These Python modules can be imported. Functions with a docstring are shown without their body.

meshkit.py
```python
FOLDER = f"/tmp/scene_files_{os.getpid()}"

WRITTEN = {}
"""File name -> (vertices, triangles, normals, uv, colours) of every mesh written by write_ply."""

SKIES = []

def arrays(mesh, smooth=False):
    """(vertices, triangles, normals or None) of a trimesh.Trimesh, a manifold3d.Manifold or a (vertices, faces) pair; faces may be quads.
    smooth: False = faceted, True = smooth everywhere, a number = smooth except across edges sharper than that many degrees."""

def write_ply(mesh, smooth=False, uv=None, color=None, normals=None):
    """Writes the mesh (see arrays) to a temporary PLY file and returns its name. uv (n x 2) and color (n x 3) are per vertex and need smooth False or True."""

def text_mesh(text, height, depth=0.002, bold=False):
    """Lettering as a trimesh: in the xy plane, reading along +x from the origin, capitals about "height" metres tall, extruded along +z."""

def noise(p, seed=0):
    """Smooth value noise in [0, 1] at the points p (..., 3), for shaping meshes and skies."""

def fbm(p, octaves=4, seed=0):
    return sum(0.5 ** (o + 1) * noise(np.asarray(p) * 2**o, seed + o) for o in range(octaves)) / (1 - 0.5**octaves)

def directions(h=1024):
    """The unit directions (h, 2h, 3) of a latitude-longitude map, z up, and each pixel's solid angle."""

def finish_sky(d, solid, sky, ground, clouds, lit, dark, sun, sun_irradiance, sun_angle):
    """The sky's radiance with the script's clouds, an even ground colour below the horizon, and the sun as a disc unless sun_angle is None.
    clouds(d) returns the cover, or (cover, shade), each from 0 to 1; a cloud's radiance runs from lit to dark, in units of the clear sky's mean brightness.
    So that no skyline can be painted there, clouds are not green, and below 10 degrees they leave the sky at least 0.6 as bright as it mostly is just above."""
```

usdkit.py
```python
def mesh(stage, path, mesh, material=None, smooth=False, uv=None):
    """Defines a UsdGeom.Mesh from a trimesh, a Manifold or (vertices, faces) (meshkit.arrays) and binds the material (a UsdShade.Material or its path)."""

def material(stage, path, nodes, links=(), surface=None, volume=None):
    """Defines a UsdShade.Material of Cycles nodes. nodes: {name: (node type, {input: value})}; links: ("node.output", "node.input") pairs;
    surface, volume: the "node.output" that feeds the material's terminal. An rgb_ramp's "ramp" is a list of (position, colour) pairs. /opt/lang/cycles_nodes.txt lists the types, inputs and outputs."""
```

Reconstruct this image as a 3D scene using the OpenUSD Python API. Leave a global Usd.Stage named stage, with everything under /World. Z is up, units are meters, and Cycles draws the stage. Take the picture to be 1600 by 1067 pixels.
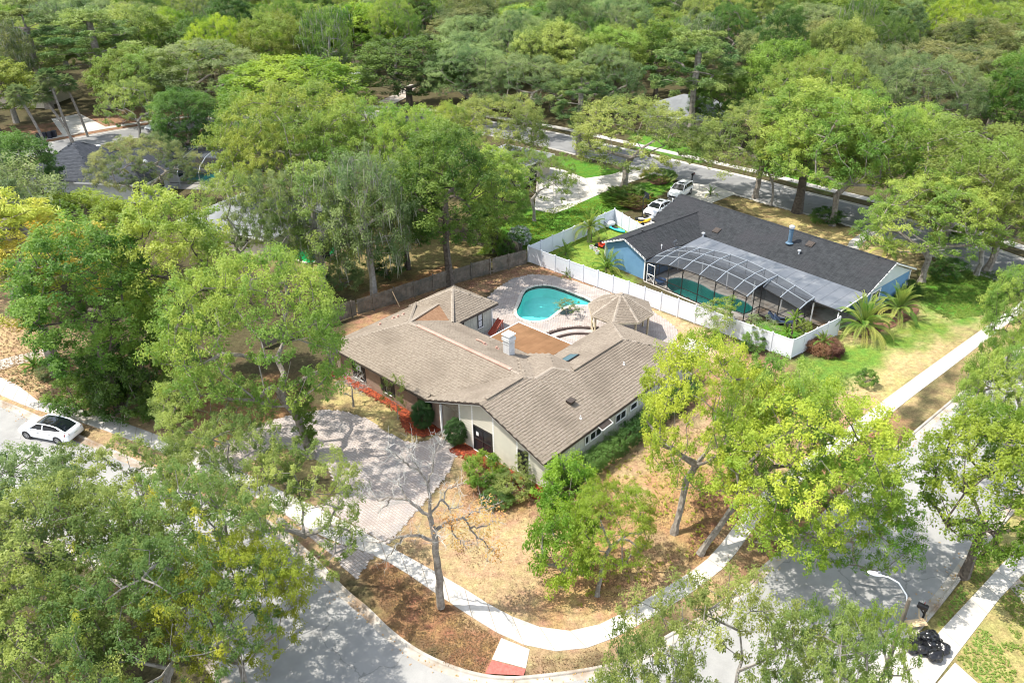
import math, numpy as np, trimesh, usdkit, meshkit, shapely
from shapely.geometry import Polygon, LineString, Point
from shapely.ops import unary_union
from pxr import Usd, UsdGeom, UsdLux, UsdShade, Gf, Sdf, Vt
stage = Usd.Stage.CreateInMemory()
UsdGeom.Xform.Define(stage, '/World'); UsdGeom.Scope.Define(stage, '/World/Looks')
# ---------------------------------------------------------------- camera, sky, sun, exposure
FPX, PITCH, ROLL, CH = 1240.0, 0.51640, -0.014077, 35.987       # focal length in photo pixels, radians, radians, camera height
EXPOSURE, SUN, SKY = 1.06, 0.82, 0.15
SUN_AZ, SUN_EL = math.radians(-88), math.radians(60)
cr, sr, cp, sp = math.cos(ROLL), math.sin(ROLL), math.cos(PITCH), math.sin(PITCH)
R_, U_, F_ = np.array([1., 0, 0]), np.array([0, sp, cp]), np.array([0, cp, -sp])
RI, UI = cr*R_ + sr*U_, -sr*R_ + cr*U_
cam = UsdGeom.Camera.Define(stage, '/World/camera')
cam.CreateHorizontalApertureAttr(36.0); cam.CreateFocalLengthAttr(36.0*FPX/1600); cam.CreateExposureAttr(EXPOSURE)
cam.CreateClippingRangeAttr(Gf.Vec2f(0.5, 5000))
cam.AddTransformOp().Set(Gf.Matrix4d(*RI, 0, *UI, 0, *(-F_), 0, 0, 0, CH, 1))
SD = np.array([math.sin(SUN_AZ)*math.cos(SUN_EL), math.cos(SUN_AZ)*math.cos(SUN_EL), math.sin(SUN_EL)])
sun = UsdLux.DistantLight.Define(stage, '/World/sun')
sun.CreateNormalizeAttr(True); sun.CreateIntensityAttr(SUN); sun.CreateAngleAttr(0.55); sun.CreateColorAttr(Gf.Vec3f(1.0, 0.95, 0.87))
sx_ = np.cross([0, 0, 1.0], SD); sx_ /= np.linalg.norm(sx_); sy_ = np.cross(SD, sx_)
sun.AddTransformOp().Set(Gf.Matrix4d(*sx_, 0, *sy_, 0, *SD, 0, 0, 0, 80, 1))
sky = UsdLux.DomeLight.Define(stage, '/World/sky')
skym = usdkit.material(stage, '/World/Looks/sky', {
    "s": ("sky_texture", {"sky_type": "single_scattering", "sun_disc": False, "sun_elevation": SUN_EL, "sun_rotation": SUN_AZ, "aerosol_density": 1.5}),
    "h": ("hsv", {"saturation": .55, "value": 1.1}), "b": ("background_shader", {"strength": SKY})}, [("s.color", "h.color"), ("h.color", "b.color")], surface="b.background")
UsdShade.MaterialBindingAPI.Apply(sky.GetPrim()).Bind(skym)
sky.GetPrim().SetCustomDataByKey('kind', 'structure')

def U(px, py, z=0.0):
    """The world point at height z seen at pixel (px, py) of the 1600 x 1067 photograph."""
    X, Y = px-800, py-533.5
    X, Y = X*cr + Y*sr, -X*sr + Y*cr
    d = np.array([X, FPX*cp - Y*sp, -FPX*sp - Y*cp])
    return np.array([0, 0, CH]) + d*(z-CH)/d[2]
def UV(pts, z=0.0): return np.array([U(x, y, z)[:2] for x, y in pts])

# ---------------------------------------------------------------- helpers
def unit(v): v = np.asarray(v, float); return v/(np.linalg.norm(v, axis=-1, keepdims=True)+1e-12)
class MB:
    """Collects shapes into one mesh."""
    def __init__(s): s.v, s.f, s.n = [], [], 0
    def add(s, v, f):
        v, f = np.asarray(v, float), np.asarray(f, int)
        if f.shape[1] == 4: f = np.vstack([f[:, [0, 1, 2]], f[:, [0, 2, 3]]])
        s.v.append(v); s.f.append(f+s.n); s.n += len(v); return s
    def tm(s, m): return s.add(m.vertices, m.faces)
    def box(s, c, size, rz=0, bev=0):
        x, y, z = np.array(size)/2
        if bev:
            return s.prism([(-x+bev,-y),(x-bev,-y),(x,-y+bev),(x,y-bev),(x-bev,y),(-x+bev,y),(-x,y-bev),(-x,-y+bev)], c[2]-z, c[2]+z, c, rz)
        v = np.array([(a*x, b*y, d*z) for d in (-1, 1) for a, b in ((-1,-1),(1,-1),(1,1),(-1,1))])
        if rz: k, q = math.cos(rz), math.sin(rz); v[:, :2] = v[:, :2]@np.array([[k, q], [-q, k]])
        return s.add(v+np.array(c), [(0,3,2,1),(4,5,6,7),(0,1,5,4),(1,2,6,5),(2,3,7,6),(3,0,4,7)])
    def prism(s, poly, z0, z1, c=(0,0,0), rz=0):
        p = Polygon(poly) if not isinstance(poly, Polygon) else poly
        m = trimesh.creation.extrude_polygon(shapely.geometry.polygon.orient(p), z1-z0, engine="earcut")
        v = np.array(m.vertices); v[:, 2] += z0
        if rz: k, q = math.cos(rz), math.sin(rz); v[:, :2] = v[:, :2]@np.array([[k, q], [-q, k]])
        v[:, :2] += np.array(c)[:2]
        return s.add(v, m.faces)
    def hull(s, pts):
        m = trimesh.convex.convex_hull(np.asarray(pts, float)); return s.add(m.vertices, m.faces)
    def tube(s, pts, r, n=6, cap=True):
        p = np.asarray(pts, float); r = np.broadcast_to(r, (len(p),)).astype(float)
        t = unit(np.gradient(p, axis=0))
        ref = np.array([0, 0, 1.0]) if abs(t[0, 2]) < .9 else np.array([1.0, 0, 0])
        a = unit(np.cross(t, ref)); b = np.cross(t, a); g = np.arange(n)*2*np.pi/n
        v = (p[:, None] + r[:, None, None]*(np.cos(g)[None, :, None]*a[:, None] + np.sin(g)[None, :, None]*b[:, None])).reshape(-1, 3)
        q = [(i*n+j, i*n+(j+1)%n, (i+1)*n+(j+1)%n, (i+1)*n+j) for i in range(len(p)-1) for j in range(n)]
        s.add(v, q)
        if cap:
            for o, k in ((0, 0), (len(p)-1, 1)):
                ring = v[o*n:(o+1)*n]; s.add(np.vstack([ring, p[o]]), [((j, n, (j+1)%n) if k == 0 else ((j+1)%n, n, j)) for j in range(n)])
        return s
    def bar(s, p0, p1, w, h=None):
        """A square bar between two points."""
        p0, p1 = np.asarray(p0, float), np.asarray(p1, float); h = h or w
        t = unit(p1-p0); ref = np.array([0, 0, 1.0]) if abs(t[2]) < .95 else np.array([1.0, 0, 0])
        a = unit(np.cross(t, ref))*w/2; b = unit(np.cross(a, t))*h/2
        v = [p+x*a+y*b for p in (p0, p1) for x, y in ((-1,-1),(1,-1),(1,1),(-1,1))]
        return s.add(v, [(0,3,2,1),(4,5,6,7),(0,1,5,4),(1,2,6,5),(2,3,7,6),(3,0,4,7)])
    def lathe(s, prof, n=16, c=(0,0,0)):
        pr = np.asarray(prof, float); g = np.arange(n)*2*np.pi/n
        v = np.stack([pr[:, None, 0]*np.cos(g), pr[:, None, 0]*np.sin(g), np.broadcast_to(pr[:, None, 1], (len(pr), n))], -1).reshape(-1, 3)+np.array(c)
        return s.add(v, [(i*n+j, i*n+(j+1)%n, (i+1)*n+(j+1)%n, (i+1)*n+j) for i in range(len(pr)-1) for j in range(n)])
    def ball(s, c, r, sub=2, squash=(1,1,1), rough=0, seed=0):
        m = trimesh.creation.icosphere(sub, 1.0); v = np.array(m.vertices)
        if rough: v *= (1+rough*(meshkit.fbm(v*1.7+seed*3.1, 3, seed)-.5))[:, None]
        return s.add(v*r*np.array(squash)+np.array(c), m.faces)
    def mesh(s): return np.vstack(s.v), np.vstack(s.f)
    def moved(s, m): s.v = [np.c_[v, np.ones(len(v))]@np.asarray(m).T[:, :3] for v in s.v]; return s
_used = {}
def numbered(parent, name):
    k = (parent, name); i = _used.get(k, -1)+1; _used[k] = i
    return f'{parent}/{name}' if i == 0 else f'{parent}/{name}_{i:03d}'
def path(p): return '/World' if p is None else str(p.GetPath())
def tag(o, label=None, cat=None, group=None, kind=None):
    for k, v in (('label', label), ('category', cat), ('group', group), ('kind', kind)):
        if v: o.SetCustomDataByKey(k, v)
    return o
def obj(name, mb, m, parent=None, label=None, cat=None, group=None, kind=None, smooth=False):
    g = mb.mesh() if isinstance(mb, MB) else mb
    return tag(usdkit.mesh(stage, numbered(path(parent), name), g, m, smooth=smooth).GetPrim(), label, cat, group, kind)
def thing(name, label, cat, loc=(0,0,0), rot=0, group=None, scale=None, mat=None, src=None, kind=None):
    x = UsdGeom.Xform.Define(stage, numbered('/World', name)); p = x.GetPrim()
    if src is not None:
        p.GetReferences().AddInternalReference(src.GetPath()); p.SetInstanceable(True)
    x.ClearXformOpOrder(); x.AddTranslateOp().Set(Gf.Vec3d(*map(float, loc))); x.AddRotateZOp().Set(float(math.degrees(rot)))
    x.AddScaleOp().Set(Gf.Vec3f(*map(float, scale if scale is not None else (1, 1, 1))))
    if mat is not None: UsdShade.MaterialBindingAPI.Apply(p).Bind(mat)
    return tag(p, label, cat, group, kind)
def part_x(parent, name, loc=(0,0,0), rot=0, src=None, label=None):
    x = UsdGeom.Xform.Define(stage, numbered(path(parent), name)); x.AddTranslateOp().Set(Gf.Vec3d(*map(float, loc))); x.AddRotateZOp().Set(math.degrees(rot))
    return tag(x.GetPrim(), label)

# ---------------------------------------------------------------- materials
def lin(c): return tuple(float(x) for x in c)
def mat(name, c1, c2=None, scale=3.0, detail=5, rough=.75, spec=.3, bump=0.0, bscale=None, bdist=.02, island=0.0, metal=0.0, coat=0.0, c3=None, s3=.15, obj_space=False, blo=.35, bhi=.65):
    n = {"p": ("principled_bsdf", {"roughness": rough, "specular_ior_level": spec, "metallic": metal, "coat_weight": coat})}; L = []
    if c2 is None: n["p"][1]["base_color"] = lin(c1); return usdkit.material(stage, '/World/Looks/'+name, n, L, surface="p.BSDF")
    n["g"] = ("texture_coordinate", {}) if obj_space else ("geometry", {}); src = "g.object" if obj_space else "g.position"
    n["t"] = ("noise_texture", {"scale": scale, "detail": detail, "roughness": .6}); L.append((src, "t.vector"))
    n["r"] = ("rgb_ramp", {"ramp": [(blo, lin(c1)), (bhi, lin(c2))]}); L.append(("t.fac", "r.fac")); out = "r.color"
    if c3 is not None:
        n["t3"] = ("noise_texture", {"scale": s3, "detail": 4, "roughness": .6}); L.append((src, "t3.vector"))
        n["m3"] = ("map_range", {"from_min": .48, "from_max": .66, "to_min": 0, "to_max": 1, "clamp": True}); L.append(("t3.fac", "m3.value"))
        n["x3"] = ("mix_color", {"b": lin(c3)}); L += [("m3.result", "x3.fac"), (out, "x3.a")]; out = "x3.result"
    if island:
        n["gi"] = ("geometry", {}); n["mi"] = ("map_range", {"from_min": 0, "from_max": 1, "to_min": 1-island, "to_max": 1+island}); n["hs"] = ("hsv", {})
        L += [("gi.random_per_island", "mi.value"), ("mi.result", "hs.value"), (out, "hs.color")]; out = "hs.color"
    L.append((out, "p.base_color"))
    if bump:
        n["tb"] = ("noise_texture", {"scale": bscale or scale*4, "detail": 4}); n["b"] = ("bump", {"strength": bump, "distance": bdist})
        L += [(src, "tb.vector"), ("tb.fac", "b.height"), ("b.normal", "p.normal")]
    return usdkit.material(stage, '/World/Looks/'+name, n, L, surface="p.BSDF")
GAIN = 2.12
def leaf(name, a, b, patch=None, trans=.42, vary=.1, rough=.55, big=.22, lo=.42, hi=.6):
    """Foliage: two tones per leaf, clumps of a third tone, some light let through; each tree a little different."""
    a, b, patch = [None if q is None else tuple(min(.62, x*GAIN) for x in q) for q in (a, b, patch)]
    n = {"g": ("geometry", {}), "o": ("object_info", {}), "tc": ("texture_coordinate", {}),
         "r": ("rgb_ramp", {"ramp": [(0, lin(a)), (1, lin(b))]}),
         "t": ("noise_texture", {"scale": big, "detail": 3}), "m": ("map_range", {"from_min": lo, "from_max": hi, "clamp": True, "to_max": 1.0 if patch else 0.0}),
         "x": ("mix_color", {"b": lin(patch or b)}),
         "mr": ("map_range", {"from_min": 0, "from_max": 1, "to_min": 1-vary*1.6, "to_max": 1+vary*1.6}), "mh": ("map_range", {"from_min": 0, "from_max": 1, "to_min": .5-vary*.13, "to_max": .5+vary*.13}),
         "wn": ("white_noise_texture", {"dimensions": "1D"}), "h": ("hsv", {}),
         "p": ("principled_bsdf", {"roughness": .5, "specular_ior_level": .34}), "tb": ("translucent_bsdf", {}), "hb": ("hsv", {"value": 1.35, "saturation": 1.1}), "mx": ("mix_closure", {"fac": trans})}
    L = [("g.random_per_island", "r.fac"), ("tc.object", "t.vector"), ("t.fac", "m.value"), ("m.result", "x.fac"), ("r.color", "x.a"), ("o.random", "mr.value"), ("o.random", "wn.w"), ("wn.value", "mh.value"),
         ("x.result", "h.color"), ("mr.result", "h.value"), ("mh.result", "h.hue"), ("h.color", "p.base_color"), ("h.color", "hb.color"), ("hb.color", "tb.color"), ("p.BSDF", "mx.closure1"), ("tb.BSDF", "mx.closure2")]
    return usdkit.material(stage, '/World/Looks/'+name, n, L, surface="mx.closure")
M = {
 'concrete': mat('concrete', (.50,.47,.42), (.60,.57,.52), scale=1.5, detail=8, rough=.85, spec=.2, bump=.12, bscale=40, c3=(.46,.43,.37), s3=.35, island=.05),
 'old_concrete': mat('old_concrete', (.36,.33,.28), (.50,.46,.40), scale=1.2, detail=8, rough=.9, spec=.2, bump=.2, bscale=30, c3=(.25,.18,.12), s3=.4),
 'tactile_red': mat('tactile_red', (.38,.10,.08), (.46,.15,.12), scale=6, rough=.8),
 'paver': mat('paver', (.45,.385,.345), (.60,.525,.475), scale=1.2, detail=6, rough=.85, spec=.2, island=.22, c3=(.42,.39,.37), s3=.5),
 'paver_joint': mat('paver_joint', (.22,.18,.14), (.28,.23,.18), scale=8, rough=.95),
 'shingle': mat('shingle', (.268,.220,.170), (.378,.322,.255), scale=5, detail=8, rough=.95, spec=.1, island=.24, c3=(.26,.215,.168), s3=.35, bump=.2, bscale=25),
 'ridge_cap': mat('ridge_cap', (.325,.275,.22), (.41,.355,.29), scale=3, rough=.95, spec=.1, island=.12),
 'copper_vent': mat('copper_vent', (.42,.24,.18), (.50,.31,.25), scale=2, rough=.7),
 'fallen_needles': mat('fallen_needles', (.24,.13,.07), (.34,.20,.115), scale=4, detail=8, rough=.95, bump=.3, bscale=20),
 'slate_shingle': mat('slate_shingle', (.036,.039,.042), (.060,.064,.068), scale=2, detail=8, rough=.9, spec=.2, island=.2, c3=(.055,.055,.06), s3=.3),
 'grey_shingle': mat('grey_shingle', (.052,.058,.068), (.082,.09,.103), scale=2, detail=8, rough=.9, spec=.2, island=.15),
 'brown_shingle': mat('brown_shingle', (.10,.07,.055), (.15,.11,.085), scale=2, detail=8, rough=.9, island=.15),
 'pale_roof': mat('pale_roof', (.17,.18,.185), (.24,.25,.25), scale=.6, rough=.8),
 'brown_trim': mat('brown_trim', (.05,.038,.03), (.07,.055,.045), scale=4, rough=.6),
 'cream_siding': mat('cream_siding', (.50,.465,.38), (.57,.53,.44), scale=1.5, rough=.7, c3=(.50,.47,.39), s3=.8),
 'beige_wall': mat('beige_wall', (.48,.42,.32), (.55,.48,.38), scale=2, rough=.75),
 'sage_siding': mat('sage_siding', (.40,.40,.34), (.47,.47,.40), scale=1.5, rough=.75),
 'white_trim': mat('white_trim', (.74,.73,.70), (.80,.79,.77), scale=3, rough=.55),
 'white_vinyl': mat('white_vinyl', (.60,.62,.655), (.66,.675,.70), scale=.7, rough=.4, spec=.4),
 'white_stucco': mat('white_stucco', (.47,.47,.46), (.58,.58,.57), scale=3, rough=.85, bump=.2, bscale=60),
 'brick': mat('brick', (.30,.19,.14), (.42,.29,.22), scale=1.5, rough=.9, island=.25, c3=(.36,.27,.21), s3=1.2),
 'mortar': mat('mortar', (.42,.36,.30), (.48,.42,.36), scale=6, rough=.95),
 'blue_wall': mat('blue_wall', (.115,.235,.37), (.135,.265,.41), scale=1.2, rough=.8),
 'flue_blue': mat('flue_blue', (.08,.145,.21), (.10,.17,.24), scale=3, rough=.6),
 'grey_gable': mat('grey_gable', (.50,.55,.53), (.56,.60,.58), scale=1.2, rough=.75),
 'metal_roof': mat('metal_roof', (.085,.10,.12), (.145,.158,.178), scale=.5, detail=5, rough=.55, spec=.35, c3=(.20,.212,.225), s3=.6),
 'patio_cover': mat('patio_cover', (.19,.098,.045), (.24,.13,.062), scale=.9, detail=7, rough=.9, c3=(.17,.09,.04), s3=.6),
 'bronze': mat('bronze', (.022,.02,.018), rough=.45, spec=.5),
 'silver_beam': mat('silver_beam', (.30,.33,.36), rough=.4, spec=.6),
 'black_metal': mat('black_metal', (.015,.015,.016), rough=.4, spec=.5),
 'grey_metal': mat('grey_metal', (.32,.32,.33), rough=.45, metal=.6),
 'galvanised': mat('galvanised', (.55,.56,.57), (.66,.67,.68), scale=4, rough=.4, metal=.5),
 'lamp_white': mat('lamp_white', (.70,.73,.76), rough=.35),
 'black_shutter': mat('black_shutter', (.016,.016,.018), rough=.5),
 'window_glass': mat('window_glass', (.012,.014,.016), rough=.05, spec=.45),
 'curtain': mat('curtain', (.50,.52,.53), (.6,.61,.62), scale=9, rough=.9),
 'grey_wood': mat('grey_wood', (.16,.132,.10), (.285,.242,.19), scale=2.2, detail=8, rough=.92, island=.28, c3=(.13,.125,.10), s3=.7),
 'tan_post': mat('tan_post', (.45,.37,.24), (.53,.45,.31), scale=3, rough=.75),
 'plywood': mat('plywood', (.55,.40,.23), (.66,.50,.31), scale=3, rough=.85),
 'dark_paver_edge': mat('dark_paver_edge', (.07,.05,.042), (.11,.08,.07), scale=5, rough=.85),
 'coping': mat('coping', (.55,.50,.43), (.64,.59,.52), scale=3, rough=.85, island=.1),
 'pool_plaster': mat('pool_plaster', (.52,.78,.74), (.62,.84,.80), scale=1.2, rough=.8),
 'pool_plaster_deep': mat('pool_plaster_deep', (.30,.52,.52), (.36,.60,.60), scale=1.2, rough=.8),
 'red_mulch': mat('red_mulch', (.10,.035,.022), (.46,.095,.035), scale=7, detail=9, rough=.95, bump=1.0, bscale=18, bdist=.08, blo=.38, bhi=.58),
 'brown_mulch': mat('brown_mulch', (.12,.06,.035), (.20,.11,.07), scale=9, detail=8, rough=.95, bump=.8, bscale=22, bdist=.05),
 'bark': mat('bark', (.15,.125,.10), (.30,.27,.23), scale=4, detail=8, rough=.95, bump=.7, bscale=10, bdist=.05, obj_space=True),
 'pale_bark': mat('pale_bark', (.19,.17,.145), (.34,.315,.28), scale=3, detail=8, rough=.95, bump=.6, bscale=10, bdist=.05, obj_space=True),
 'dark_bark': mat('dark_bark', (.07,.055,.045), (.15,.125,.10), scale=4, detail=8, rough=.95, bump=.7, bscale=10, bdist=.05, obj_space=True),
 'palm_bark': mat('palm_bark', (.12,.09,.06), (.24,.19,.14), scale=8, detail=6, rough=.95, bump=.9, bscale=14, bdist=.06, obj_space=True),
 'moss': mat('moss', (.17,.175,.12), (.27,.275,.20), scale=5, rough=.95, obj_space=True),
 'lichen': mat('lichen', (.40,.385,.34), (.55,.53,.47), scale=3, rough=.95, obj_space=True),
 'car_white': mat('car_white', (.78,.79,.80), rough=.22, spec=.55, coat=.8),
 'car_blue': mat('car_blue', (.03,.09,.25), rough=.22, spec=.55, coat=.8),
 'car_glass': mat('car_glass', (.006,.008,.011), rough=.05, spec=.8),
 'tyre': mat('tyre', (.018,.018,.018), rough=.85),
 'rim': mat('rim', (.40,.40,.41), rough=.3, metal=.8),
 'tail_red': mat('tail_red', (.30,.01,.01), rough=.15, spec=.6),
 'headlight': mat('headlight', (.55,.58,.60), rough=.1, spec=.7),
 'plate': mat('plate', (.55,.60,.58), rough=.4),
 'teal_plastic': mat('teal_plastic', (.02,.42,.50), (.03,.48,.56), scale=1, rough=.3, spec=.5),
 'yellow_plastic': mat('yellow_plastic', (.75,.45,.02), (.8,.5,.04), scale=1, rough=.35, spec=.5),
 'red_plastic': mat('red_plastic', (.50,.035,.015), (.60,.06,.03), scale=2, rough=.4, spec=.4),
 'rust_red': mat('rust_red', (.26,.05,.03), (.36,.085,.05), scale=3, rough=.5),
 'navy_fabric': mat('navy_fabric', (.035,.055,.10), (.05,.075,.13), scale=6, rough=.8),
 'blue_glaze': mat('blue_glaze', (.03,.07,.15), (.05,.10,.20), scale=3, rough=.2, spec=.6),
 'bag': mat('bag', (.010,.010,.011), rough=.22, spec=.6),
 'bin': mat('bin', (.02,.022,.03), rough=.5),
 'white_plastic': mat('white_plastic', (.72,.72,.70), rough=.4),
 'paper': mat('paper', (.75,.75,.74), rough=.8),
 'straw': mat('straw', (.40,.33,.17), (.52,.44,.25), scale=6, rough=.9),
 'weed': mat('weed', (.12,.19,.03), (.22,.26,.05), scale=2, rough=.8),
}
def water(name, tint, rough=.03):
    n = {"t": ("transparent_bsdf", {"color": tint}), "g": ("glossy_bsdf", {"color": (1, 1, 1), "roughness": rough}), "f": ("fresnel", {"IOR": 1.33}), "m": ("mix_closure", {}),
         "ge": ("geometry", {}), "n": ("noise_texture", {"scale": 2.2, "detail": 3}), "b": ("bump", {"strength": .7, "distance": .08})}
    return usdkit.material(stage, '/World/Looks/'+name, n, [("ge.position", "n.vector"), ("n.fac", "b.height"), ("b.normal", "g.normal"), ("b.normal", "f.normal"), ("f.fac", "m.fac"), ("t.BSDF", "m.closure1"), ("g.BSDF", "m.closure2")][:3]
        + [("f.fac", "m.fac"), ("t.BSDF", "m.closure1"), ("g.BSDF", "m.closure2")], surface="m.closure")
def asphalt(name, a, b, c):
    n = {"g": ("geometry", {}), "n1": ("noise_texture", {"scale": .35, "detail": 8, "roughness": .65}), "r": ("rgb_ramp", {"ramp": [(.3, a), (.5, b), (.7, c)]}), "n2": ("noise_texture", {"scale": 1.3, "detail": 4}), "n3": ("noise_texture", {"scale": 55.0, "detail": 3}), "sc": ("vector_math", {"math_type": "scale", "scale": 1.6}),
         "ad": ("vector_math", {"math_type": "add"}), "v": ("voronoi_texture", {"feature": "distance_to_edge", "scale": .16}), "m": ("map_range", {"from_min": .0, "from_max": .010, "to_min": .62, "to_max": 1.0, "clamp": True}), "m3": ("map_range", {"from_min": .3, "from_max": .7, "to_min": .86, "to_max": 1.14}), "mm": ("math", {"math_type": "multiply"}), "h": ("hsv", {}), "b": ("bump", {"strength": .3, "distance": .01}), "p": ("principled_bsdf", {"roughness": .9, "specular_ior_level": .15})}
    return usdkit.material(stage, '/World/Looks/'+name, n, [("g.position", "n1.vector"), ("g.position", "n2.vector"), ("g.position", "n3.vector"), ("n2.color", "sc.vector1"), ("sc.vector", "ad.vector1"), ("g.position", "ad.vector2"), ("ad.vector", "v.vector"), ("v.distance", "m.value"), ("n3.fac", "m3.value"), ("m.result", "mm.value1"), ("m3.result", "mm.value2"), ("mm.value", "h.value"), ("n1.fac", "r.fac"), ("r.color", "h.color"), ("h.color", "p.base_color"), ("n3.fac", "b.height"), ("b.normal", "p.normal")], surface="p.BSDF")
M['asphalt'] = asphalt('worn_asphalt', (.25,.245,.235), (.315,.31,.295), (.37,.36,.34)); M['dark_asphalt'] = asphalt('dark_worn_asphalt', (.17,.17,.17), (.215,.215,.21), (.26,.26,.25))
M['pool_water'] = water('pool_water', (.40, .90, .88)); M['green_water'] = water('green_water', (.24, .64, .58)); M['algae_water'] = water('algae_water', (.10, .62, .34))
def screen(name, dens, c=(.03,.032,.035)):
    return usdkit.material(stage, '/World/Looks/'+name, {"t": ("transparent_bsdf", {}), "d": ("diffuse_bsdf", {"color": c}), "m": ("mix_closure", {"fac": dens})}, [("t.BSDF", "m.closure1"), ("d.BSDF", "m.closure2")], surface="m.closure")
M['screen'] = screen('screen', .60, (.065,.07,.075)); M['screen_wall'] = screen('screen_wall', .26); M['grey_screen'] = screen('grey_screen', .72, (.09,.10,.115))
M['skylight_glass'] = usdkit.material(stage, '/World/Looks/skylight_glass', {"p": ("principled_bsdf", {"base_color": (.10,.17,.20), "roughness": .08, "specular_ior_level": .8})}, [], surface="p.BSDF")
LF = {
 'oak': leaf('oak_leaf', (.068,.100,.025), (.146,.182,.054), (.165,.19,.052)),
 'grey_oak': leaf('grey_oak_leaf', (.056,.086,.032), (.118,.155,.062), (.140,.170,.065)),
 'bright': leaf('bright_leaf', (.062,.115,.014), (.130,.190,.026), (.160,.205,.028)),
 'yellow': leaf('yellow_leaf', (.105,.125,.026), (.200,.205,.050), (.120,.165,.036)),
 'lime': leaf('lime_leaf', (.080,.130,.025), (.155,.205,.048), (.168,.200,.042)),
 'sunny': leaf('sunny_leaf', (.090,.142,.018), (.180,.235,.036), (.20,.235,.034)),
 'gold': leaf('gold_leaf', (.125,.145,.018), (.235,.235,.034), (.15,.19,.025)),
 'mixed': leaf('mixed_leaf', (.075,.112,.030), (.150,.188,.060), (.215,.205,.026), lo=.56, hi=.66, big=.3),
 'dark': leaf('dark_leaf', (.024,.052,.010), (.055,.100,.019), (.068,.112,.022), trans=.35),
 'olive': leaf('olive_leaf', (.055,.078,.027), (.112,.135,.050), (.135,.140,.05)),
 'green': leaf('green_leaf', (.040,.078,.013), (.090,.140,.026), (.112,.155,.03)),
 'pine': leaf('pine_needle', (.048,.090,.026), (.105,.155,.045), (.13,.16,.045), trans=.15),
 'gold_pine': leaf('gold_pine_needle', (.250,.200,.040), (.440,.270,.065), (.20,.22,.04), trans=.2),
 'dead': leaf('dead_leaf', (.28,.15,.055), (.46,.29,.12), (.36,.22,.09)),
 'palm': leaf('palm_frond', (.060,.120,.022), (.130,.190,.045), (.22,.22,.06), vary=.06),
 'fan': leaf('fan_frond', (.040,.072,.024), (.085,.125,.045), (.10,.12,.05), vary=.06),
 'hedge': leaf('hedge_leaf', (.022,.055,.010), (.055,.105,.022), (.07,.12,.026), vary=.06),
 'topiary': leaf('topiary_leaf', (.014,.040,.010), (.036,.078,.020), (.05,.09,.026), vary=.05),
 'plum': leaf('plum_leaf', (.055,.022,.020), (.13,.050,.045), (.16,.09,.05)),
 'white_flower': leaf('flower_leaf', (.06,.13,.025), (.12,.20,.05), (.75,.74,.66), lo=.46, hi=.52, big=3.0),
 'palmetto': leaf('palmetto_leaf', (.045,.085,.018), (.115,.150,.032), (.13,.13,.035), vary=.05),
}

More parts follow.
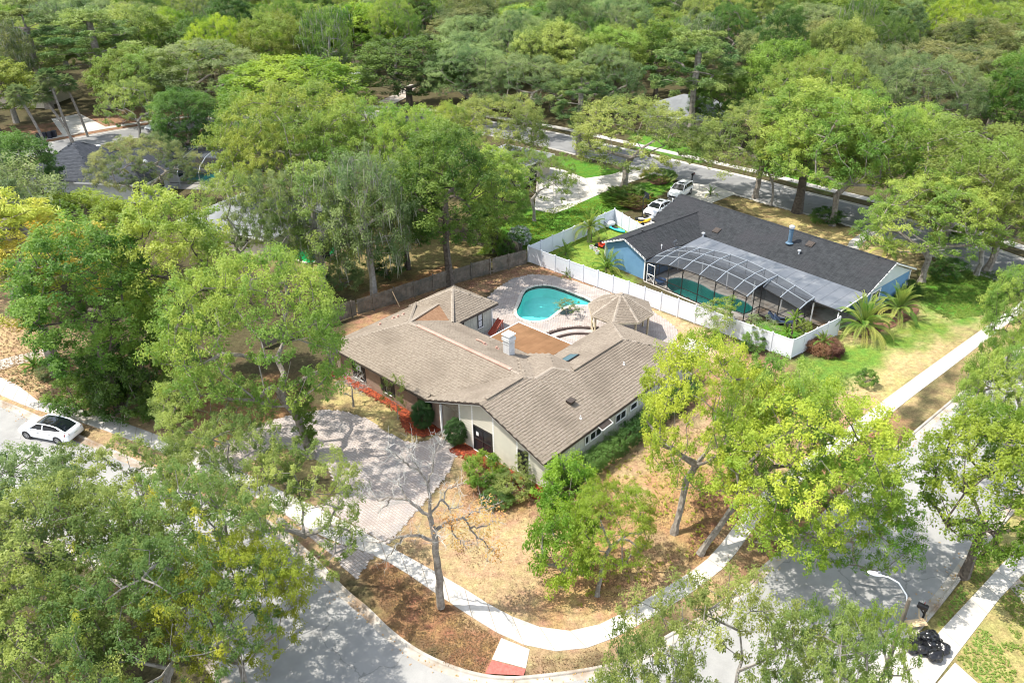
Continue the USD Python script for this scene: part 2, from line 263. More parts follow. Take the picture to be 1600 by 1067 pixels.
# ---------------------------------------------------------------- frames
class Frame:
    def __init__(s, az, O):
        a = math.radians(az); s.du = np.array([math.sin(a), math.cos(a)]); s.dv = np.array([-s.du[1], s.du[0]]); s.O = np.asarray(O, float); s.rot = math.atan2(s.du[1], s.du[0])
    def w(s, u, v, z=0.0): p = s.O+u*s.du+v*s.dv; return np.array([p[0], p[1], z])
    def l(s, p): d = np.asarray(p, float)[..., :2]-s.O; return np.stack([d@s.du, d@s.dv], -1)
    def px(s, x, y, z=0.0): return s.l(U(x, y, z))
    def loc(s, z=0.0): return (s.O[0], s.O[1], z)
HF = Frame(132.8, U(849.9, 725, 2.6)[:2])        # the tan-roofed house and its yard
BF = Frame(140.6, U(1350.6, 460, 2.5)[:2])       # the blue house

def smooth_line(p, n=3):
    p = np.asarray(p, float)
    for _ in range(n):
        q = np.empty((2*len(p)-2, 2)); q[0::2] = .75*p[:-1]+.25*p[1:]; q[1::2] = .25*p[:-1]+.75*p[1:]
        p = np.vstack([p[:1], q, p[-1:]])
    return p
def resample(p, step):
    ls = LineString(p); n = max(2, int(round(ls.length/step))+1)
    return np.array([ls.interpolate(t, normalized=True).coords[0] for t in np.linspace(0, 1, n)])
def offset(p, d):
    """The polyline moved d metres to its left."""
    t = unit(np.gradient(np.asarray(p, float), axis=0)); return p + d*np.c_[-t[:, 1], t[:, 0]]
def sheet(poly, z, seg=None):
    """A flat polygon as a mesh at height z."""
    mb = MB()
    for g in getattr(poly, 'geoms', [poly]):
        if g.area < .01: continue
        v, f = trimesh.creation.triangulate_polygon(shapely.geometry.polygon.orient(g), engine="earcut")
        mb.add(np.c_[v, np.full(len(v), z)], f)
    v, f = mb.mesh()
    nz = np.cross(v[f[:, 1]]-v[f[:, 0]], v[f[:, 2]]-v[f[:, 0]])[:, 2]; f[nz < 0] = f[nz < 0][:, ::-1]
    m = MB(); m.add(v, f); return m

# ---------------------------------------------------------------- roads: kerb lines read on the ground
kerb_px = [(-420, 560), (-200, 585), (-60, 606), (0, 627), (34, 640), (110, 676), (215, 722), (330, 774), (428, 818), (485, 868), (540, 926), (572, 950), (605, 985), (660, 1025), (732, 1053), (790, 1062), (850, 1057),
           (930, 1046), (985, 1033), (1060, 985), (1100, 965), (1127, 945), (1185, 864+38), (1260, 832), (1340, 752), (1423, 682), (1489, 626), (1549, 578), (1605, 536), (1700, 470), (1800, 408)]
kerb_px[22] = (1178, 900)
K = resample(smooth_line(UV(kerb_px), 2), .6)
ROADW = 8.2
K2 = resample(smooth_line(np.array(LineString(K[::6]).offset_curve(-ROADW).coords), 1), .6)
if np.linalg.norm(K2[0]-K[0]) > np.linalg.norm(K2[-1]-K[0]): K2 = K2[::-1]
road_poly = Polygon(np.vstack([K, K2[::-1]])).buffer(0)
near2_px = [(-420, 240), (-160, 275), (64, 244), (165, 224), (212, 215), (300, 203), (400, 190), (500, 186), (600, 190), (700, 200), (800, 217), (860, 231), (935, 250), (1053, 279), (1151, 303), (1202, 319), (1313, 347), (1357, 362), (1440, 392), (1530, 426), (1640, 470)]
K3 = resample(smooth_line(UV(near2_px), 2), 1.0)
K4 = offset(K3, 7.6)
if K4[len(K4)//2][1] < K3[len(K3)//2][1]: K4 = offset(K3, -7.6)
road2_poly = Polygon(np.vstack([K3, K4[::-1]])).buffer(0)

pool_px = [(820, 456), (836, 449), (857, 448), (880, 455), (900, 463), (925, 473), (921, 479), (900, 477), (885, 479), (870, 487), (858, 498), (845, 503), (825, 503), (810, 496), (808, 485), (815, 474)]
def closed_smooth(p, n=3):
    p = np.asarray(p, float)
    for _ in range(n):
        q = np.roll(p, -1, 0); p = np.stack([.75*p+.25*q, .25*p+.75*q], 1).reshape(-1, 2)
    return p
pool_poly = Polygon(closed_smooth(UV(pool_px, -.1))).buffer(.12)
pool2_px = [(960+x/4.324, 340+y/4.324) for x, y in [(345,430),(400,410),(480,415),(590,455),(660,500),(780,545),(850,555),(930,600),(945,630),(900,665),(800,640),(560,585),(440,530),(360,495)]]
pool2_poly = Polygon(closed_smooth(UV(pool2_px, -.1), 2))
deck_px = [(757, 470), (775, 452), (800, 436), (830, 429), (862, 431), (900, 440), (945, 455), (985, 472), (1020, 487), (1045, 503), (1058, 515), (1060, 527), (1050, 545)]
deck_l = [tuple(HF.px(*p)) for p in deck_px] + [(-3.5, 21.5), (-3.9, 19.0), (-8.6, 19.0), (-8.6, 13.6), (-14.6, 13.6), (-14.6, 10.3), (-19.0, 10.3), (-19.0, 14.9)]
deck_poly_l = Polygon(deck_l).buffer(.4).buffer(-.4)
# the sunken patio below the curved steps
arc1 = np.array([(-15.2, 16.3), (-14.61, 17.4), (-14.5, 18.24), (-14.2, 19.05), (-13.75, 19.89), (-13.05, 20.62), (-12.2, 21.15), (-11.6, 21.7)])
patio_l = Polygon([tuple(p) for p in arc1]+[(-10.9, 20.6), (-10.4, 19.6), (-8.4, 19.2), (-8.4, 10.2), (-14.6, 10.2), (-15.2, 13.0)])
toW = lambda P: Polygon([HF.w(u, v)[:2] for u, v in P.exterior.coords])
deck_poly = toW(deck_poly_l); patio_poly = toW(patio_l)
cage_deck_l = [(-19.1, 0), (-19.1, -9.4), (-6.6, -9.4), (-6.6, -6.75), (-2.4, -6.75), (-2.4, -4.3), (.1, -4.3), (.1, 0)]
cage_deck = Polygon([BF.w(u, v)[:2] for u, v in cage_deck_l])

# ---------------------------------------------------------------- ground: one sheet of cover colours
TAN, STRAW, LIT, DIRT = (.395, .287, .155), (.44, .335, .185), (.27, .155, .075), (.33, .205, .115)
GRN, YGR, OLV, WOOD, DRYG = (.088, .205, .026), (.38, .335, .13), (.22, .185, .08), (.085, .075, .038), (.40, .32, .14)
zones = [  # (pixels on the ground, colour, soft edge in metres)
 ([(-300,430),(60,455),(130,540),(220,590),(330,640),(430,700),(480,800),(560,900),(300,800),(30,660),(-300,600)], TAN, 2.5),
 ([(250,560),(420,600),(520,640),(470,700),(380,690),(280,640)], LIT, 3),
 ([(430,690),(500,690),(510,740),(450,760)], DRYG, 1.5),
 ([(490,585),(560,600),(690,680),(640,692),(600,672),(540,642),(490,638)], DRYG, 1.0),
 ([(600,850),(650,790),(700,740),(715,700),(850,770),(1000,675),(1080,640),(1250,600),(1420,640),(1240,820),(1190,880),(1070,960),(950,1040),(830,1060),(700,1050),(560,900)], TAN, 2.0),
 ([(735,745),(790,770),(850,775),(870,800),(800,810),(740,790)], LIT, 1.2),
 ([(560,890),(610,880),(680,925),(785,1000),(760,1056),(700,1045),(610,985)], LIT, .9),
 ([(870,800),(960,760),(1010,900),(960,960),(880,970),(820,950),(860,900)], (.40,.25,.115), 2.0),
 ([(1000,740),(1100,690),(1180,760),(1150,830),(1070,890),(1000,910),(1010,830)], (.42,.27,.12), 1.8),
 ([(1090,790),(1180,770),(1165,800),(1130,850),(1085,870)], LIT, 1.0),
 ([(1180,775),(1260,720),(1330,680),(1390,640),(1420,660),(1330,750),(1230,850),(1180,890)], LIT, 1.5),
 ([(1100,560),(1240,570),(1400,620),(1300,660),(1150,660),(1060,610)], DIRT, 2.5),
 ([(1235,565),(1300,535),(1440,470),(1560,440),(1600,470),(1420,640),(1330,640)], (.45,.36,.17), 2.0),
 ([(1415,455),(1470,425),(1560,420),(1600,450),(1560,492),(1500,520),(1470,500)], GRN, 2.2),
 ([(1350,520),(1420,495),(1470,500),(1450,530),(1380,545)], (.16,.23,.04), 1.5),
 ([(1236,562),(1290,540),(1340,540),(1400,520),(1450,505),(1470,525),(1400,560),(1310,605),(1245,608)], (.13,.225,.035), 1.2),
 ([(1360,600),(1420,580),(1440,600),(1400,625)], YGR, 1.5),
 ([(1480,560),(1580,490),(1640,500),(1560,590),(1470,640)], (.33,.26,.12), 1.5),
 ([(1420,985),(1500,870),(1560,790),(1700,640),(1900,700),(1800,1200),(1530,1075),(1490,1040)], YGR, 1.5),
 ([(1462,955),(1500,905),(1555,830),(1575,850),(1540,905),(1470,985)], (.27,.25,.085), .8),
 ([(560,300),(700,330),(825,378),(700,425),(560,470),(470,470),(440,400)], OLV, 3),
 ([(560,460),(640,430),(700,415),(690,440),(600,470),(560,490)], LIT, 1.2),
 ([(740,400),(790,345),(830,318),(890,316),(950,300),(1000,285),(1060,285),(1040,300),(1005,322),(960,332),(822,388)], GRN, .6),
 ([(868,244),(905,250),(975,268),(945,281),(910,281),(880,262)], GRN, .5),
 ([(985,205),(1060,215),(1100,238),(1090,252),(1000,232)], GRN, 1.0),
 ([(1180,235),(1320,280),(1300,300),(1180,268)], GRN, 1.0),
 ([(825,392),(940,332),(1005,352),(985,400),(960,420),(1000,440),(985,450),(900,420)], (.17,.25,.04), .7),
 ([(530,530),(560,490),(640,462),(700,445),(822,412),(870,424),(960,456),(1060,500),(1110,520),(1140,560),(1060,555),(1000,520),(800,440),(650,500)], DIRT, .6),
 ([(1000,475),(1090,508),(1150,540),(1120,575),(1060,555),(1056,520)], STRAW, .5),
 ([(1100,298),(1250,332),(1420,385),(1410,420),(1330,395),(1150,325)], DRYG, 1.0),
 ([(1335,380),(1420,390),(1440,420),(1400,420)], (.38,.31,.15), .8),
 ([(1180,500),(1255,515),(1235,540),(1190,520)], GRN, .4),
 ([(0,240),(80,225),(200,208),(330,200),(420,190),(560,180),(560,150),(200,175),(0,205)], (.25,.15,.09), 2.5),
]
def ground_height(P):
    z = np.zeros(len(P)); pts = shapely.points(P)
    for poly in (road_poly.buffer(.30), road2_poly.buffer(.3)): z[shapely.contains(poly, pts)] = -.14
    return z
def ground_colour(P):
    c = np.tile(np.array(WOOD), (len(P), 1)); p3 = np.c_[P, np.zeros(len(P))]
    wob = (meshkit.fbm(p3*.45, 4, 5)-.5); fine = (meshkit.fbm(p3*1.7, 3, 9)-.5); pts = shapely.points(P)
    for px, col, soft in zones:
        pg = Polygon(UV(px)).buffer(0); d = shapely.distance(pg.exterior if pg.geom_type == 'Polygon' else pg.boundary, pts)*np.where(shapely.contains(pg, pts), 1, -1)
        t = np.clip((d + wob*soft*3.2 + fine*soft*1.6)/(2*soft)+.5, 0, 1); t = t*t*(3-2*t)
        c = c*(1-t[:, None]) + np.array(col)*t[:, None]
    big = meshkit.fbm(p3*.16, 4, 21); return np.clip(c*(.78+.44*big)[:, None], .01, 1)
gm = usdkit.material(stage, '/World/Looks/ground_cover', {
    "a": ("attribute", {"attribute": "cover"}), "g": ("geometry", {}), "n1": ("noise_texture", {"scale": 2.4, "detail": 9, "roughness": .72}), "n2": ("noise_texture", {"scale": 9.0, "detail": 9, "roughness": .8}),
    "m1": ("map_range", {"from_min": .3, "from_max": .7, "to_min": .62, "to_max": 1.4}), "m2": ("map_range", {"from_min": .34, "from_max": .66, "to_min": .58, "to_max": 1.42}), "mm": ("math", {"math_type": "multiply"}),
    "n3": ("noise_texture", {"scale": 1.1, "detail": 6}), "m3": ("map_range", {"from_min": .35, "from_max": .65, "to_min": .478, "to_max": .514}),
    "h": ("hsv", {}), "p": ("principled_bsdf", {"roughness": .97, "specular_ior_level": .08}), "b": ("bump", {"strength": .9, "distance": .10})},
    [("g.position", "n1.vector"), ("g.position", "n2.vector"), ("g.position", "n3.vector"), ("n1.fac", "m1.value"), ("n2.fac", "m2.value"), ("m1.result", "mm.value1"), ("m2.result", "mm.value2"), ("mm.value", "h.value"),
     ("n3.fac", "m3.value"), ("m3.result", "h.hue"), ("a.color", "h.color"), ("h.color", "p.base_color"), ("n2.fac", "b.height"), ("b.normal", "p.normal")], surface="p.BSDF")
def ground_grid(name, x0, x1, y0, y1, st, cut=None, hole=None, zoff=0.0):
    xs, ys = np.arange(x0, x1+st/2, st), np.arange(y0, y1+st/2, st); X, Y = np.meshgrid(xs, ys); P = np.c_[X.ravel(), Y.ravel()]
    n, m = len(xs), len(ys); i = (np.arange(m-1)[:, None]*n+np.arange(n-1)).ravel(); q = np.stack([i, i+1, i+n+1, i+n], 1)
    cen = P[q].mean(1); keep = np.ones(len(q), bool)
    if cut is not None: keep &= ~((cen[:, 0] > cut[0]) & (cen[:, 0] < cut[1]) & (cen[:, 1] > cut[2]) & (cen[:, 1] < cut[3]))
    if hole is not None: keep &= ~np.all([shapely.contains(hole, shapely.points(P[q[:, k]])) for k in range(4)], axis=0)
    q = q[keep]; z = ground_height(P) if st < 1 else np.full(len(P), zoff)
    z = z + (meshkit.fbm(np.c_[P, np.zeros(len(P))]*.9, 3, 3)-.5)*(.05 if st < 1 else 0)*(z > -.1) - (.02 if st < 1 else 0)
    used, inv = np.unique(q, return_inverse=True); q = inv.reshape(q.shape)
    pr = obj(name, MB().add(np.c_[P, z][used], q), gm, kind='structure')
    UsdGeom.PrimvarsAPI(pr).CreatePrimvar('cover', Sdf.ValueTypeNames.Color3fArray, 'vertex').Set(Vt.Vec3fArray.FromNumpy(ground_colour(P[used]).astype(np.float32)))
    return pr
cut = (-90, 90, -10, 150)
hole = unary_union([deck_poly.buffer(-.1), patio_poly.buffer(.7), cage_deck.buffer(-.1)])
ground_grid('ground', *cut, .5, hole=hole)
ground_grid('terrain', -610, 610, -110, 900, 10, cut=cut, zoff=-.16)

HAZE = 0
if HAZE:
    hm = usdkit.material(stage, '/World/Looks/haze', {"v": ("principled_volume", {"color": (.86, .90, .95), "density": HAZE, "anisotropy": .2})}, [], volume="v.volume")
    obj('haze', MB().box((0, 395, 20.5), (1236, 1030, 43.4)), hm, kind='stuff', label='thin pale air over the whole neighbourhood', cat='haze')
# roads, kerbs, gutters
obj('road', sheet(road_poly, -.105), M['asphalt'], kind='structure')
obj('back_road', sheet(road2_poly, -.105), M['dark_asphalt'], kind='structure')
def kerb(line, side, gutter=.42, mname='old_concrete', name='kerb'):
    """A kerb stone along the line and the gutter pan beside it; side +1: road on the left of the line."""
    line = np.asarray(line); mb = MB(); t = unit(np.gradient(line, axis=0)); nrm = np.c_[-t[:, 1], t[:, 0]]*side
    prof = [(gutter, -.101), (.02, -.088), (-.02, .0), (-.05, .022), (-.17, .022), (-.19, -.15)]
    v = np.concatenate([np.c_[line+nrm*a, np.full(len(line), z)] for a, z in prof]); n = len(line)
    q = [(k*n+i, k*n+i+1, (k+1)*n+i+1, (k+1)*n+i) for k in range(len(prof)-1) for i in range(n-1)]
    q = np.array(q); q = q[:, ::-1] if side < 0 else q
    return obj(name, mb.add(v, q), M[mname], kind='structure')
rside = 1 if road_poly.contains(Point(offset(K, 1.0)[len(K)//2])) else -1
ramp_c = U(788, 1056)[:2]
dK = np.linalg.norm(K-ramp_c, axis=1); i0 = int(np.argmin(dK))
kerb(K, rside)
kerb(K2, -rside)
r2side = 1 if road2_poly.contains(Point(offset(K3, 1.0)[len(K3)//2])) else -1
kerb(K3, r2side, .3, 'concrete'); kerb(K4, -r2side, .3, 'concrete')

# ---------------------------------------------------------------- paths of separate slabs
def slabs(name, left, right, step, z, mname, th=.10, joint=.014, kind='structure', closed=None):
    """A path between two edge lines, as slabs with open joints."""
    L_, R__ = np.asarray(left, float), np.asarray(right, float)
    n = max(1, int(round((LineString(L_).length+LineString(R__).length)/2/step)))
    a = np.array([LineString(L_).interpolate(t, normalized=True).coords[0] for t in np.linspace(0, 1, n+1)]); b = np.array([LineString(R__).interpolate(t, normalized=True).coords[0] for t in np.linspace(0, 1, n+1)])
    p = UsdGeom.Xform.Define(stage, numbered('/World', name)).GetPrim(); tag(p, kind=kind)
    rng = np.random.default_rng(len(name)*7+n)
    for i in range(n):
        pg = Polygon([a[i], a[i+1], b[i+1], b[i]]).buffer(-joint, join_style=2)
        if pg.is_empty or pg.area < .05 or pg.geom_type != 'Polygon': continue
        dz = rng.uniform(-.006, .006)
        obj('slab', MB().prism(pg, z-th+dz, z+dz), M[mname], p)
    return p
sw_up = [(60,626),(130,640),(165,650),(230,673),(300,700),(380,737),(450,772),(537,812),(611,855),(709,908),(773,950),(827,975),(883,989),(942,975),(1002,940),(1070,899),(1100,879),(1127.5,849),(1161,801.5),(1190,768),(1250,722),(1320,672),(1387,620),(1476,556),(1566,492),(1640,440),(1720,384)]
sw_dn = [(60,641),(120,658),(158,670),(222,694),(290,722),(368,760),(440,800),(512,845),(597.5,869),(682,928),(783,994),(830,1012),(891,1021),(962,997),(1012,968),(1070,933),(1104,909.5),(1141,879),(1164.6,842),(1215,780),(1275,735),(1348,682),(1418,625),(1505,560),(1583,498.5),(1660,446),(1745,388)]
slabs('sidewalk', resample(smooth_line(UV(sw_up), 2), .5), resample(smooth_line(UV(sw_dn), 2), .5), 1.75, .02, 'concrete')
slabs('sidewalk', UV([(-260,520),(-60,575),(0,588),(30,603),(60,626.5)]), UV([(-260,545),(-60,597),(0,617),(30,630),(60,641.5)]), 1.75, .02, 'concrete')
slabs('garden_path', UV([(-120,588),(0,562),(40,552),(85,541)]), UV([(-120,604),(0,579),(40,566),(85,552)]), 1.5, .015, 'old_concrete')
slabs('kerb_ramp', UV([(783,996),(768,1030)]), UV([(828,1014),(822,1044)]), 1.6, .016, 'concrete')
obj('kerb_ramp_tactile_plate', sheet(Polygon(UV([(768.5,1031),(758,1052),(818,1055),(821.5,1045)])), .027), M['tactile_red'], kind='structure')
slabs('sidewalk', UV([(1640,790),(1600,843),(1545,903),(1462,992),(1440,1018),(1400,1066)]), UV([(1680,815),(1632,866),(1569,926),(1489,1030),(1470,1056),(1435,1100)]), 1.7, .02, 'concrete')
slabs('concrete_driveway', UV([(1462,994),(1395,975)]), UV([(1440,1110),(1340,1080)]), 2.4, .006, 'concrete')
slabs('concrete_driveway', UV([(1492,1034),(1560,1095)]), UV([(1452,1080),(1500,1130)]), 2.4, .006, 'concrete')
slabs('garden_path', UV([(1588,900),(1640,950)]), UV([(1575,915),(1620,965)]), 1.2, .012, 'old_concrete')
# the neighbour's drive across the green lawn and the drive beside the blue house
slabs('neighbour_driveway', UV([(1005,256),(960,272),(915,279),(892,270),(870,262),(840,262)]), UV([(1028,270),(985,285),(945,300),(905,318),(870,335),(835,328)]), 2.6, .02, 'concrete')
slabs('side_driveway', UV([(1112,289),(1078,287),(1056,300),(1035,318),(1010,340),(990,356)]), UV([(1150,303),(1110,318),(1085,330),(1060,345),(1040,360),(1020,375)]), 2.4, .02, 'concrete')
slabs('front_path', UV([(1357,357),(1328,376),(1318,395)]), UV([(1374,361),(1345,382),(1336,402)]), 1.3, .02, 'concrete')
SB = 1 if r2side > 0 else -1
slabs('back_sidewalk', offset(K4[::3], 2.2*SB), offset(K4[::3], 3.6*SB), 3.0, .02, 'concrete')
slabs('far_driveway', UV([(100,214),(80,186)]), UV([(168,200),(125,178)]), 3.0, .02, 'concrete')
slabs('far_driveway', UV([(590,160),(620,146),(640,132)]), UV([(615,163),(640,150),(652,133)]), 3.0, .02, 'old_concrete')

# ---------------------------------------------------------------- brick pavers
def pavers(name, poly, frame, a, b, z, seed=1, holes=None, gap=.006):
    """Pavers in a running bond over the polygon (frame coordinates), over a sheet of jointing sand."""
    P = poly if holes is None else poly.difference(holes); x0, y0, x1, y1 = P.bounds; rng = np.random.default_rng(seed)
    r = np.arange(y0, y1, b); mb = MB(); vs = []
    for k, y in enumerate(r):
        xs = np.arange(x0+(k % 2)*a/2-a, x1, a); vs.append(np.c_[xs, np.full(len(xs), y)])
    c = np.concatenate(vs)+[a/2, b/2]; c = c[shapely.contains(P, shapely.points(c))]; n = len(c)
    hx, hy, e = a/2-gap, b/2-gap, .012; dz = rng.uniform(-.004, .004, n); tx, ty = rng.uniform(-.012, .012, (2, n))
    cs = [(-1,-1),(1,-1),(1,1),(-1,1)]
    top = np.stack([np.c_[c[:, 0]+i*(hx-e), c[:, 1]+j*(hy-e), z+dz+tx*i*hx+ty*j*hy] for i, j in cs], 1); bot = np.stack([np.c_[c[:, 0]+i*hx, c[:, 1]+j*hy, np.full(n, z-.02)] for i, j in cs], 1)
    v = np.concatenate([top, bot], 1).reshape(-1, 3); o = np.arange(n)[:, None]*8
    f = np.concatenate([o+np.array(q) for q in [(0,1,2,3),(4,5,1,0),(5,6,2,1),(6,7,3,2),(7,4,0,3)]])
    t = UsdGeom.Xform.Define(stage, numbered('/World', name)); t.AddTranslateOp().Set(Gf.Vec3d(frame.O[0], frame.O[1], 0)); t.AddRotateZOp().Set(math.degrees(frame.rot)); p = tag(t.GetPrim(), kind='structure')
    obj('joint_sand', sheet(P, z-.012), M['paver_joint'], p)
    obj('pavers', mb.add(v, f), M['paver'], p, kind='stuff')
    return p
drive_px = [(430,655),(470,645),(503,640),(540,643),(572,654),(600,672),(628,688),(650,693),(668,688),(690,676),(714,683),(712,712),(703,735),(680,765),(655,793),(628,825),(603,851),(585,866),(556,905),(520,868),(470,825),(440,800),(500,790),(530,770),(515,735),(480,705),(440,700),(405,712),(370,740),(340,762),(300,745),(255,728),(300,700),(335,700),(380,675)]
sw_strip = Polygon([tuple(HF.px(*p)) for p in sw_up]+[tuple(HF.px(*p)) for p in sw_dn[::-1]]).buffer(.03)
drive = Polygon([tuple(HF.px(*p)) for p in drive_px]).buffer(.3).buffer(-.3).difference(sw_strip)
pavers('paver_driveway', drive, HF, .30, .20, .024, 3)
pool_l = Polygon([tuple(HF.l(p)) for p in pool_poly.exterior.coords]); coping_l = pool_l.buffer(.32)
planter_l = Point(*HF.px(884, 487)).buffer(.75)
pavers('pool_deck', deck_poly_l, HF, .28, .20, .05, 4, holes=unary_union([coping_l, patio_l, planter_l]))
pavers('sunken_patio', patio_l.buffer(-.02), HF, .28, .20, -.28, 5)

# ---------------------------------------------------------------- roofs
class Roof:
    """A roof made of convex pieces; each piece is a footprint (u0, u1, v0, v1) and planes (a, b, c): z = a u + b v + c."""
    def __init__(s): s.pieces = []
    def add(s, box, planes): s.pieces.append((box, np.array(planes, float))); return s
    def piece_z(s, k, u, v):
        (u0, u1, v0, v1), pl = s.pieces[k]; z = pl[:, 0]*u[..., None]+pl[:, 1]*v[..., None]+pl[:, 2]
        ins = (u > u0-1e-6) & (u < u1+1e-6) & (v > v0-1e-6) & (v < v1+1e-6)
        return np.where(ins, z.min(-1), -9), z.argmin(-1)
    def z(s, u, v): return np.max([s.piece_z(k, np.asarray(u, float), np.asarray(v, float))[0] for k in range(len(s.pieces))], axis=0)
    def solid(s, z_low):
        """The closed solid under the planes, as one mesh."""
        import manifold3d
        out = None
        for (u0, u1, v0, v1), pl in s.pieces:
            m = manifold3d.Manifold.cube([u1-u0, v1-v0, 9]).translate([u0, v0, z_low])
            for a, b, c in pl:
                n = np.array([-a, -b, 1.0]); L = np.linalg.norm(n); m = m.trim_by_plane((-n/L).tolist(), float(-c/L))
            out = m if out is None else out+m
        return out
    def shingles(s, ex=.225, tab=.32, thick=.022, seed=0, lift=.022, wav=.018):
        """Overlapping shingle tabs on every slope, each with its own butt edge."""
        rng = np.random.default_rng(seed); V = []
        for k, ((u0, u1, v0, v1), pl) in enumerate(s.pieces):
            for j, (a, b, c) in enumerate(pl):
                g = np.array([a, b]); sl = np.linalg.norm(g)
                if sl < 1e-3: continue
                up = g/sl; al = np.array([-up[1], up[0]]); cosf = 1/math.sqrt(1+sl*sl); hex_ = ex*cosf
                cor = np.array([(u, v) for u in (u0, u1) for v in (v0, v1)]); t0, t1 = (cor@up).min(), (cor@up).max(); a0, a1 = (cor@al).min(), (cor@al).max()
                ts = np.arange(t0, t1, hex_)+hex_/2; rows = []
                for r, t in enumerate(ts):
                    xs = np.arange(a0-(r % 3)*tab/3, a1, tab)+tab/2; rows.append(np.c_[np.full(len(xs), t), xs])
                q = np.concatenate(rows); P = q[:, :1]*up+q[:, 1:]*al; zk, act = s.piece_z(k, P[:, 0], P[:, 1]); zo = s.z(P[:, 0], P[:, 1])
                keep = (zk > -5) & (act == j) & (zk >= zo-.004)
                for kk in range(k):
                    z2, _ = s.piece_z(kk, P[:, 0], P[:, 1]); keep &= ~(np.abs(z2-zk) < .002)
                q = q[keep]; n = len(q)
                if not n: continue
                w = tab/2*rng.uniform(.93, .995, n); lo = thick+lift*rng.random(n)+wav*meshkit.noise(np.c_[q*1.3, np.full(n, j*3.)]); 
                rise = np.minimum(.3, .02)*0
                def pt(t, x, h): h2 = t[:, None]*up+x[:, None]*al; return np.c_[h2, a*h2[:, 0]+b*h2[:, 1]+c+h]
                jit = rng.normal(0, .012, n)
                A = pt(q[:, 0]-hex_/2+jit, q[:, 1]-w, lo); B = pt(q[:, 0]-hex_/2+jit, q[:, 1]+w, lo); C = pt(q[:, 0]+hex_/2+.03, q[:, 1]+w, np.full(n, .004)); D = pt(q[:, 0]+hex_/2+.03, q[:, 1]-w, np.full(n, .004))
                E_ = pt(q[:, 0]-hex_/2+jit, q[:, 1]-w, np.full(n, -.002)); G_ = pt(q[:, 0]-hex_/2+jit, q[:, 1]+w, np.full(n, -.002))
                V.append(np.stack([A, B, C, D, E_, G_], 1))
        v = np.concatenate(V); n = len(v); o = np.arange(n)[:, None]*6
        f = np.concatenate([o+np.array(x) for x in [(0,1,2,3),(4,5,1,0)]])
        v = v.reshape(-1, 3); t = v[f[:, :3]]; nz = np.cross(t[:, 1]-t[:, 0], t[:, 2]-t[:, 0])[:, 2]; bad = nz < 0
        first = np.arange(len(f)) < n; f[first & bad] = f[first & bad][:, ::-1]
        return MB().add(v, f)
def caps(mb, p0, p1, w=.135, step=.22, rng=np.random.default_rng(2)):
    """Ridge or hip cap shingles along a line."""
    p0, p1 = np.asarray(p0, float), np.asarray(p1, float); L = np.linalg.norm(p1-p0); t = (p1-p0)/L; s = unit(np.cross(t, [0, 0, 1])); 
    for k in range(int(L/step)):
        c = p0+t*(k+.5)*step+np.array([0, 0, .028+.008*rng.random()]); a = t*step*.56; d = np.array([0, 0, -.05]); lift = np.array([0, 0, .012])
        mb.add([c-a-s*w+d, c-a, c-a+s*w+d, c+a-s*w+d+lift, c+a+lift, c+a+s*w+d+lift], [(0,1,4,3),(1,2,5,4)])
    return mb
def window(parent, w, h, at, rot, frame_m='bronze', rails=1, mull=0, sill=True, blind=None, depth=.06):
    """A window > frame, pane, curtain (sub-parts of the window); the local x axis runs along the wall and -y looks out."""
    x = part_x(parent, 'window', at, rot); t = .06; mb = MB()
    for sx in (-1, 1): mb.box((sx*(w/2-t/2), -depth/2, h/2), (t, depth, h))
    for z in (t/2, h-t/2): mb.box((0, -depth/2, z), (w-2*t, depth, t))
    for k in range(rails): mb.box((0, -depth/2+.004, h*(k+1)/(rails+1)), (w-2*t, depth-.01, t*.8))
    for k in range(mull): mb.box((-w/2+w*(k+1)/(mull+1), -depth/2+.006, h/2), (t*.8, depth-.014, h-2*t))
    obj('frame', mb, M[frame_m], x); obj('pane', MB().box((0, -.012, h/2), (w-2*t+.01, .012, h-2*t+.01)), M['window_glass'], x)
    if blind: obj('curtain', MB().box((0, -.024, h*(1-blind/2)-t), (w-2.4*t, .006, h*blind-t)), M['curtain'], x)
    if sill: obj('sill', MB().box((0, -depth/2-.03, -.035), (w+.12, depth+.06, .06)), M['white_trim'], x)
    return x

# ---------------------------------------------------------------- the tan-roofed house
S = .386; ZE = 2.6
house = thing('house', 'single storey tan shingle roofed house with brick and cream siding walls', 'house', HF.loc(), HF.rot)
roof = Roof()
right = (-S, 0, ZE); 
for box_ in ((-24.3, -11.8, 0, 10.16), (-11.8, 0, .55, 10.16)): roof.add(box_, [(0, S, ZE), (0, -S, ZE+S*10.16), (S, 0, ZE+S*24.3), right])   # wing along the street
roof.add((-11.8, 0, .55, 8), [right, (S, 0, ZE+S*11.8), (0, -S, ZE+S*5.9+S*4.65)])                                            # front gable
roof.add((-10.7, 0, 4.0, 10), [right, (S, 0, ZE+S*10.7), (0, -S, ZE+S*5.35+S*7.35)])                                          # step behind it
roof.add((-8.65, 0, 4.5, 19.3), [right, (S, 0, ZE+S*8.65), (0, -S, ZE+S*19.3)])                                              # wing towards the gazebo
TS = .56
roof.add((-24.55, -18.65, 9.43, 15.34), [(TS, 0, ZE+TS*24.55), (-TS, 0, ZE-TS*18.65), (0, TS, ZE-TS*9.43), (0, -TS, ZE+TS*15.34)])  # corner tower
over = Roof().add((-11.8, 0, 0, .55), [right, (S, 0, ZE+S*11.8)])                                                              # overhang of the front gable
rf = part_x(house, 'roof')
deck = roof.solid(ZE-.17)
import manifold3d
rake = manifold3d.Manifold.cube([11.8, .56, 3]).translate([-11.8, 0, ZE-.17])
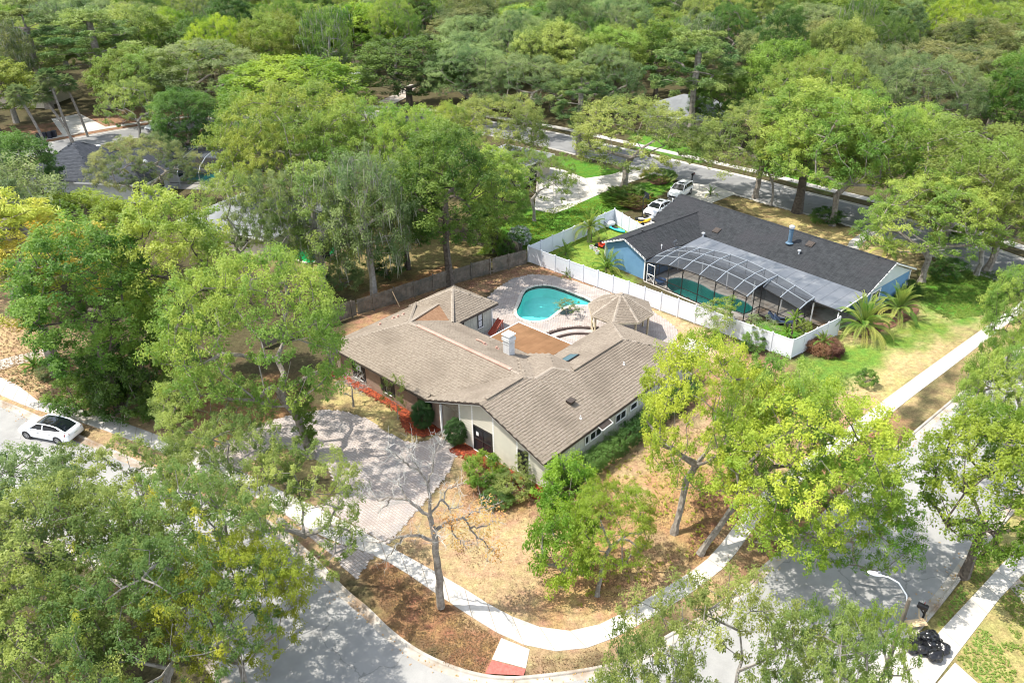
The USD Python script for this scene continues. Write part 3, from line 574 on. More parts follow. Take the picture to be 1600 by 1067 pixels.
for a, b, c, sgn in ((-S, 0, ZE, 1), (S, 0, ZE+S*11.8, 1), (-S, 0, ZE-.17, -1), ): 
    n = np.array([-a, -b, 1.0]); L = np.linalg.norm(n)
    if sgn > 0: rake = rake.trim_by_plane((-n/L).tolist(), float(-c/L))
under = manifold3d.Manifold.cube([11.8, .57, 3]).translate([-11.8, -.005, ZE-.4])
for a, b, c in ((-S, 0, ZE-.18), (S, 0, ZE+S*11.8-.18)):
    n = np.array([-a, -b, 1.0]); L = np.linalg.norm(n); under = under.trim_by_plane((-n/L).tolist(), float(-c/L))
rake = rake-under
cricket = manifold3d.Manifold.hull_points(np.array([(-19.35, 5.2, 4.50), (-21.7, 10.65, 3.32), (-18.72, 9.5, 2.64), (-19.6, 5.6, 2.5), (-21.7, 10.65, 2.5), (-18.72, 9.5, 2.5)]))
saddle = manifold3d.Manifold.hull_points(np.array([(-19.35, 5.2, 4.50), (-21.7, 10.65, 3.32), (-24.2, 9.6, 2.61), (-19.6, 5.6, 2.5), (-21.7, 10.65, 2.5), (-24.2, 9.6, 2.5)]))
obj('roof_deck', deck+rake, M['shingle'], rf)
obj('shingles', roof.shingles(seed=1), M['shingle'], rf, kind='stuff'); obj('overhang_shingles', over.shingles(seed=2), M['shingle'], rf, kind='stuff')
obj('saddle', saddle, M['shingle'], rf); obj('valley_cricket', cricket, M['fallen_needles'], rf, label='brown needle covered valley between the main roof and the corner tower')
zr = lambda u, v: float(roof.z(np.array([u]), np.array([v]))[0])
P3 = lambda u, v, z=None: np.array([u, v, zr(u, v) if z is None else z])
cp_ = MB(); YA = 5.08; ZA = ZE+S*YA
for a, b in [(P3(-24.25, .05), P3(-19.22, YA, ZA)), (P3(-24.25, 10.1), P3(-19.22, YA, ZA)), (P3(-19.22, YA, ZA), P3(-11.9, YA, ZA)), (P3(-11.4, YA, ZA), P3(-6.7, YA, ZA)),
             (P3(-5.35, 5.25), P3(-5.35, 7.3)), (np.array([-5.9, 4.65, ZE+S*5.9]), P3(-5.35, 5.25)), (P3(-5.35, 7.3), P3(-4.4, 8.3)),
             (P3(-4.33, 14.97), P3(-.05, 19.25)), (P3(-4.33, 14.97), P3(-8.6, 19.25)),
             (P3(-21.6, 12.385), P3(-18.7, 9.5)), (P3(-21.6, 12.385), P3(-18.7, 15.3)), (P3(-21.6, 12.385), P3(-24.5, 15.3)), (P3(-21.6, 12.385), P3(-24.5, 9.5)),
             (np.array([-19.3, 5.2, 4.53]), np.array([-21.7, 10.6, 3.35]))]: caps(cp_, a, b)
obj('ridge_caps', cp_, M['ridge_cap'], rf, kind='stuff')
obj('ridge_vent', MB().bar((-18.2, YA, ZA+.05), (-7.6, YA, ZA+.05), .30, .07), M['copper_vent'], rf, label='reddish ridge vent along the street wing')
for a, b in (((-5.9, .6, ZE+S*5.9+.05), (-5.9, 4.4, ZE+S*5.9+.05)), ((-4.33, 8.5, ZE+S*4.33+.05), (-4.33, 14.6, ZE+S*4.33+.05))): obj('ridge_vent', MB().bar(a, b, .26, .11), M['shingle'], rf)
fb = MB(); e = .012
def fascia(mb, pts, z0, z1, t=.03):
    for a, b in zip(pts[:-1], pts[1:]): mb.bar((a[0], a[1], (z0+z1)/2), (b[0], b[1], (z0+z1)/2), t, z1-z0)
fascia(fb, [(-11.8, -e), (-24.3-e, -e), (-24.3-e, 9.4)], ZE-.2, ZE+.012); fascia(fb, [(e, 0), (e, 19.3+e), (-8.65-e, 19.3+e), (-8.65-e, 10.17+e), (-18.6, 10.16+e)], ZE-.2, ZE+.012)
fascia(fb, [(-18.65+e, 9.5), (-18.65+e, 15.34+e), (-24.55-e, 15.34+e), (-24.55-e, 9.4)], ZE-.2, ZE+.012)
for s_, u0 in ((1, -11.8), (-1, 0)): fb.bar((u0, -.016, ZE-.09), (-5.9, -.016, ZE+S*5.9-.09), .03, .19)
obj('fascia', fb, M['brown_trim'], rf)
gt = MB()
for s_, u0 in ((1, -11.8), (-1, 0)): gt.bar((u0, .012, ZE-.21), (-5.9, .012, ZE+S*5.9-.21), .03, .09)
obj('rake_trim', gt, M['white_trim'], rf)
# roof fittings
def pipe_vent(u, v, h=.35, r=.07, m='grey_metal', hood=False):
    z = zr(u, v); mb = MB().tube([(u, v, z-.05), (u, v, z+h)], r, 8)
    if hood: mb.lathe([(0, h+.12), (r*2.2, h+.02), (r*2.2, h-.03), (0, h-.04)], 8, (u, v, z))
    mb.lathe([(r*2.6, .015), (r*1.2, .06)], 8, (u, v, z)); obj('vent_pipe', mb, M[m], rf)
for p in [(594,505.5,3.4), (615,495,3.4), (622,494.5,3.4), (631,493,3.3), (757,537,3.6), (776,545,3.4)]: pipe_vent(*HF.px(*p), h=.22, r=.09, m='copper_vent')
for p in [(907,650.5,3.2), (975,562.5,4.0)]: pipe_vent(*HF.px(*p), h=.25, r=.05, m='white_plastic')
u, v = HF.px(891, 633.5, 3.3); z = zr(u, v); obj('vent_hood', MB().box((u, v, z+.13), (.45, .5, .22), 0).box((u+.06, v, z+.27), (.52, .6, .05)), M['brown_trim'], rf)
u, v = HF.px(751, 530.5, 3.7); z = zr(u, v); obj('vent_hood', MB().tube([(u-.5, v, z+.1), (u+.1, v-.02, z+.16), (u+.55, v, z+.05)], .07, 7), M['copper_vent'], rf)
u, v = HF.px(889, 560, 3.5); z = zr(u, v); sk = part_x(rf, 'skylight', (u, v, 0)); sl = math.atan(S)
for nm, sz, m, dz in (('frame', (1.0, 1.5, .16), 'bronze', .06), ('pane', (.82, 1.32, .05), 'skylight_glass', .14)):
    mb = MB().box((0, 0, 0), sz); mb.moved(trimesh.transformations.rotation_matrix(-sl, [0, 1, 0])); mb.v = [q+[0, 0, z+dz] for q in mb.v]; obj(nm, mb, M[m], sk)
ch = part_x(house, 'chimney', (-10.75, 8.25, 0))
obj('stack', MB().box((0, 0, 4.02), (.66, .66, 2.2)), M['white_stucco'], ch); obj('band', MB().box((0, 0, 4.78), (.82, .82, .28)).box((0, 0, 4.40), (.72, .72, .08)), M['white_stucco'], ch)
obj('chimney_cap', MB().box((0, 0, 5.18), (.84, .84, .09)).box((0, 0, 5.25), (.6, .6, .06)), M['white_trim'], ch); obj('spark_screen', MB().box((0, 0, 5.03), (.62, .62, .24)), M['brown_trim'], ch)
# walls
ww = part_x(house, 'brick_wall')
obj('mortar', MB().prism([(-23.8, .55), (-10.5, .55), (-10.5, .75), (-23.8, .75)], -.3, ZE-.16), M['mortar'], ww)
def brick_face(u0, u1, z0, z1, vout, skip, seed=1):
    rng = np.random.default_rng(seed); L, H, g = .21, .062, .012; mb = MB(); k = 0; c = []
    for z in np.arange(z0, z1, H+g):
        k += 1
        for u in np.arange(u0+(k % 2)*.11, u1, L+g):
            if any(a-L < u < b and lo-H < z < hi for a, b, lo, hi in skip): continue
            c.append((u, z))
    c = np.array(c); n = len(c); d = rng.uniform(.006, .014, n); x0, x1, y0, y1 = c[:, 0], np.minimum(c[:, 0]+L, u1), c[:, 1], c[:, 1]+H
    f0 = np.stack([np.c_[x, vout-d, y] for x, y in ((x0, y0), (x1, y0), (x1, y1), (x0, y1))], 1); f1 = f0.copy(); f1[:, :, 1] = vout+.002
    v = np.concatenate([f0, f1], 1).reshape(-1, 3); o = np.arange(n)[:, None]*8
    return MB().add(v, np.concatenate([o+np.array(q) for q in [(0,1,2,3),(4,5,1,0),(2,6,7,3),(1,5,6,2),(0,3,7,4)]]))
wins = [(-20.75, .9, 1.5), (-17.0, .85, 1.35), (-12.5, .85, 1.35)]
obj('bricks', brick_face(-23.8, -10.52, .0, ZE-.18, .55, [(c-w/2-.05, c+w/2+.05, 1.95-h-.1, 2.0) for c, w, h in wins]), M['brick'], ww, kind='stuff')
for c, w, h in wins:
    window(ww, w, h, (c, .55, 1.95-h), 0, 'bronze', 1, 0, blind=.45 if c < -20 else None)
    for s_ in (-1, 1):
        sh = MB().box((c+s_*(w/2+.24), .522, 1.95-h/2), (.38, .035, h+.04))
        for k in range(12): sh.box((c+s_*(w/2+.24), .50, 1.95-h+h*(k+.5)/12), (.30, .012, .05))
        obj('shutter', sh, M['black_shutter'], ww)
obj('wall', MB().prism([(-23.8, .75), (-23.8, 9.7), (-23.6, 9.7), (-23.6, .75)], -.3, ZE-.16), M['sage_siding'], house)
pil = MB().box((-23.35, .50, 1.2), (.3, .12, 2.44)); obj('corner_post', pil, M['tan_post'], house)
# front gable of clapboards, with white trim boards
gw = part_x(house, 'gable_wall'); V0 = .50
shape = Polygon([(-8.65, -.2), (-.06, -.2), (-.06, ZE-.02-.15), (-5.9, ZE+S*5.84-.19), (-8.65, ZE+S*3.15-.19)])
big, small = (-7.15, -5.28, .05, 2.2), (-2.78, -1.84, .35, 2.2)
obj('backing', MB().add(*(lambda m: (np.c_[m.vertices[:, 0], V0+.16-m.vertices[:, 2], m.vertices[:, 1]], m.faces))(trimesh.creation.extrude_polygon(shape, .12, engine="earcut"))), M['beige_wall'], gw)
openings = unary_union([shapely.box(a-.06, c, b+.06, d+.06) for a, b, c, d in (big, small)])
for k in range(21):
    z0 = -.2+k*.225; strip = shapely.box(-9, z0, 0, z0+.20).intersection(shape).difference(openings)
    for g in getattr(strip, 'geoms', [strip]):
        if g.is_empty or g.geom_type != 'Polygon' or g.area < .01: continue
        m = trimesh.creation.extrude_polygon(g, .05, engine="earcut"); vv = np.array(m.vertices); h = (vv[:, 1]-z0)/.205
        obj('board', MB().add(np.c_[vv[:, 0], V0+.045-vv[:, 2]*(1.45-.95*h), vv[:, 1]], m.faces[:, ::-1]), M['cream_siding'], gw)
def trim_board(u, z0=-.2, w=.13): obj('trim_board', MB().box((u, V0-.006, (z0+min(2.4+9, ZE+S*min(-u, u+11.8)-.24))/2), (w, .035, ZE+S*min(-u, u+11.8)-.24-z0)), M['white_trim'], gw)
for u in (-8.6, -7.27, -5.16, -2.87, -1.74, -.10): trim_board(u)
window(gw, 1.87, 2.15, (-6.215, V0-.01, .05), 0, 'bronze', 1, 1); window(gw, .94, 1.85, (-2.31, V0-.01, .35), 0, 'bronze', 0, 0)
obj('notice', MB().box((-6.72, V0-.075, 1.62), (.26, .006, .32)), M['paper'], gw, label='white paper notice taped inside the front window pane')
# entry recess
en = part_x(house, 'entry'); 
obj('wall', MB().box((-9.55, 1.75, 1.5), (1.9, .12, 3.4)).box((-10.5, 1.2, 1.5), (.12, 1.2, 3.2)), M['beige_wall'], en); obj('wall', MB().box((-8.72, 1.15, 1.6), (.10, 1.15, 3.6)), M['cream_siding'], en)
dr = part_x(en, 'door'); obj('leaf_door', MB().box((-9.35, 1.66, 1.05), (.92, .06, 2.1)).box((-9.35, 1.62, 1.5), (.6, .03, .8)).box((-9.35, 1.62, .55), (.6, .03, .6)), M['black_metal'], dr)
obj('handle', MB().ball((-9.02, 1.6, 1.0), .035, 1), M['grey_metal'], dr); obj('door_frame', MB().box((-9.86, 1.64, 1.06), (.09, .10, 2.16)).box((-8.84, 1.64, 1.06), (.09, .10, 2.16)).box((-9.35, 1.64, 2.17), (1.1, .10, .09)), M['white_trim'], en)
obj('wall_lamp', MB().lathe([(0, .16), (.06, .12), (.07, -.1), (.04, -.14), (0, -.15)], 8, (-8.95+.0, 1.55, 2.45)), M['black_metal'], en)
obj('entry_post', MB().box((-10.47, .32, 1.25), (.13, .13, 2.6)), M['white_trim'], house); obj('entry_slab', MB().box((-9.6, .75, .03), (2.1, 2.0, .08)), M['old_concrete'], house)
obj('brick_return', MB().box((-10.95, .55, 1.2), (.75, .12, 2.42)), M['brick'], house)
# long side wall of upright boards
lw = part_x(house, 'side_wall'); obj('backing', MB().box((-.16, 9.75, 1.1), (.16, 18.4, 2.7)), M['sage_siding'], lw)
rng = np.random.default_rng(5)
sidew = [(4.54, 5.0, 1.55, 2.3), (5.12, 6.5, 1.55, 2.3), (6.62, 7.02, 1.65, 2.2), (8.2, 9.55, 1.45, 2.2), (10.1, 11.0, 1.6, 2.2)]
for k, v in enumerate(np.arange(.72, 18.8, .305)):
    w0 = [w for w in sidew if v-.1 < w[1] and v+.3 > w[0]]
    for za, zb in ([(-.25, ZE-.2)] if not w0 else [(-.25, w0[0][2]-.08), (w0[0][3]+.04, ZE-.2)]):
        if zb-za > .05: obj('board', MB().box((-.07+rng.uniform(0, .004), v+.15, (za+zb)/2), (.025, .292, zb-za)), M['sage_siding'], lw)
for a, b, c, d in sidew: window(lw, b-a, d-c, (-.058, (a+b)/2, c), math.pi/2, 'white_trim', 0, 1 if b-a > 1 else 0, sill=False)
obj('corner_board', MB().box((-.05, .53, 1.1), (.12, .10, 2.72)), M['white_trim'], lw)
aw = part_x(house, 'window_awning', (0, 6.6, 2.36)); obj('awning_frame', MB().bar((0, -.65, .12), (.42, -.65, -.05), .04).bar((0, .65, .12), (.42, .65, -.05), .04).bar((.42, -.65, -.05), (.42, .65, -.05), .04), M['white_trim'], aw)
obj('slats', MB().hull([(0, -.62, .11), (.40, -.62, -.05), (.40, .62, -.05), (0, .62, .11), (0, -.62, .13), (.40, -.62, -.03), (.40, .62, -.03), (0, .62, .13)]), M['brown_trim'], aw)
obj('wall', MB().prism([(-8.2, 10.2), (-8.2, 18.85), (-.24, 18.85), (-.24, 18.7), (-8.05, 18.7), (-8.05, 10.2)], -.4, ZE-.16), M['sage_siding'], house)
obj('wall', MB().box((-14.0, 9.75, 1.1), (19.2, .12, 3.0)), M['sage_siding'], house)
tw = part_x(house, 'tower_wall'); obj('backing', MB().prism([(-24.1, 9.8), (-24.1, 14.9), (-19.1, 14.9), (-19.1, 9.8)], -.3, ZE-.16), M['sage_siding'], tw)
for k, v in enumerate(np.arange(9.95, 14.8, .305)):
    zz = [(-.25, ZE-.2)] if not 12.55 < v < 13.45 else [(-.25, .72), (2.2, ZE-.2)]
    for za, zb in zz: obj('board', MB().box((-19.085, v+.15, (za+zb)/2), (.025, .292, zb-za)), M['sage_siding'], tw)
window(tw, .62, 1.38, (-19.07, 13.3, .76), math.pi/2, 'bronze', 1, 0, blind=1.0); window(tw, .6, .9, (-19.07, 10.9, 1.3), math.pi/2, 'bronze', 0, 0)
obj('corner_board', MB().box((-19.06, 14.86, 1.1), (.10, .12, 2.7)), M['white_trim'], tw)
# flat patio cover in the courtyard
pc = part_x(house, 'patio_cover')
for k in range(8):
    u0 = -14.62+k*.745; obj('panel', MB().box((u0+.37, 11.95, 2.585+.012*k/8), (.735, 3.55, .09)), M['patio_cover'], pc)
obj('edge_beam', MB().box((-11.64, 13.78, 2.56), (6.1, .10, .20)).box((-14.68, 11.95, 2.56), (.10, 3.7, .20)), M['white_trim'], pc)
for u in (-14.5, -11.6, -8.9): obj('post', MB().box((u, 13.6, 1.1), (.14, .14, 2.75)), M['white_trim'], pc)

# ---------------------------------------------------------------- pools
def ring_wall(poly, z0, z1):
    p = np.array(poly.exterior.coords)[:-1]; n = len(p); i = np.arange(n); j = (i+1) % n
    return MB().add(np.r_[np.c_[p, np.full(n, z0)], np.c_[p, np.full(n, z1)]], np.stack([i, j, j+n, i+n], 1)[:, ::-1])
def pool(name, label, poly, frame, ztop, wtop, depth, floor_m, water_m, cop_m, cop_w=.32, stones=True):
    pg = Polygon([tuple(frame.l(p)) for p in poly.exterior.coords]).simplify(.02); t = thing(name, label, 'pool', frame.loc(), frame.rot)
    sh = MB(); sh.v, sh.f, sh.n = [], [], 0
    w = ring_wall(pg, -depth, ztop-.02); v, f = w.mesh(); sh.add(v, f); m = sheet(pg, -depth); sh.add(*m.mesh()); obj('basin', sh, M[floor_m], t)
    obj('water', sheet(pg.buffer(-.004), wtop), M[water_m], t)
    out = pg.buffer(cop_w)
    if stones:
        ls = pg.exterior; n = int(ls.length/.42); cp2 = part_x(t, 'coping')
        for k in range(n):
            seg = [np.array(ls.interpolate((k+q)/n, normalized=True).coords[0]) for q in (.015, .5, .985)]
            tt = unit(np.array([seg[2]-seg[0]]))[0]; nn = np.array([tt[1], -tt[0]])
            if not out.contains(Point(*(seg[1]+nn*.2))) or pg.contains(Point(*(seg[1]+nn*.2))): nn = -nn
            q = Polygon([seg[0]-nn*.03, seg[1]-nn*.03, seg[2]-nn*.03, seg[2]+nn*cop_w*.97, seg[1]+nn*cop_w*.97, seg[0]+nn*cop_w*.97]).buffer(0)
            if q.geom_type == 'Polygon' and q.area > .02: obj('coping_stone', MB().prism(q, ztop-.06, ztop+.012+.004*(k % 3)), M[cop_m], cp2)
    else: obj('coping', MB().prism(out.difference(pg.buffer(-.03)), ztop-.06, ztop+.02), M[cop_m], t)
    return t
pl = pool('swimming_pool', 'kidney shaped turquoise pool in the paver deck', pool_poly, HF, .055, -.06, 1.35, 'pool_plaster', 'pool_water', 'coping')
wl = Polygon([tuple(HF.l(p)) for p in pool_poly.exterior.coords])
obj('waterline_tiles', ring_wall(wl.buffer(-.035), -.30, .03), M['dark_paver_edge'], pl)
for k, (r_, z_) in enumerate(((1.7, -.62), (1.2, -.38), (.7, -.2))):
    obj('entry_step', MB().prism(wl.buffer(-.04).intersection(Point(*HF.px(826, 500, -.1)).buffer(r_)), -1.3, z_), M['pool_plaster'], pl)
# curved steps between the pool deck and the sunken patio
st = thing('curved_steps', 'two curved paver steps with dark edges descending beside the patio cover', 'steps', HF.loc(), HF.rot)
arc = resample(smooth_line(arc1, 3), .15); band = lambda a, b: Polygon(np.vstack([offset(arc, a), offset(arc, b)[::-1]])).buffer(0)
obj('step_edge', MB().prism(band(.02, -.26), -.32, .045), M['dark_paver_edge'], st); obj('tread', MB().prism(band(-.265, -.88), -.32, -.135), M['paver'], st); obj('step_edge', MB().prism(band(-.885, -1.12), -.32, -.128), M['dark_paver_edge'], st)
dr_ = unary_union([deck_poly_l.intersection(patio_l)])
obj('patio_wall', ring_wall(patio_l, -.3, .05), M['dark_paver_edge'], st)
# planter in the deck with a small leafless shrub is built with the plants

# ---------------------------------------------------------------- gazebo
gz = thing('gazebo', 'octagonal gazebo with tan shingle roof on slim wooden posts', 'gazebo', HF.w(-9.55, 22.05), HF.rot)
GR, GE, GA = 3.05, 2.5, 4.05; oc = [(GR*math.cos(math.radians(22.5+45*k)), GR*math.sin(math.radians(22.5+45*k))) for k in range(8)]
gsl = (GA-GE)/(GR*math.cos(math.radians(22.5))); gro = Roof()
gro.add((-GR, GR, -GR, GR), [(-gsl*math.cos(math.radians(45*k)), -gsl*math.sin(math.radians(45*k)), GA) for k in range(8)])
gr_ = part_x(gz, 'roof')
class Oct(Roof): pass
gs = gro.shingles(ex=.17, tab=.26, seed=8); v, f = gs.mesh(); keepv = shapely.contains(Polygon(oc).buffer(.12), shapely.points(v[:, :2])); f = f[keepv[f].all(1)]
obj('shingles', (v, f), M['shingle'], gr_, kind='stuff')
obj('roof_deck', MB().hull([(x, y, GE) for x, y in oc]+[(x, y, GE-.12) for x, y in oc]+[(0, 0, GA)]), M['shingle'], gr_)
c_ = MB(); [caps(c_, (x, y, GE+.02), (0, 0, GA)) for x, y in oc]; c_.lathe([(.25, GA-.08), (.2, GA+.02), (0, GA+.09)], 8); obj('ridge_caps', c_, M['ridge_cap'], gr_)
for k in range(8): a, b = oc[k], oc[(k+1) % 8]; obj('fascia', MB().bar((a[0], a[1], GE-.07), (b[0], b[1], GE-.07), .05, .18), M['tan_post'], gr_)
for x, y in oc: obj('post', MB().box((x*.86, y*.86, 1.15), (.14, .14, 2.75)), M['tan_post'], gz)
for k in (4, 5): 
    a, b = np.array(oc[k])*.86, np.array(oc[(k+1) % 8])*.86
    obj('railing', MB().bar((*a, .9), (*b, .9), .06).bar((*a, .2), (*b, .2), .06), M['tan_post'], gz)

# ---------------------------------------------------------------- white vinyl fence, wooden fence
def vinyl(name, label, pts, h=1.83, step=1.9, rail=True):
    t = thing(name, label, 'fence', (*pts[0][:2], 0), 0); o = np.array(pts[0][:2])
    for a, b in zip(pts[:-1], pts[1:]):
        a, b = np.array(a[:2])-o, np.array(b[:2])-o; L = np.linalg.norm(b-a); n = max(1, round(L/step)); ang = math.atan2(*(b-a)[::-1])
        for k in range(n+1):
            if k == 0 and not (a == 0).all(): continue
            c = a+(b-a)*k/n; obj('post', MB().box((*c, (h+.04)/2), (.13, .13, h+.08), ang).lathe([(.105, h+.08), (.105, h+.11), (.0, h+.19)], 4, (*c, 0)), M['white_vinyl'], t)
        for k in range(n):
            c = a+(b-a)*(k+.5)/n; mb = MB().box((*c, h/2+.02), (L/n-.12, .035, h-.14), ang).box((*c, h-.02), (L/n-.12, .06, .11), ang).box((*c, .10), (L/n-.12, .06, .14), ang)
            d = unit(b-a)
            for q in np.linspace(-L/n/2+.25, L/n/2-.25, 7): mb.box((*(c+d*q), h/2+.02), (.008, .042, h-.24), ang)
            obj('panel', mb, M['white_vinyl'], t)
    return t
c0, c1, c2, c3 = U(825.5, 409), U(1234.6, 560), U(1307, 523.5), U(959.5, 349)
vinyl('vinyl_fence', 'long white vinyl privacy fence separating the two pool yards', [c0, c1, c2])
vinyl('vinyl_fence', 'white vinyl fence of the blue house yard bordering the bright green lawn', [c0+unit(c3-c0)*.15, c3, U(1006, 378)])
def picket(name, label, pts, h=1.8, step=2.4, seed=3):
    rng = np.random.default_rng(seed); o = np.array(pts[0][:2]); t = thing(name, label, 'fence', (*o, 0), 0)
    P = resample([p[:2] for p in pts], step)-o
    for k, (a, b) in enumerate(zip(P[:-1], P[1:])):
        L = np.linalg.norm(b-a); ang = math.atan2(*(b-a)[::-1]); d = unit(b-a); hh = h+rng.uniform(-.06, .06)
        obj('post', MB().box((*a, (hh+.1)/2), (.11, .11, hh+.15), ang), M['grey_wood'], t)
        mb = MB(); nq = int(L/.148)
        for q in range(nq):
            if rng.random() < .012: continue
            c = a+d*(q+.5)*L/nq; z1 = hh+rng.uniform(-.03, .02); w = .136; g = rng.uniform(-.006, .006)
            mb.prism([(-w/2, -.011), (w/2, -.011), (w/2, .011), (-w/2, .011)], .05+rng.uniform(0, .04), z1, (*(c+np.array([-d[1], d[0]])*(.06+g)), 0), ang+rng.uniform(-.015, .015))
        obj('panel', mb, M['grey_wood'], t)
        obj('rail', MB().bar((*a, .35), (*b, .35), .05, .09).bar((*a, hh-.35), (*b, hh-.35), .05, .09), M['grey_wood'], t)
picket('wooden_fence', 'weathered grey board fence behind the tower and the pool yard', [U(410, 545), U(480, 520), U(550, 496.5), U(622, 474), U(680, 454), U(740, 436), U(823, 413.5)])
picket('wooden_fence', 'shaded old board fence beyond the weathered one, running towards the white flowering shrub', [U(815, 404), U(790, 396), U(740, 381), U(690, 366), U(640, 352)], seed=9)

# ---------------------------------------------------------------- the blue house
bh = thing('blue_house', 'long blue walled house with dark grey shingle roof', 'house', BF.loc(), BF.rot); BS = .42
br = Roof(); br.add((-26.2, .35, -.25, 9.4), [(0, BS, 2.5+BS*.25), (0, -BS, 2.5+BS*9.4)]); br.add((-25.4, -19.05, -9.25, 5), [(BS, 0, 2.5+BS*25.4), (-BS, 0, 2.5-BS*19.05)])
brp = part_x(bh, 'roof'); 
def gable_slab(mb, a, b, axis, lo, hi, th=.15):
    """A thin pitched slab pair: a, b the extent along the ridge; lo, hi the eaves."""
    mid = (lo+hi)/2; zt = lambda x: 2.5+BS*min(x-lo, hi-x)
    for x0, x1 in ((lo, mid), (mid, hi)):
        pts = []
        for x in (x0, x1):
            for y in (a, b):
                for dz in (0, -th): pts.append((y, x, zt(x)+dz) if axis == 'u' else (x, y, zt(x)+dz))
        mb.hull(pts)
    return mb
obj('roof_deck', gable_slab(gable_slab(MB(), -26.2, .35, 'u', -.25, 9.4), -9.25, 4.6, 'v', -25.4, -19.05), M['slate_shingle'], brp)
obj('shingles', br.shingles(ex=.16, tab=.30, thick=.012, wav=.003, seed=12), M['slate_shingle'], brp, kind='stuff')
cb = MB(); caps(cb, (-26.1, 4.575, 2.5+BS*4.82), (.3, 4.575, 2.5+BS*4.82)); caps(cb, (-22.22, -9.2, 2.5+BS*3.17), (-22.22, 2.6, 2.5+BS*3.17)); obj('ridge_caps', cb, M['slate_shingle'], brp)
def walls_gable(mb, u0, u1, v0, v1, axis):
    m = (v0+v1)/2 if axis == 'u' else (u0+u1)/2
    if axis == 'u': mb.hull([(u, v, z) for u in (u0, u1) for v, z in ((v0, -.2), (v1, -.2), (v0, 2.4), (v1, 2.4), (m, 2.4+BS*(v1-v0)/2-.1))])
    else: mb.hull([(u, v, z) for v in (v0, v1) for u, z in ((u0, -.2), (u1, -.2), (u0, 2.4), (u1, 2.4), (m, 2.4+BS*(u1-u0)/2-.1))])
    return mb
obj('wall', walls_gable(MB(), -25.7, -.02, .15, 8.95, 'u'), M['blue_wall'], bh); obj('wall', walls_gable(MB(), -25.1, -19.35, -8.95, 1.0, 'v'), M['blue_wall'], bh)
gm_ = trimesh.creation.extrude_polygon(Polygon([(.2, 2.32), (8.95, 2.32), (4.575, 4.28)]), .03, engine="earcut"); gv = np.array(gm_.vertices); obj('gable_panel', MB().add(np.c_[gv[:, 2]-.01, gv[:, 0], gv[:, 1]], gm_.faces), M['grey_gable'], bh, label='pale grey upper panel of the end gable')
tb = MB()
for (p, q) in (((.37, -.25, 2.42), (.37, 4.575, 2.42+BS*4.82)), ((.37, 9.4, 2.42), (.37, 4.575, 2.42+BS*4.82)), ((-25.4, -9.27, 2.42), (-22.22, -9.27, 2.42+BS*3.17)), ((-19.05, -9.27, 2.42), (-22.22, -9.27, 2.42+BS*3.17))): tb.bar(p, q, .04, .18)
obj('rake_board', tb, M['white_trim'], brp); obj('fascia', MB().bar((-26.2, 9.42, 2.42), (.35, 9.42, 2.42), .04, .16).bar((-19.03, -9.2, 2.42), (-19.03, -.3, 2.42), .04, .16).bar((-25.42, -9.2, 2.42), (-25.42, -.3, 2.42), .04, .16), M['bronze'], brp)
obj('corner_board', MB().box((.02, 8.93, 1.1), (.12, .14, 2.6)).box((-25.1, -8.97, 1.1), (.14, .1, 2.6)).box((-19.35, -8.97, 1.1), (.14, .1, 2.6)), M['white_trim'], bh)
wx = window(bh, 1.5, 1.15, (.0, 2.3, .95), math.pi/2, 'white_trim', 0, 1); obj('surround', MB().box((0, -.02, 1.2), (1.86, .05, .16)).box((0, -.02, -.07), (1.86, .05, .16)).box((-.85, -.02, .57), (.16, .05, 1.2)).box((.85, -.02, .57), (.16, .05, 1.2)), M['white_trim'], wx)
# patio roof of metal panels along the back
mr = part_x(bh, 'patio_roof'); v0, v1, z0, z1 = -4.45, -.02, 2.32, 2.62
for k in range(16):
    a, b = -19.0+k*1.2, -19.0+(k+1)*1.2-.02
    obj('metal_panel', MB().hull([(u, v, z+d) for u in (a, b) for v, z in ((v0, z0), (v1, z1)) for d in (0, -.07)]).bar((b+.01, v0, z0+.012), (b+.01, v1, z1+.012), .03, .012), M['metal_roof'], mr)
obj('gutter', MB().box((-9.4, v0-.05, z0-.05), (19.3, .10, .13)), M['bronze'], mr); obj('gutter', MB().bar((.23, v0, z0-.03), (.23, v1, z1-.03), .06, .13), M['white_trim'], mr)
for u in (-18.6, -15.4, -12.2, -9.0, -5.8, -2.5, .05): obj('post', MB().box((u, v0+.06, 1.1), (.10, .10, 2.4)), M['white_trim'], mr)
obj('back_wall_door', MB().box((-8, .12, 1.05), (2.4, .06, 2.1)), M['window_glass'], bh); obj('back_wall_door', MB().box((-14.5, .12, 1.05), (1.8, .06, 2.1)), M['window_glass'], bh)
# roof fittings
bz = lambda u, v: float(br.z(np.array([u]), np.array([v]))[0])
u, v = BF.px(1233, 383, 3.6); z = bz(u, v)
cf = part_x(bh, 'flue_chimney', (u, v, z)); obj('flue_pipe', MB().tube([(0, 0, -.2), (0, 0, 1.75)], .21, 14), M['flue_blue'], cf); obj('flue_band', MB().tube([(0, 0, .25), (0, 0, .33)], .235, 14).tube([(0, 0, 1.4), (0, 0, 1.48)], .235, 14), M['flue_blue'], cf)
obj('flue_cap', MB().lathe([(.27, 1.72), (.30, 1.76), (.30, 1.95), (.18, 2.04), (0, 2.05)], 14), M['galvanised'], cf); obj('flashing', MB().lathe([(.42, .1), (.22, .25)], 12), M['flue_blue'], cf)
for x, y in ((1120, 357.5), (1264, 391.5)):
    u, v = BF.px(x, y, 3.4); z = bz(u, v); mb = MB().box((0, 0, 0), (.75, .75, .10)).box((0, 0, .05), (.5, .5, .06)); mb.moved(trimesh.transformations.rotation_matrix(math.atan(BS), [1, 0, 0])); mb.v = [q+[u, v, z+.09] for q in mb.v]; obj('roof_vent', mb, M['brown_trim'], brp)
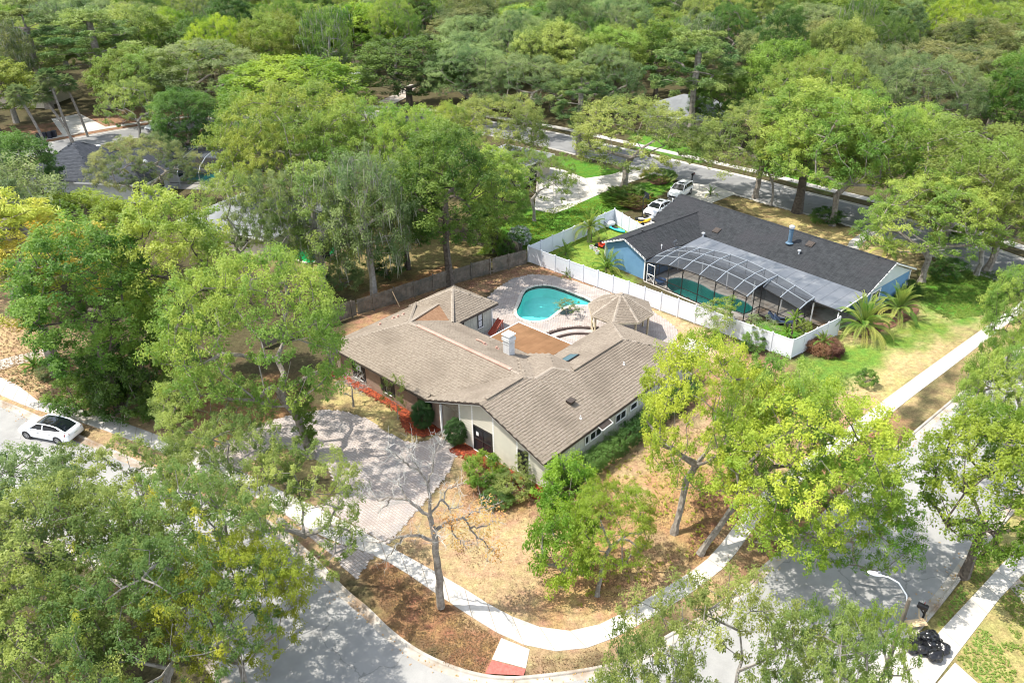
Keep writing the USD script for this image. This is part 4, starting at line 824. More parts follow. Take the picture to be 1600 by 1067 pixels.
def bpipe(x, y, zg, h, r, m): 
    u, v = BF.px(x, y, zg); z = bz(u, v); obj('vent_pipe', MB().tube([(u, v, z-.1), (u, v, z+h)], r, 8).lathe([(0, h+.14), (r*2, h+.06), (r*2, h-.05), (0, h-.06)], 8, (u, v, z)), M[m], brp)
bpipe(1248, 398, 3.3, .35, .09, 'galvanised'); bpipe(1099, 366, 2.9, .45, .10, 'galvanised'); bpipe(1034, 382, 3.2, .4, .04, 'white_plastic'); bpipe(1003, 369, 3.3, .15, .05, 'black_metal'); bpipe(1050, 324.5, 3.2, .3, .05, 'white_plastic')
# dish aerial on the wing
u, v = BF.px(1054, 383, 2.8); z = bz(u, v); ds = thing('satellite_dish', 'small grey dish aerial on the dark roof behind the pool cage', 'aerial', BF.w(u, v, z), BF.rot)
obj('mast', MB().tube([(0, 0, -.05), (0, 0, .6)], .03, 6), M['grey_metal'], ds); mb = MB().lathe([(0, 0), (.2, .02), (.33, .09)], 14); mb.moved(trimesh.transformations.rotation_matrix(-1.0, [0, 1, 0])); mb.v = [q+[.05, 0, .62] for q in mb.v]; obj('dish', mb, M['grey_metal'], ds); obj('feed_arm', MB().tube([(0, 0, .45), (.42, 0, .5)], .015, 5), M['grey_metal'], ds)

# ---------------------------------------------------------------- screened pool cage behind the blue house
cg = thing('pool_cage', 'screened aluminium pool cage with arched roof beams behind the blue house', 'pool cage', BF.loc(), BF.rot)
slab_ = part_x(cg, 'deck'); p2l = Polygon([tuple(BF.l(p)) for p in pool2_poly.exterior.coords])
obj('deck_slab', sheet(Polygon(cage_deck_l).difference(p2l.buffer(.28)), .03), M['old_concrete'], slab_)
UP = [-19.0, -17.7, -16.0, -14.2, -12.2, -10.2, -8.1, -6.65]; UQ = [-6.65, -4.65, -2.55]; VF, V2, VB = -9.2, -6.75, -4.4
zf = lambda u: float(np.interp(u, [-19, -17.9, -16.1, -14.2, -12.2, -10.2, -8, -6.65], [2.15, 2.45, 2.77, 2.96, 3.05, 3.07, 2.92, 2.78])); zu = lambda u: float(np.interp(u, [-19, -17.3, -15, -13, -11, -9, -7, -4.8, -2.5], [2.5, 3.1, 3.55, 3.8, 3.92, 3.77, 3.55, 3.15, 2.65]))
prof_ = lambda u: [(VF, zf(u)), (-7.7, zf(u)+.62*(zu(u)-zf(u))+.08), (-6.0, zf(u)+.92*(zu(u)-zf(u))+.08), (VB, zu(u))]
z2 = lambda u: float(np.interp(u, [-6.65, -5.3, -2.5], [2.95, 2.75, 2.2])); prof2_ = lambda u: [(V2, z2(u)), (-5.6, z2(u)+.6*(zu(u)-z2(u))+.05), (VB, zu(u))]
beam = lambda a, b, w=.055, h=.10, m='bronze', nm='beam': obj(nm, MB().bar(a, b, w, h), M[m], cg)
quad = lambda a, b, c, d: MB().add([a, b, c, d], [(0, 1, 2, 3)])
for us, vf, pf in ((UP, VF, prof_), (UQ, V2, prof2_)):
    for k, u in enumerate(us):
        p = pf(u); 
        if not (vf == V2 and k == 0):
            beam((u, vf, 0), (u, vf, p[0][1]), .075, .075, nm='post'); beam((u, VB, 2.35), (u, VB, p[-1][1]), .06, .06, nm='post'); beam((u, VB, p[-1][1]-.7), (u, VB-.65, p[-1][1]-.02), .04, .04, nm='brace'); beam((u, vf, p[0][1]-.5), (u, vf+.5, p[0][1]+.12), .04, .04, nm='brace')
        for (va, za), (vb, zb) in zip(p[:-1], p[1:]): beam((u, va, za), (u, vb, zb), .06, .12, 'silver_beam')
    for ua, ub in zip(us[:-1], us[1:]):
        pa, pb = pf(ua), pf(ub)
        for (va, za), (_, zb) in zip(pa, pb): beam((ua, va, za), (ub, va, zb), .055, .08, 'silver_beam' if va > vf else 'bronze')
        for i in range(len(pa)-1): obj('roof_screen', quad((ua, *pa[i]), (ub, *pb[i]), (ub, *pb[i+1]), (ua, *pa[i+1])), M['screen'], cg)
        obj('wall_screen', quad((ua, vf, 0), (ub, vf, 0), (ub, *pb[0]), (ua, *pa[0])), M['screen_wall'], cg); obj('wall_screen', quad((ua, VB, 2.4), (ub, VB, 2.4), (ub, *pb[-1]), (ua, *pa[-1])), M['screen_wall'], cg)
        for z_ in (.12, .95): beam((ua, vf, z_), (ub, vf, z_), .05, .07, nm='rail')
for u, v, z in ((-2.55, VB, 2.5), (-2.55, -5.6, 2.5), (-6.65, -7.9, 3.1), (-6.65, V2, 3.3), (-19.0, -7.0, 2.5), (-19.0, -8.1, 2.4)): beam((u, v, 0), (u, v, z), .065, .065, nm='post')
for z_ in (.12, .95): beam((-2.55, V2, z_), (-2.55, VB, z_), .05, .07, nm='rail'); beam((-6.65, VF, z_), (-6.65, V2, z_), .05, .07, nm='rail'); beam((-19, VF, z_), (-19, VB, z_), .05, .07, nm='rail')
for u, pr_ in ((-19.0, prof_(-19.0)), (-6.65, prof_(-6.65)[:3]), (-2.55, prof2_(-2.55))):
    vs = [p[0] for p in pr_]; pts = [(u, v, 0) for v in vs]+[(u, v, z) for v, z in pr_[::-1]]; n = len(vs)
    obj('wall_screen', MB().add(pts, [(i, i+1, 2*n-2-i, 2*n-1-i) for i in range(n-1)]), M['screen_wall'], cg)
# screen door by the wing
sd = part_x(cg, 'screen_door', (-18.25, VF-.03, 0)); obj('door_frame', MB().bar((-.5, 0, 0), (-.5, 0, 2.1), .06).bar((.5, 0, 0), (.5, 0, 2.1), .06).bar((-.5, 0, 2.1), (.5, 0, 2.1), .06).bar((-.5, 0, 1.0), (.5, 0, 1.0), .06).bar((-.5, 0, .2), (.5, 0, 1.0), .03).bar((.5, 0, .2), (-.5, 0, 1.0), .03), M['white_trim'], sd)
pool('swimming_pool', 'green tinted pool inside the screened cage', pool2_poly, BF, .035, -.10, 1.3, 'pool_plaster_deep', 'green_water', 'coping', .28)
pt = thing('fountain_bowl', 'round dark blue bowl standing on the cage deck beside the pool', 'bowl', U(1031.5, 443.5), 0)
obj('bowl', MB().lathe([(0, .06), (.25, .05), (.5, .3), (.62, .48), (.58, .5), (.45, .34), (0, .3)], 18), M['blue_glaze'], pt); obj('bowl_foot', MB().lathe([(.3, 0), (.22, .1), (0, .1)], 12), M['blue_glaze'], pt)
def lounger(label, p, rot, m='navy_fabric'):
    t = thing('sun_lounger', label, 'sun lounger', p, rot)
    obj('frame', MB().box((-.32, .3, .28), (.05, 1.9, .06)).box((.32, .3, .28), (.05, 1.9, .06)).box((0, -.6, .28), (.64, .05, .06)).box((0, 1.2, .28), (.64, .05, .06)), M['grey_metal'], t)
    for x in (-.3, .3):
        for y in (-.55, 1.15): obj('leg', MB().box((x, y, .13), (.04, .04, .26)), M['grey_metal'], t)
    obj('seat_cushion', MB().box((0, -.05, .36), (.66, 1.3, .10)), M[m], t); b = MB().box((0, .35, 0), (.66, .75, .10)); b.moved(trimesh.transformations.rotation_matrix(.75, [1, 0, 0])); b.v = [q+[0, .6, .38] for q in b.v]; obj('back_cushion', b, M[m], t)
lounger('dark blue cushioned lounger on the cage deck beyond the small palms', U(1218, 503.5), BF.rot+2.0); lounger('second dark blue lounger pushed against its twin on the cage deck', U(1228, 507), BF.rot+2.2)
for k, (x, y) in enumerate([(1092, 428), (1100, 432)]):
    t = thing('patio_chair', ['slim pale metal chair under the patio roof nearer the wing', 'slim pale metal chair under the patio roof nearer the cage doors'][k], 'chair', BF.w(-15.3+k*1.6, -2.8), BF.rot+k); obj('seat', MB().box((0, 0, .45), (.5, .5, .05)), M['silver_beam'], t); obj('backrest', MB().box((0, .24, .75), (.5, .04, .55)), M['silver_beam'], t)
    for a in (-.22, .22):
        for b in (-.22, .22): obj('leg', MB().box((a, b, .21), (.03, .03, .43)), M['silver_beam'], t)

# ---------------------------------------------------------------- vehicles (x forward, y left)
def loft(secs):
    """Sections (x, [(y, z) ...] from the left sill over the top to the right sill) joined into a shell."""
    n = len(secs[0][1]); v = np.array([(x, y, z) for x, pts in secs for y, z in pts]); q = [(i*n+j, i*n+j+1, (i+1)*n+j+1, (i+1)*n+j) for i in range(len(secs)-1) for j in range(n-1)]
    q += [(i*n+n-1, i*n, (i+1)*n, (i+1)*n+n-1) for i in range(len(secs)-1)]
    v = np.vstack([v, [np.mean(v[:n], 0), np.mean(v[-n:], 0)]]); f = [t for a, b, c, d in q for t in ((a, c, b), (a, d, c))]
    f += [(j, (j+1) % n, len(v)-2) for j in range(n)]+[((len(secs)-1)*n+(j+1) % n, (len(secs)-1)*n+j, len(v)-1) for j in range(n)]
    m = trimesh.Trimesh(v, f, process=False); trimesh.repair.fix_normals(m); return m
def car(name, label, cat, p, rot, L=4.84, W=1.86, H=1.47, suv=False, m='car_white', roof_glass=False, rack=False):
    t = thing(name, label, cat, p, rot); h2 = W/2; g = .20 if not suv else .26; belt = .93 if not suv else 1.06
    xs = np.array([-.5, -.47, -.40, -.30, -.12, .08, .22, .34, .44, .485, .5])*L
    top = np.array([.80, 1.0, 1.08, 1.06, belt+.06, belt+.03, .99, .93, .82, .70, .60])+(.10 if suv else 0)
    if suv: top[:3] = [.95, 1.1, 1.15]
    wid = np.array([.80, .91, .97, 1.0, 1.0, 1.0, 1.0, .98, .93, .84, .74])*h2; bot = np.array([.42, .32, .24, g, g, g, g, .22, .24, .30, .38])
    secs = []
    for x, zt, w, zb in zip(xs, top, wid, bot):
        mid = zb+(zt-zb)*.55; half = [(w*.90, zb), (w*.985, zb+.12), (w, mid), (w*.985, zt-.16), (w*.93, zt-.05), (w*.78, zt), (w*.4, zt+.018)]
        secs.append((x, half+[(-y, z) for y, z in half[::-1]]))
    obj('body', loft(secs), M[m], t, smooth=40)
    # cabin glass, then the roof skin and pillars over it
    if not suv: cx = np.array([-.43, -.30, -.17, .0, .10, .245])*L; cz = np.array([1.06, H-.10, H-.01, H, H-.05, 1.0]); cw = np.array([.72, .70, .69, .70, .71, .80])*h2
    else: cx = np.array([-.475, -.43, -.25, .0, .08, .23])*L; cz = np.array([1.12, H-.08, H-.01, H, H-.04, 1.08]); cw = np.array([.80, .76, .76, .77, .78, .86])*h2
    secs = []
    for x, zt, w in zip(cx, cz, cw):
        wb = min(h2*.95, w+.20*(zt-.95)); zb = min(belt-.04, zt-.05); half = [(wb, zb), (wb*.97, zb+(zt-zb)*.3), (w*1.02, zb+(zt-zb)*.82), (w*.93, zt-.02), (w*.5, zt+.012)]; secs.append((x, half+[(-y, z) for y, z in half[::-1]]))
    obj('cabin_glass', loft(secs), M['car_glass'], t, smooth=30)
    sk = []; a, b = (1, 4) if not suv else (1, 4)
    for i in range(a, b+1):
        w, zt, x = cw[i], cz[i], cx[i]; sk.append((x, [(w*1.03, zt-.10), (w*.95, zt-.004), (w*.5, zt+.028), (-w*.5, zt+.028), (-w*.95, zt-.004), (-w*1.03, zt-.10)]))
    if roof_glass:
        rm = MB()
        for s in (-1, 1): rm.tube([(cx[i], s*cw[i]*.97, cz[i]-.012) for i in range(0, 6)], .045, 6)
        obj('roof_rail', rm, M[m], t); obj('roof_panel', MB().hull([(cx[4]-.1, y*cw[4]*.85, cz[4]+.0) for y in (-1, 1)]+[(cx[4]-.32, y*cw[4]*.85, cz[4]+.035) for y in (-1, 1)]+[(cx[4]-.2, y*cw[4]*.85, cz[4]-.05) for y in (-1, 1)]), M['car_glass'], t)
    else: obj('roof_panel', loft(sk), M[m], t, smooth=40)
    pm = MB()
    for s in (-1, 1):
        for i, (dx, wd) in ((5, (0, .05)), (0, (0, .07))):
            j = 4 if i == 5 else 1; pm.tube([(cx[i], s*(cw[i]+.10*(i == 5)), cz[i]-.02), (cx[j], s*cw[j]*1.0, cz[j]-.03)], wd, 6)
        xb = cx[3]-.12; pm.bar((xb, s*h2*.945, belt-.02), (xb-.03, s*cw[3]*1.02, cz[3]-.10), .08, .03)
    obj('pillars', pm, M[m], t)
    if not suv and not roof_glass: obj('sunroof', MB().box((cx[3]-.35, 0, cz[3]+.028), (.55, .8, .012)), M['car_glass'], t)
    if rack:
        for s in (-1, 1): obj('roof_rack', MB().tube([(cx[1], s*.55, H-.02), (cx[1]+.15, s*.56, H+.07), (cx[4]-.2, s*.58, H+.08), (cx[4], s*.58, H)], .025, 6), M['black_metal'], t)
        obj('sunroof', MB().box((cx[3]-.1, 0, cz[3]+.03), (.6, .8, .012)), M['car_glass'], t)
    wr = .335 if not suv else .37
    for sx in (.305, -.285):
        for s in (-1, 1):
            wt = part_x(t, 'wheel', (sx*L, s*(h2-.105), wr), 0)
            ar = MB().lathe([(0, 0), (wr+.055, 0), (wr+.055, .02), (0, .02)], 22); ar.moved(trimesh.transformations.rotation_matrix(-math.pi/2*s, [1, 0, 0])); ar.v = [q+[0, s*.088, .01] for q in ar.v]; obj('wheel_arch', ar, M['black_metal'], wt)
            ty = MB().lathe([(wr*.66, -.10), (wr*.93, -.11), (wr, -.07), (wr, .07), (wr*.93, .11), (wr*.66, .10)], 22); ty.moved(trimesh.transformations.rotation_matrix(-math.pi/2*s, [1, 0, 0])); ty.v = [q+[0, s*.012, 0] for q in ty.v]; obj('tyre', ty, M['tyre'], wt)
            rm = MB().lathe([(wr*.66, .085), (wr*.58, .095), (wr*.55, .05)], 20)
            for k in range(5): a_ = k*2*math.pi/5; rm.bar((0, 0, .085), (math.cos(a_)*wr*.6, math.sin(a_)*wr*.6, .085), .07, .02)
            rm.lathe([(0, .10), (.05, .098), (.05, .06)], 10); rm.moved(trimesh.transformations.rotation_matrix(-math.pi/2*s, [1, 0, 0])); rm.v = [q+[0, s*.03, 0] for q in rm.v]; obj('rim', rm, M['rim'], wt)
    for s in (-1, 1):
        obj('tail_light', MB().hull([(x, s*y, z) for x, y, z in ((-.487*L, h2*.62, .93), (-.487*L, h2*.62, .80), (-.44*L, h2*.955, .98), (-.45*L, h2*.955, .80), (-.46*L, h2*.80, 1.0), (-.497*L, h2*.60, .86))]), M['tail_red'], t)
        obj('headlight', MB().hull([(x, s*y, z) for x, y, z in ((.488*L, h2*.60, .70), (.492*L, h2*.58, .62), (.43*L, h2*.93, .80), (.44*L, h2*.935, .68), (.46*L, h2*.78, .80))]), M['headlight'], t)
        obj('mirror', MB().ball((.165*L, s*(h2+.09), belt+.08), .11, 1, (.6, 1, .7)), M[m], t)
        for hx in (.06, -.17): obj('door_handle', MB().box((hx*L, s*(h2-.005), belt-.12), (.22, .03, .035)), M['rim'], t)
    obj('number_plate', MB().box((-.499*L, 0, .78), (.03, .32, .16)), M['plate'], t); obj('grille', MB().box((.498*L, 0, .50), (.03, 1.05, .22)), M['black_metal'], t); obj('rear_bumper_trim', MB().box((-.49*L, 0, .42), (.06, 1.3, .14)), M['black_metal'], t)
    obj('windscreen_wiper', MB().bar((.215*L, .45, 1.06), (.19*L, -.25, 1.12), .02), M['black_metal'], t)
    return t
A_, B_ = U(36, 664, .35), U(124, 680, .35); d = A_-B_
car('parked_car', 'white saloon with black panoramic roof parked at the kerb on the street', 'car', ((A_+B_)/2*np.array([1, 1, 0])+[0, 0, -.10]), math.atan2(d[1], d[0]), roof_glass=True)
a, b = U(1014, 334, .5), U(1042, 320, .5); d = a-b
car('parked_car', 'white saloon with closed sunroof parked beside the dark roof, behind the basketball hoop', 'car', ((a+b)/2*np.array([1, 1, 0])+[0, 0, .02]), math.atan2(d[1], d[0]), L=4.7, W=1.8)
a, b = U(1049, 309, .5), U(1076, 292, .5); d = a-b
car('parked_suv', 'white sport utility car with roof rails parked at the top of the side drive', 'car', ((a+b)/2*np.array([1, 1, 0])+[0, 0, .02]), math.atan2(d[1], d[0]), L=4.75, W=1.88, H=1.72, suv=True, rack=True)
a, b = U(232, 201, .5), U(262, 193, .5); d = a-b
car('parked_suv', 'pale sport utility car parked on the back street under the trees', 'car', ((a+b)/2*np.array([1, 1, 0])+[0, 0, -.10]), math.atan2(d[1], d[0]), L=4.6, H=1.68, suv=True)
# van by the brown house
vn = U(557, 132); vt = thing('parked_van', 'white high roofed van parked before the brown roofed house', 'van', vn, -1.45)
obj('body', MB().hull([(x, y, z) for x, y, z in [(2.6, .8, .5), (2.6, -.8, .5), (2.55, .9, .95), (2.55, -.9, .95), (1.9, .95, 1.15), (1.9, -.95, 1.15), (1.2, .85, 2.0), (1.2, -.85, 2.0), (-2.5, .9, 2.05), (-2.5, -.9, 2.05), (-2.55, 1, .4), (-2.55, -1, .4), (2.4, 1, .4), (2.4, -1, .4)]]), M['car_white'], vt)
obj('windscreen', MB().hull([(1.93, .82, 1.2), (1.93, -.82, 1.2), (1.3, .76, 1.93), (1.3, -.76, 1.93), (1.98, .8, 1.2), (1.98, -.8, 1.2), (1.35, .74, 1.93), (1.35, -.74, 1.93)]), M['car_glass'], vt)
for s in (-1, 1):
    obj('side_window', MB().box((.6, s*.93, 1.6), (1.1, .06, .5)), M['car_glass'], vt); obj('headlight', MB().box((2.5, s*.72, .85), (.15, .3, .2)), M['headlight'], vt)
    for x in (1.6, -1.6): mb = MB().lathe([(0, -.1), (.34, -.1), (.36, 0), (.34, .1), (0, .1)], 14); mb.moved(trimesh.transformations.rotation_matrix(math.pi/2, [1, 0, 0])); mb.v = [q+[x, s*.92, .36] for q in mb.v]; obj('wheel', mb, M['tyre'], vt)

# ---------------------------------------------------------------- houses farther away
def far_house(name, label, fr, u, v, z, slope, walls, roofm, wins=(), hip=True, ridge='u'):
    t = thing(name, label, 'house', fr.loc(), fr.rot); (u0, u1), (v0, v1) = u, v; r = Roof(); o = .5
    pl = [(0, slope, z-slope*v0), (0, -slope, z+slope*v1)] if ridge == 'u' else []
    if ridge == 'u' and hip or ridge == 'v': pl += [(slope, 0, z-slope*u0), (-slope, 0, z+slope*u1)]
    if ridge == 'v' and hip: pl += [(0, slope, z-slope*v0), (0, -slope, z+slope*v1)]
    r.add((u0, u1, v0, v1), pl); rp = part_x(t, 'roof'); obj('roof_deck', r.solid(z-.15), M[roofm], rp)
    if roofm != 'pale_roof': obj('shingles', r.shingles(ex=.25, tab=.5, thick=.012, wav=.004, seed=3), M[roofm], rp, kind='stuff')
    obj('fascia', MB().box(((u0+u1)/2, v0-.02, z-.08), (u1-u0, .03, .2)).box(((u0+u1)/2, v1+.02, z-.08), (u1-u0, .03, .2)).box((u0-.02, (v0+v1)/2, z-.08), (.03, v1-v0, .2)).box((u1+.02, (v0+v1)/2, z-.08), (.03, v1-v0, .2)), M['white_trim'], rp)
    obj('wall', MB().box(((u0+u1)/2, (v0+v1)/2, (z-.2)/2), (u1-u0-2*o, v1-v0-2*o, z)), M[walls], t)
    for (c, side, w, h, zb) in wins:
        at, rot = {'f': ((c, v0+o, zb), 0), 'b': ((c, v1-o, zb), math.pi), 'l': ((u0+o, c, zb), -math.pi/2), 'r': ((u1-o, c, zb), math.pi/2)}[side]; window(t, w, h, at, rot, 'bronze', 1, 1 if w > 1.2 else 0)
    return t, r
# white house with grey roofs and its pool cage, seen between the trees
WF = Frame(100, U(222, 318)[:2]); 
wt, wr_ = far_house('white_house', 'white walled house with hipped grey roof beyond the street trees', WF, (-9.0, 1.2), (-.5, 14), 2.7, .58, 'white_stucco', 'grey_shingle', [(-.3, 'f', .95, 1.2, .9), (4, 'r', 1.4, 1.2, .9), (9, 'r', 1.4, 1.2, .9)])
wr2 = Roof().add((-18, -6.5, 0, 12), [(.62, 0, 2.7+.62*18), (-.62, 0, 2.7-.62*6.5), (0, .62, 2.7), (0, -.62, 2.7+.62*12)]); rp2 = part_x(wt, 'roof'); obj('roof_deck', wr2.solid(2.55), M['grey_shingle'], rp2); obj('shingles', wr2.shingles(ex=.25, tab=.5, seed=4), M['grey_shingle'], rp2, kind='stuff'); obj('wall', MB().box((-11.7, 8, 1.3), (9.5, 11, 2.6)), M['white_stucco'], wt)
for k, p in enumerate(((-.9, 4.0), (-11.5, 9.5))): obj('roof_vent', MB().lathe([(.35, 3.6), (.4, 4.5+.2*k), (.2, 4.7+.2*k), (0, 4.7+.2*k)], 10, (*p, 0)), M['galvanised'], rp2)
obj('electric_meter', MB().box((-.95, -.1+.06, 1.2), (.25, .14, .4)), M['grey_metal'], wt)
wc = thing('pool_cage', 'grey screened pool cage with a rounded roof behind the white house', 'pool cage', U(302, 284), WF.rot)
WU, arcp = [-6.5, -3.2, 0, 3.2, 6.3], [(-3.4, 0), (-3.4, 2.4), (-2.6, 3.2), (-.9, 3.9), (1.2, 4.2), (3.4, 4.2), (5.0, 3.8), (6.0, 2.6), (6.2, 0)]
for u in WU: obj('beam', MB().tube([(u, v, z) for v, z in arcp], .07, 5), M['silver_beam'], wc)
for ua, ub in zip(WU[:-1], WU[1:]):
    for k, ((va, za), (vb, zb)) in enumerate(zip(arcp[:-1], arcp[1:])):
        obj('screen_panel', quad((ua, va, za), (ub, va, za), (ub, vb, zb), (ua, vb, zb)), M['grey_screen' if k > 2 else 'screen_wall'], wc)
obj('rail', MB().bar((-6.5, -3.4, 2.4), (6.3, -3.4, 2.4), .09).bar((-6.5, -3.4, .9), (6.3, -3.4, .9), .07), M['bronze'], wc); obj('deck_slab', MB().box((-.1, 1.4, .0), (12.6, 9.4, .06)), M['concrete'], wc)
def raised_pool(label, p, rot, pg, wm):
    t = thing('swimming_pool', label, 'pool', p, rot); pg = Polygon(pg); obj('water', sheet(pg, .10), M[wm], t); obj('basin', sheet(pg, .045), M['pool_plaster'], t); obj('coping', MB().prism(pg.buffer(.3).difference(pg), .03, .13), M['coping'], t)
raised_pool('bright turquoise pool inside the rounded grey cage', U(303, 277), WF.rot, [(-4.5, -1.8), (3.2, -1.8), (4.6, .2), (2.6, 2.2), (-4.0, 1.6)], 'pool_water')
# neighbour behind the wooden fence: grey roof, cage and two bright pools, seen through gaps
NF = Frame(118, U(440, 392)[:2])
far_house('grey_roofed_house', 'low house with pale grey roof half hidden behind the tall trees', NF, (-13, 1.0), (-3, 9), 2.6, .30, 'beige_wall', 'pale_roof', [(-3, 'f', 1.4, 1.1, .9), (-8, 'f', 1.4, 1.1, .9)])
nc = thing('pool_cage', 'dark screened pool cage around the vivid green pool', 'pool cage', U(502, 384), NF.rot)
for u in (-3.6, 0, 3.6):
    obj('beam', MB().tube([(u, -4, 0), (u, -4, 2.3), (u, -2.4, 3.2), (u, 2.4, 3.2), (u, 4, 2.3), (u, 4, 0)], .06, 5), M['bronze'], nc)
for ua, ub in ((-3.6, 0), (0, 3.6)):
    for (va, za), (vb, zb) in (((-4, 2.3), (-2.4, 3.2)), ((-2.4, 3.2), (2.4, 3.2)), ((2.4, 3.2), (4, 2.3)), ((4, 2.3), (4, 0))): obj('screen_panel', quad((ua, va, za), (ub, va, za), (ub, vb, zb), (ua, vb, zb)), M['screen'], nc)
obj('rail', MB().bar((-3.6, -4, 1.0), (3.6, -4, 1.0), .07).bar((3.6, -4, 1.0), (3.6, 4, 1.0), .07).bar((-3.6, -4, 2.3), (3.6, -4, 2.3), .07), M['bronze'], nc); obj('deck_slab', MB().box((0, 0, .0), (7.4, 8.2, .06)), M['plywood'], nc)
raised_pool('vivid green pool glimpsed below the tall trees', U(490, 393), NF.rot, [(-2.4, -2.6), (2.0, -3.0), (2.6, .5), (1.2, 2.8), (-1.8, 2.4)], 'algae_water')
ts_ = thing('tool_shed', 'small dark shed standing beside the vivid green pool', 'shed', U(499, 404), NF.rot); obj('wall', MB().box((0, 0, .9), (2.0, 1.4, 1.8)), M['bin'], ts_); obj('roof', MB().hull([(x, y, z) for x in (-1.1, 1.1) for y, z in ((-.8, 1.8), (.8, 1.8), (0, 2.3))]), M['brown_trim'], ts_)
# pale house at the end of the concrete drive
DF = Frame(128, U(806, 290)[:2])
far_house('pale_house', 'pale roofed house hidden among oaks beside the concrete drive', DF, (-8, 1), (-2, 8), 2.7, .32, 'beige_wall', 'pale_roof', [(3, 'r', 2.4, 2.1, .05), (-3, 'f', 1.5, 1.1, .9)])
# brown house with van, roof tent house, glimpses of far roofs
XF = Frame(97, U(545, 128)[:2])
far_house('brown_house', 'brown roofed house with grey walls behind the white van', XF, (-12, 3), (-.5, 12), 2.9, .40, 'sage_siding', 'brown_shingle', [(-4, 'f', 2.4, 2.2, .05), (-9, 'f', 1.4, 1.1, .9)])
obj('porch_gable', MB().hull([(u, v, z) for u, v, z in ((-1.5, .4, 3.4), (2.0, .4, 3.4), (.25, .4, 4.4), (-1.5, 3, 3.4), (2.0, 3, 3.4), (.25, 3.6, 4.4))]), M['brown_shingle'], part_x(stage.GetPrimAtPath('/World/brown_house'), 'dormer'))
TF = Frame(112, U(1105, 213)[:2])
far_house('grey_hip_house', 'house with steep pale grey hipped roof behind the tall pine', TF, (-11, 3), (0, 11), 2.6, .5, 'beige_wall', 'pale_roof', [(-3, 'f', 1.4, 1.1, .9)])
for k, (x, y, az, m, lb) in enumerate([(35, 160, 95, 'brown_shingle', 'brown roofed house beyond the tall palms on the back street'), (750, 72, 100, 'slate_shingle', 'dark roofed house glimpsed deep between grey oaks'), (1275, 78, 110, 'pale_roof', 'pale roofed house glimpsed beyond the dark oaks of the far street'), (1215, 42, 110, 'pale_roof', 'whitish roof glimpsed in the far wood'), (1400, 92, 118, 'grey_shingle', 'grey roofed house glimpsed between olive crowns'), (965, 62, 100, 'brown_shingle', 'brown roof glimpsed behind the dark far oaks'), (1560, 20, 115, 'pale_roof', 'pale roof at the top edge of the far wood'), (1370, 118, 118, 'brown_shingle', 'low brown roof glimpsed above the lime crowns')]):
    far_house('far_house', lb, Frame(az, U(x, y)[:2]), (-8, 8), (-5, 5), 2.8, .38, 'white_stucco' if k % 2 else 'beige_wall', m, [(-4, 'f', 1.4, 1.2, .9), (3, 'f', 1.4, 1.2, .9)])

# ---------------------------------------------------------------- street furniture and loose things
pb = U(1421, 935, 7.6); lamp = thing('street_lamp', 'street lamp with white head on a curved arm above the road', 'street lamp', (pb[0], pb[1], 0), 0)
obj('pole', MB().tube([(0, 0, -.1), (0, 0, 4), (0, 0, 7.6)], [.13, .11, .095], 10), M['grey_wood'], lamp)
hd = U(1378, 899, 8.5)-pb; hd[2] = 8.5; dh = unit(np.array([hd[0], hd[1], 0]))
obj('arm', MB().tube([(0, 0, 7.2), dh*.15+[0, 0, 7.75], dh*np.linalg.norm(hd[:2])*.45+[0, 0, 8.35], dh*np.linalg.norm(hd[:2])*.8+[0, 0, 8.52], dh*np.linalg.norm(hd[:2])+[0, 0, 8.5]], .035, 7), M['lamp_white'], lamp)
mb = MB().ball((0, 0, 0), 1, 2, (.34, .13, .09)); k, q = dh[0], dh[1]; mb.moved(np.array([[k, -q, 0, 0], [q, k, 0, 0], [0, 0, 1, 0], [0, 0, 0, 1]])); mb.v = [v+hd+dh*.3 for v in mb.v]; obj('lamp_head', mb, M['lamp_white'], lamp, smooth=True)
obj('photocell', MB().tube([hd+dh*.15+[0, 0, .08], hd+dh*.15+[0, 0, .2]], .05, 8), M['grey_metal'], lamp)
def mailbox(label, p, rot, m='black_metal'):
    t = thing('mailbox', label, 'mailbox', p, rot); obj('post', MB().box((0, 0, .55), (.11, .11, 1.2)).box((.18, 0, .78), (.5, .09, .09)).bar((0, 0, .45), (.3, 0, .78), .06), M[m], t)
    pr = [(-.14, .84), (.14, .84), (.14, 1.0)]+[(.14*math.cos(a), 1.0+.12*math.sin(a)) for a in np.linspace(.4, math.pi-.4, 5)]+[(-.14, 1.0)]
    m2 = trimesh.creation.extrude_polygon(Polygon(pr), .55, engine="earcut"); vv = np.array(m2.vertices); obj('box', MB().add(np.c_[vv[:, 2]-.1, vv[:, 0], vv[:, 1]], m2.faces), M[m], t); obj('flag', MB().box((.15, -.16, 1.05), (.04, .015, .22)), M['red_plastic'], t); obj('box_door', MB().box((.455, 0, .96), (.02, .26, .24)), M['grey_metal'], t)
mailbox('black mailbox on a black post beside the rubbish bags at the kerb', U(1441, 968), math.radians(140)); mailbox('small dark mailbox at the kerb of the back street beside the side drive', U(1081, 283), math.radians(50))
rng = np.random.default_rng(11)
bags = [(1413, 1003, .30), (1428, 1001, .34), (1440, 995, .33), (1453, 992, .36), (1436, 1012, .42), (1450, 1006, .38), (1462, 1004, .36), (1458, 1022, .44), (1422, 1010, .33), (1472, 1012, .36), (1446, 1000, .36)]
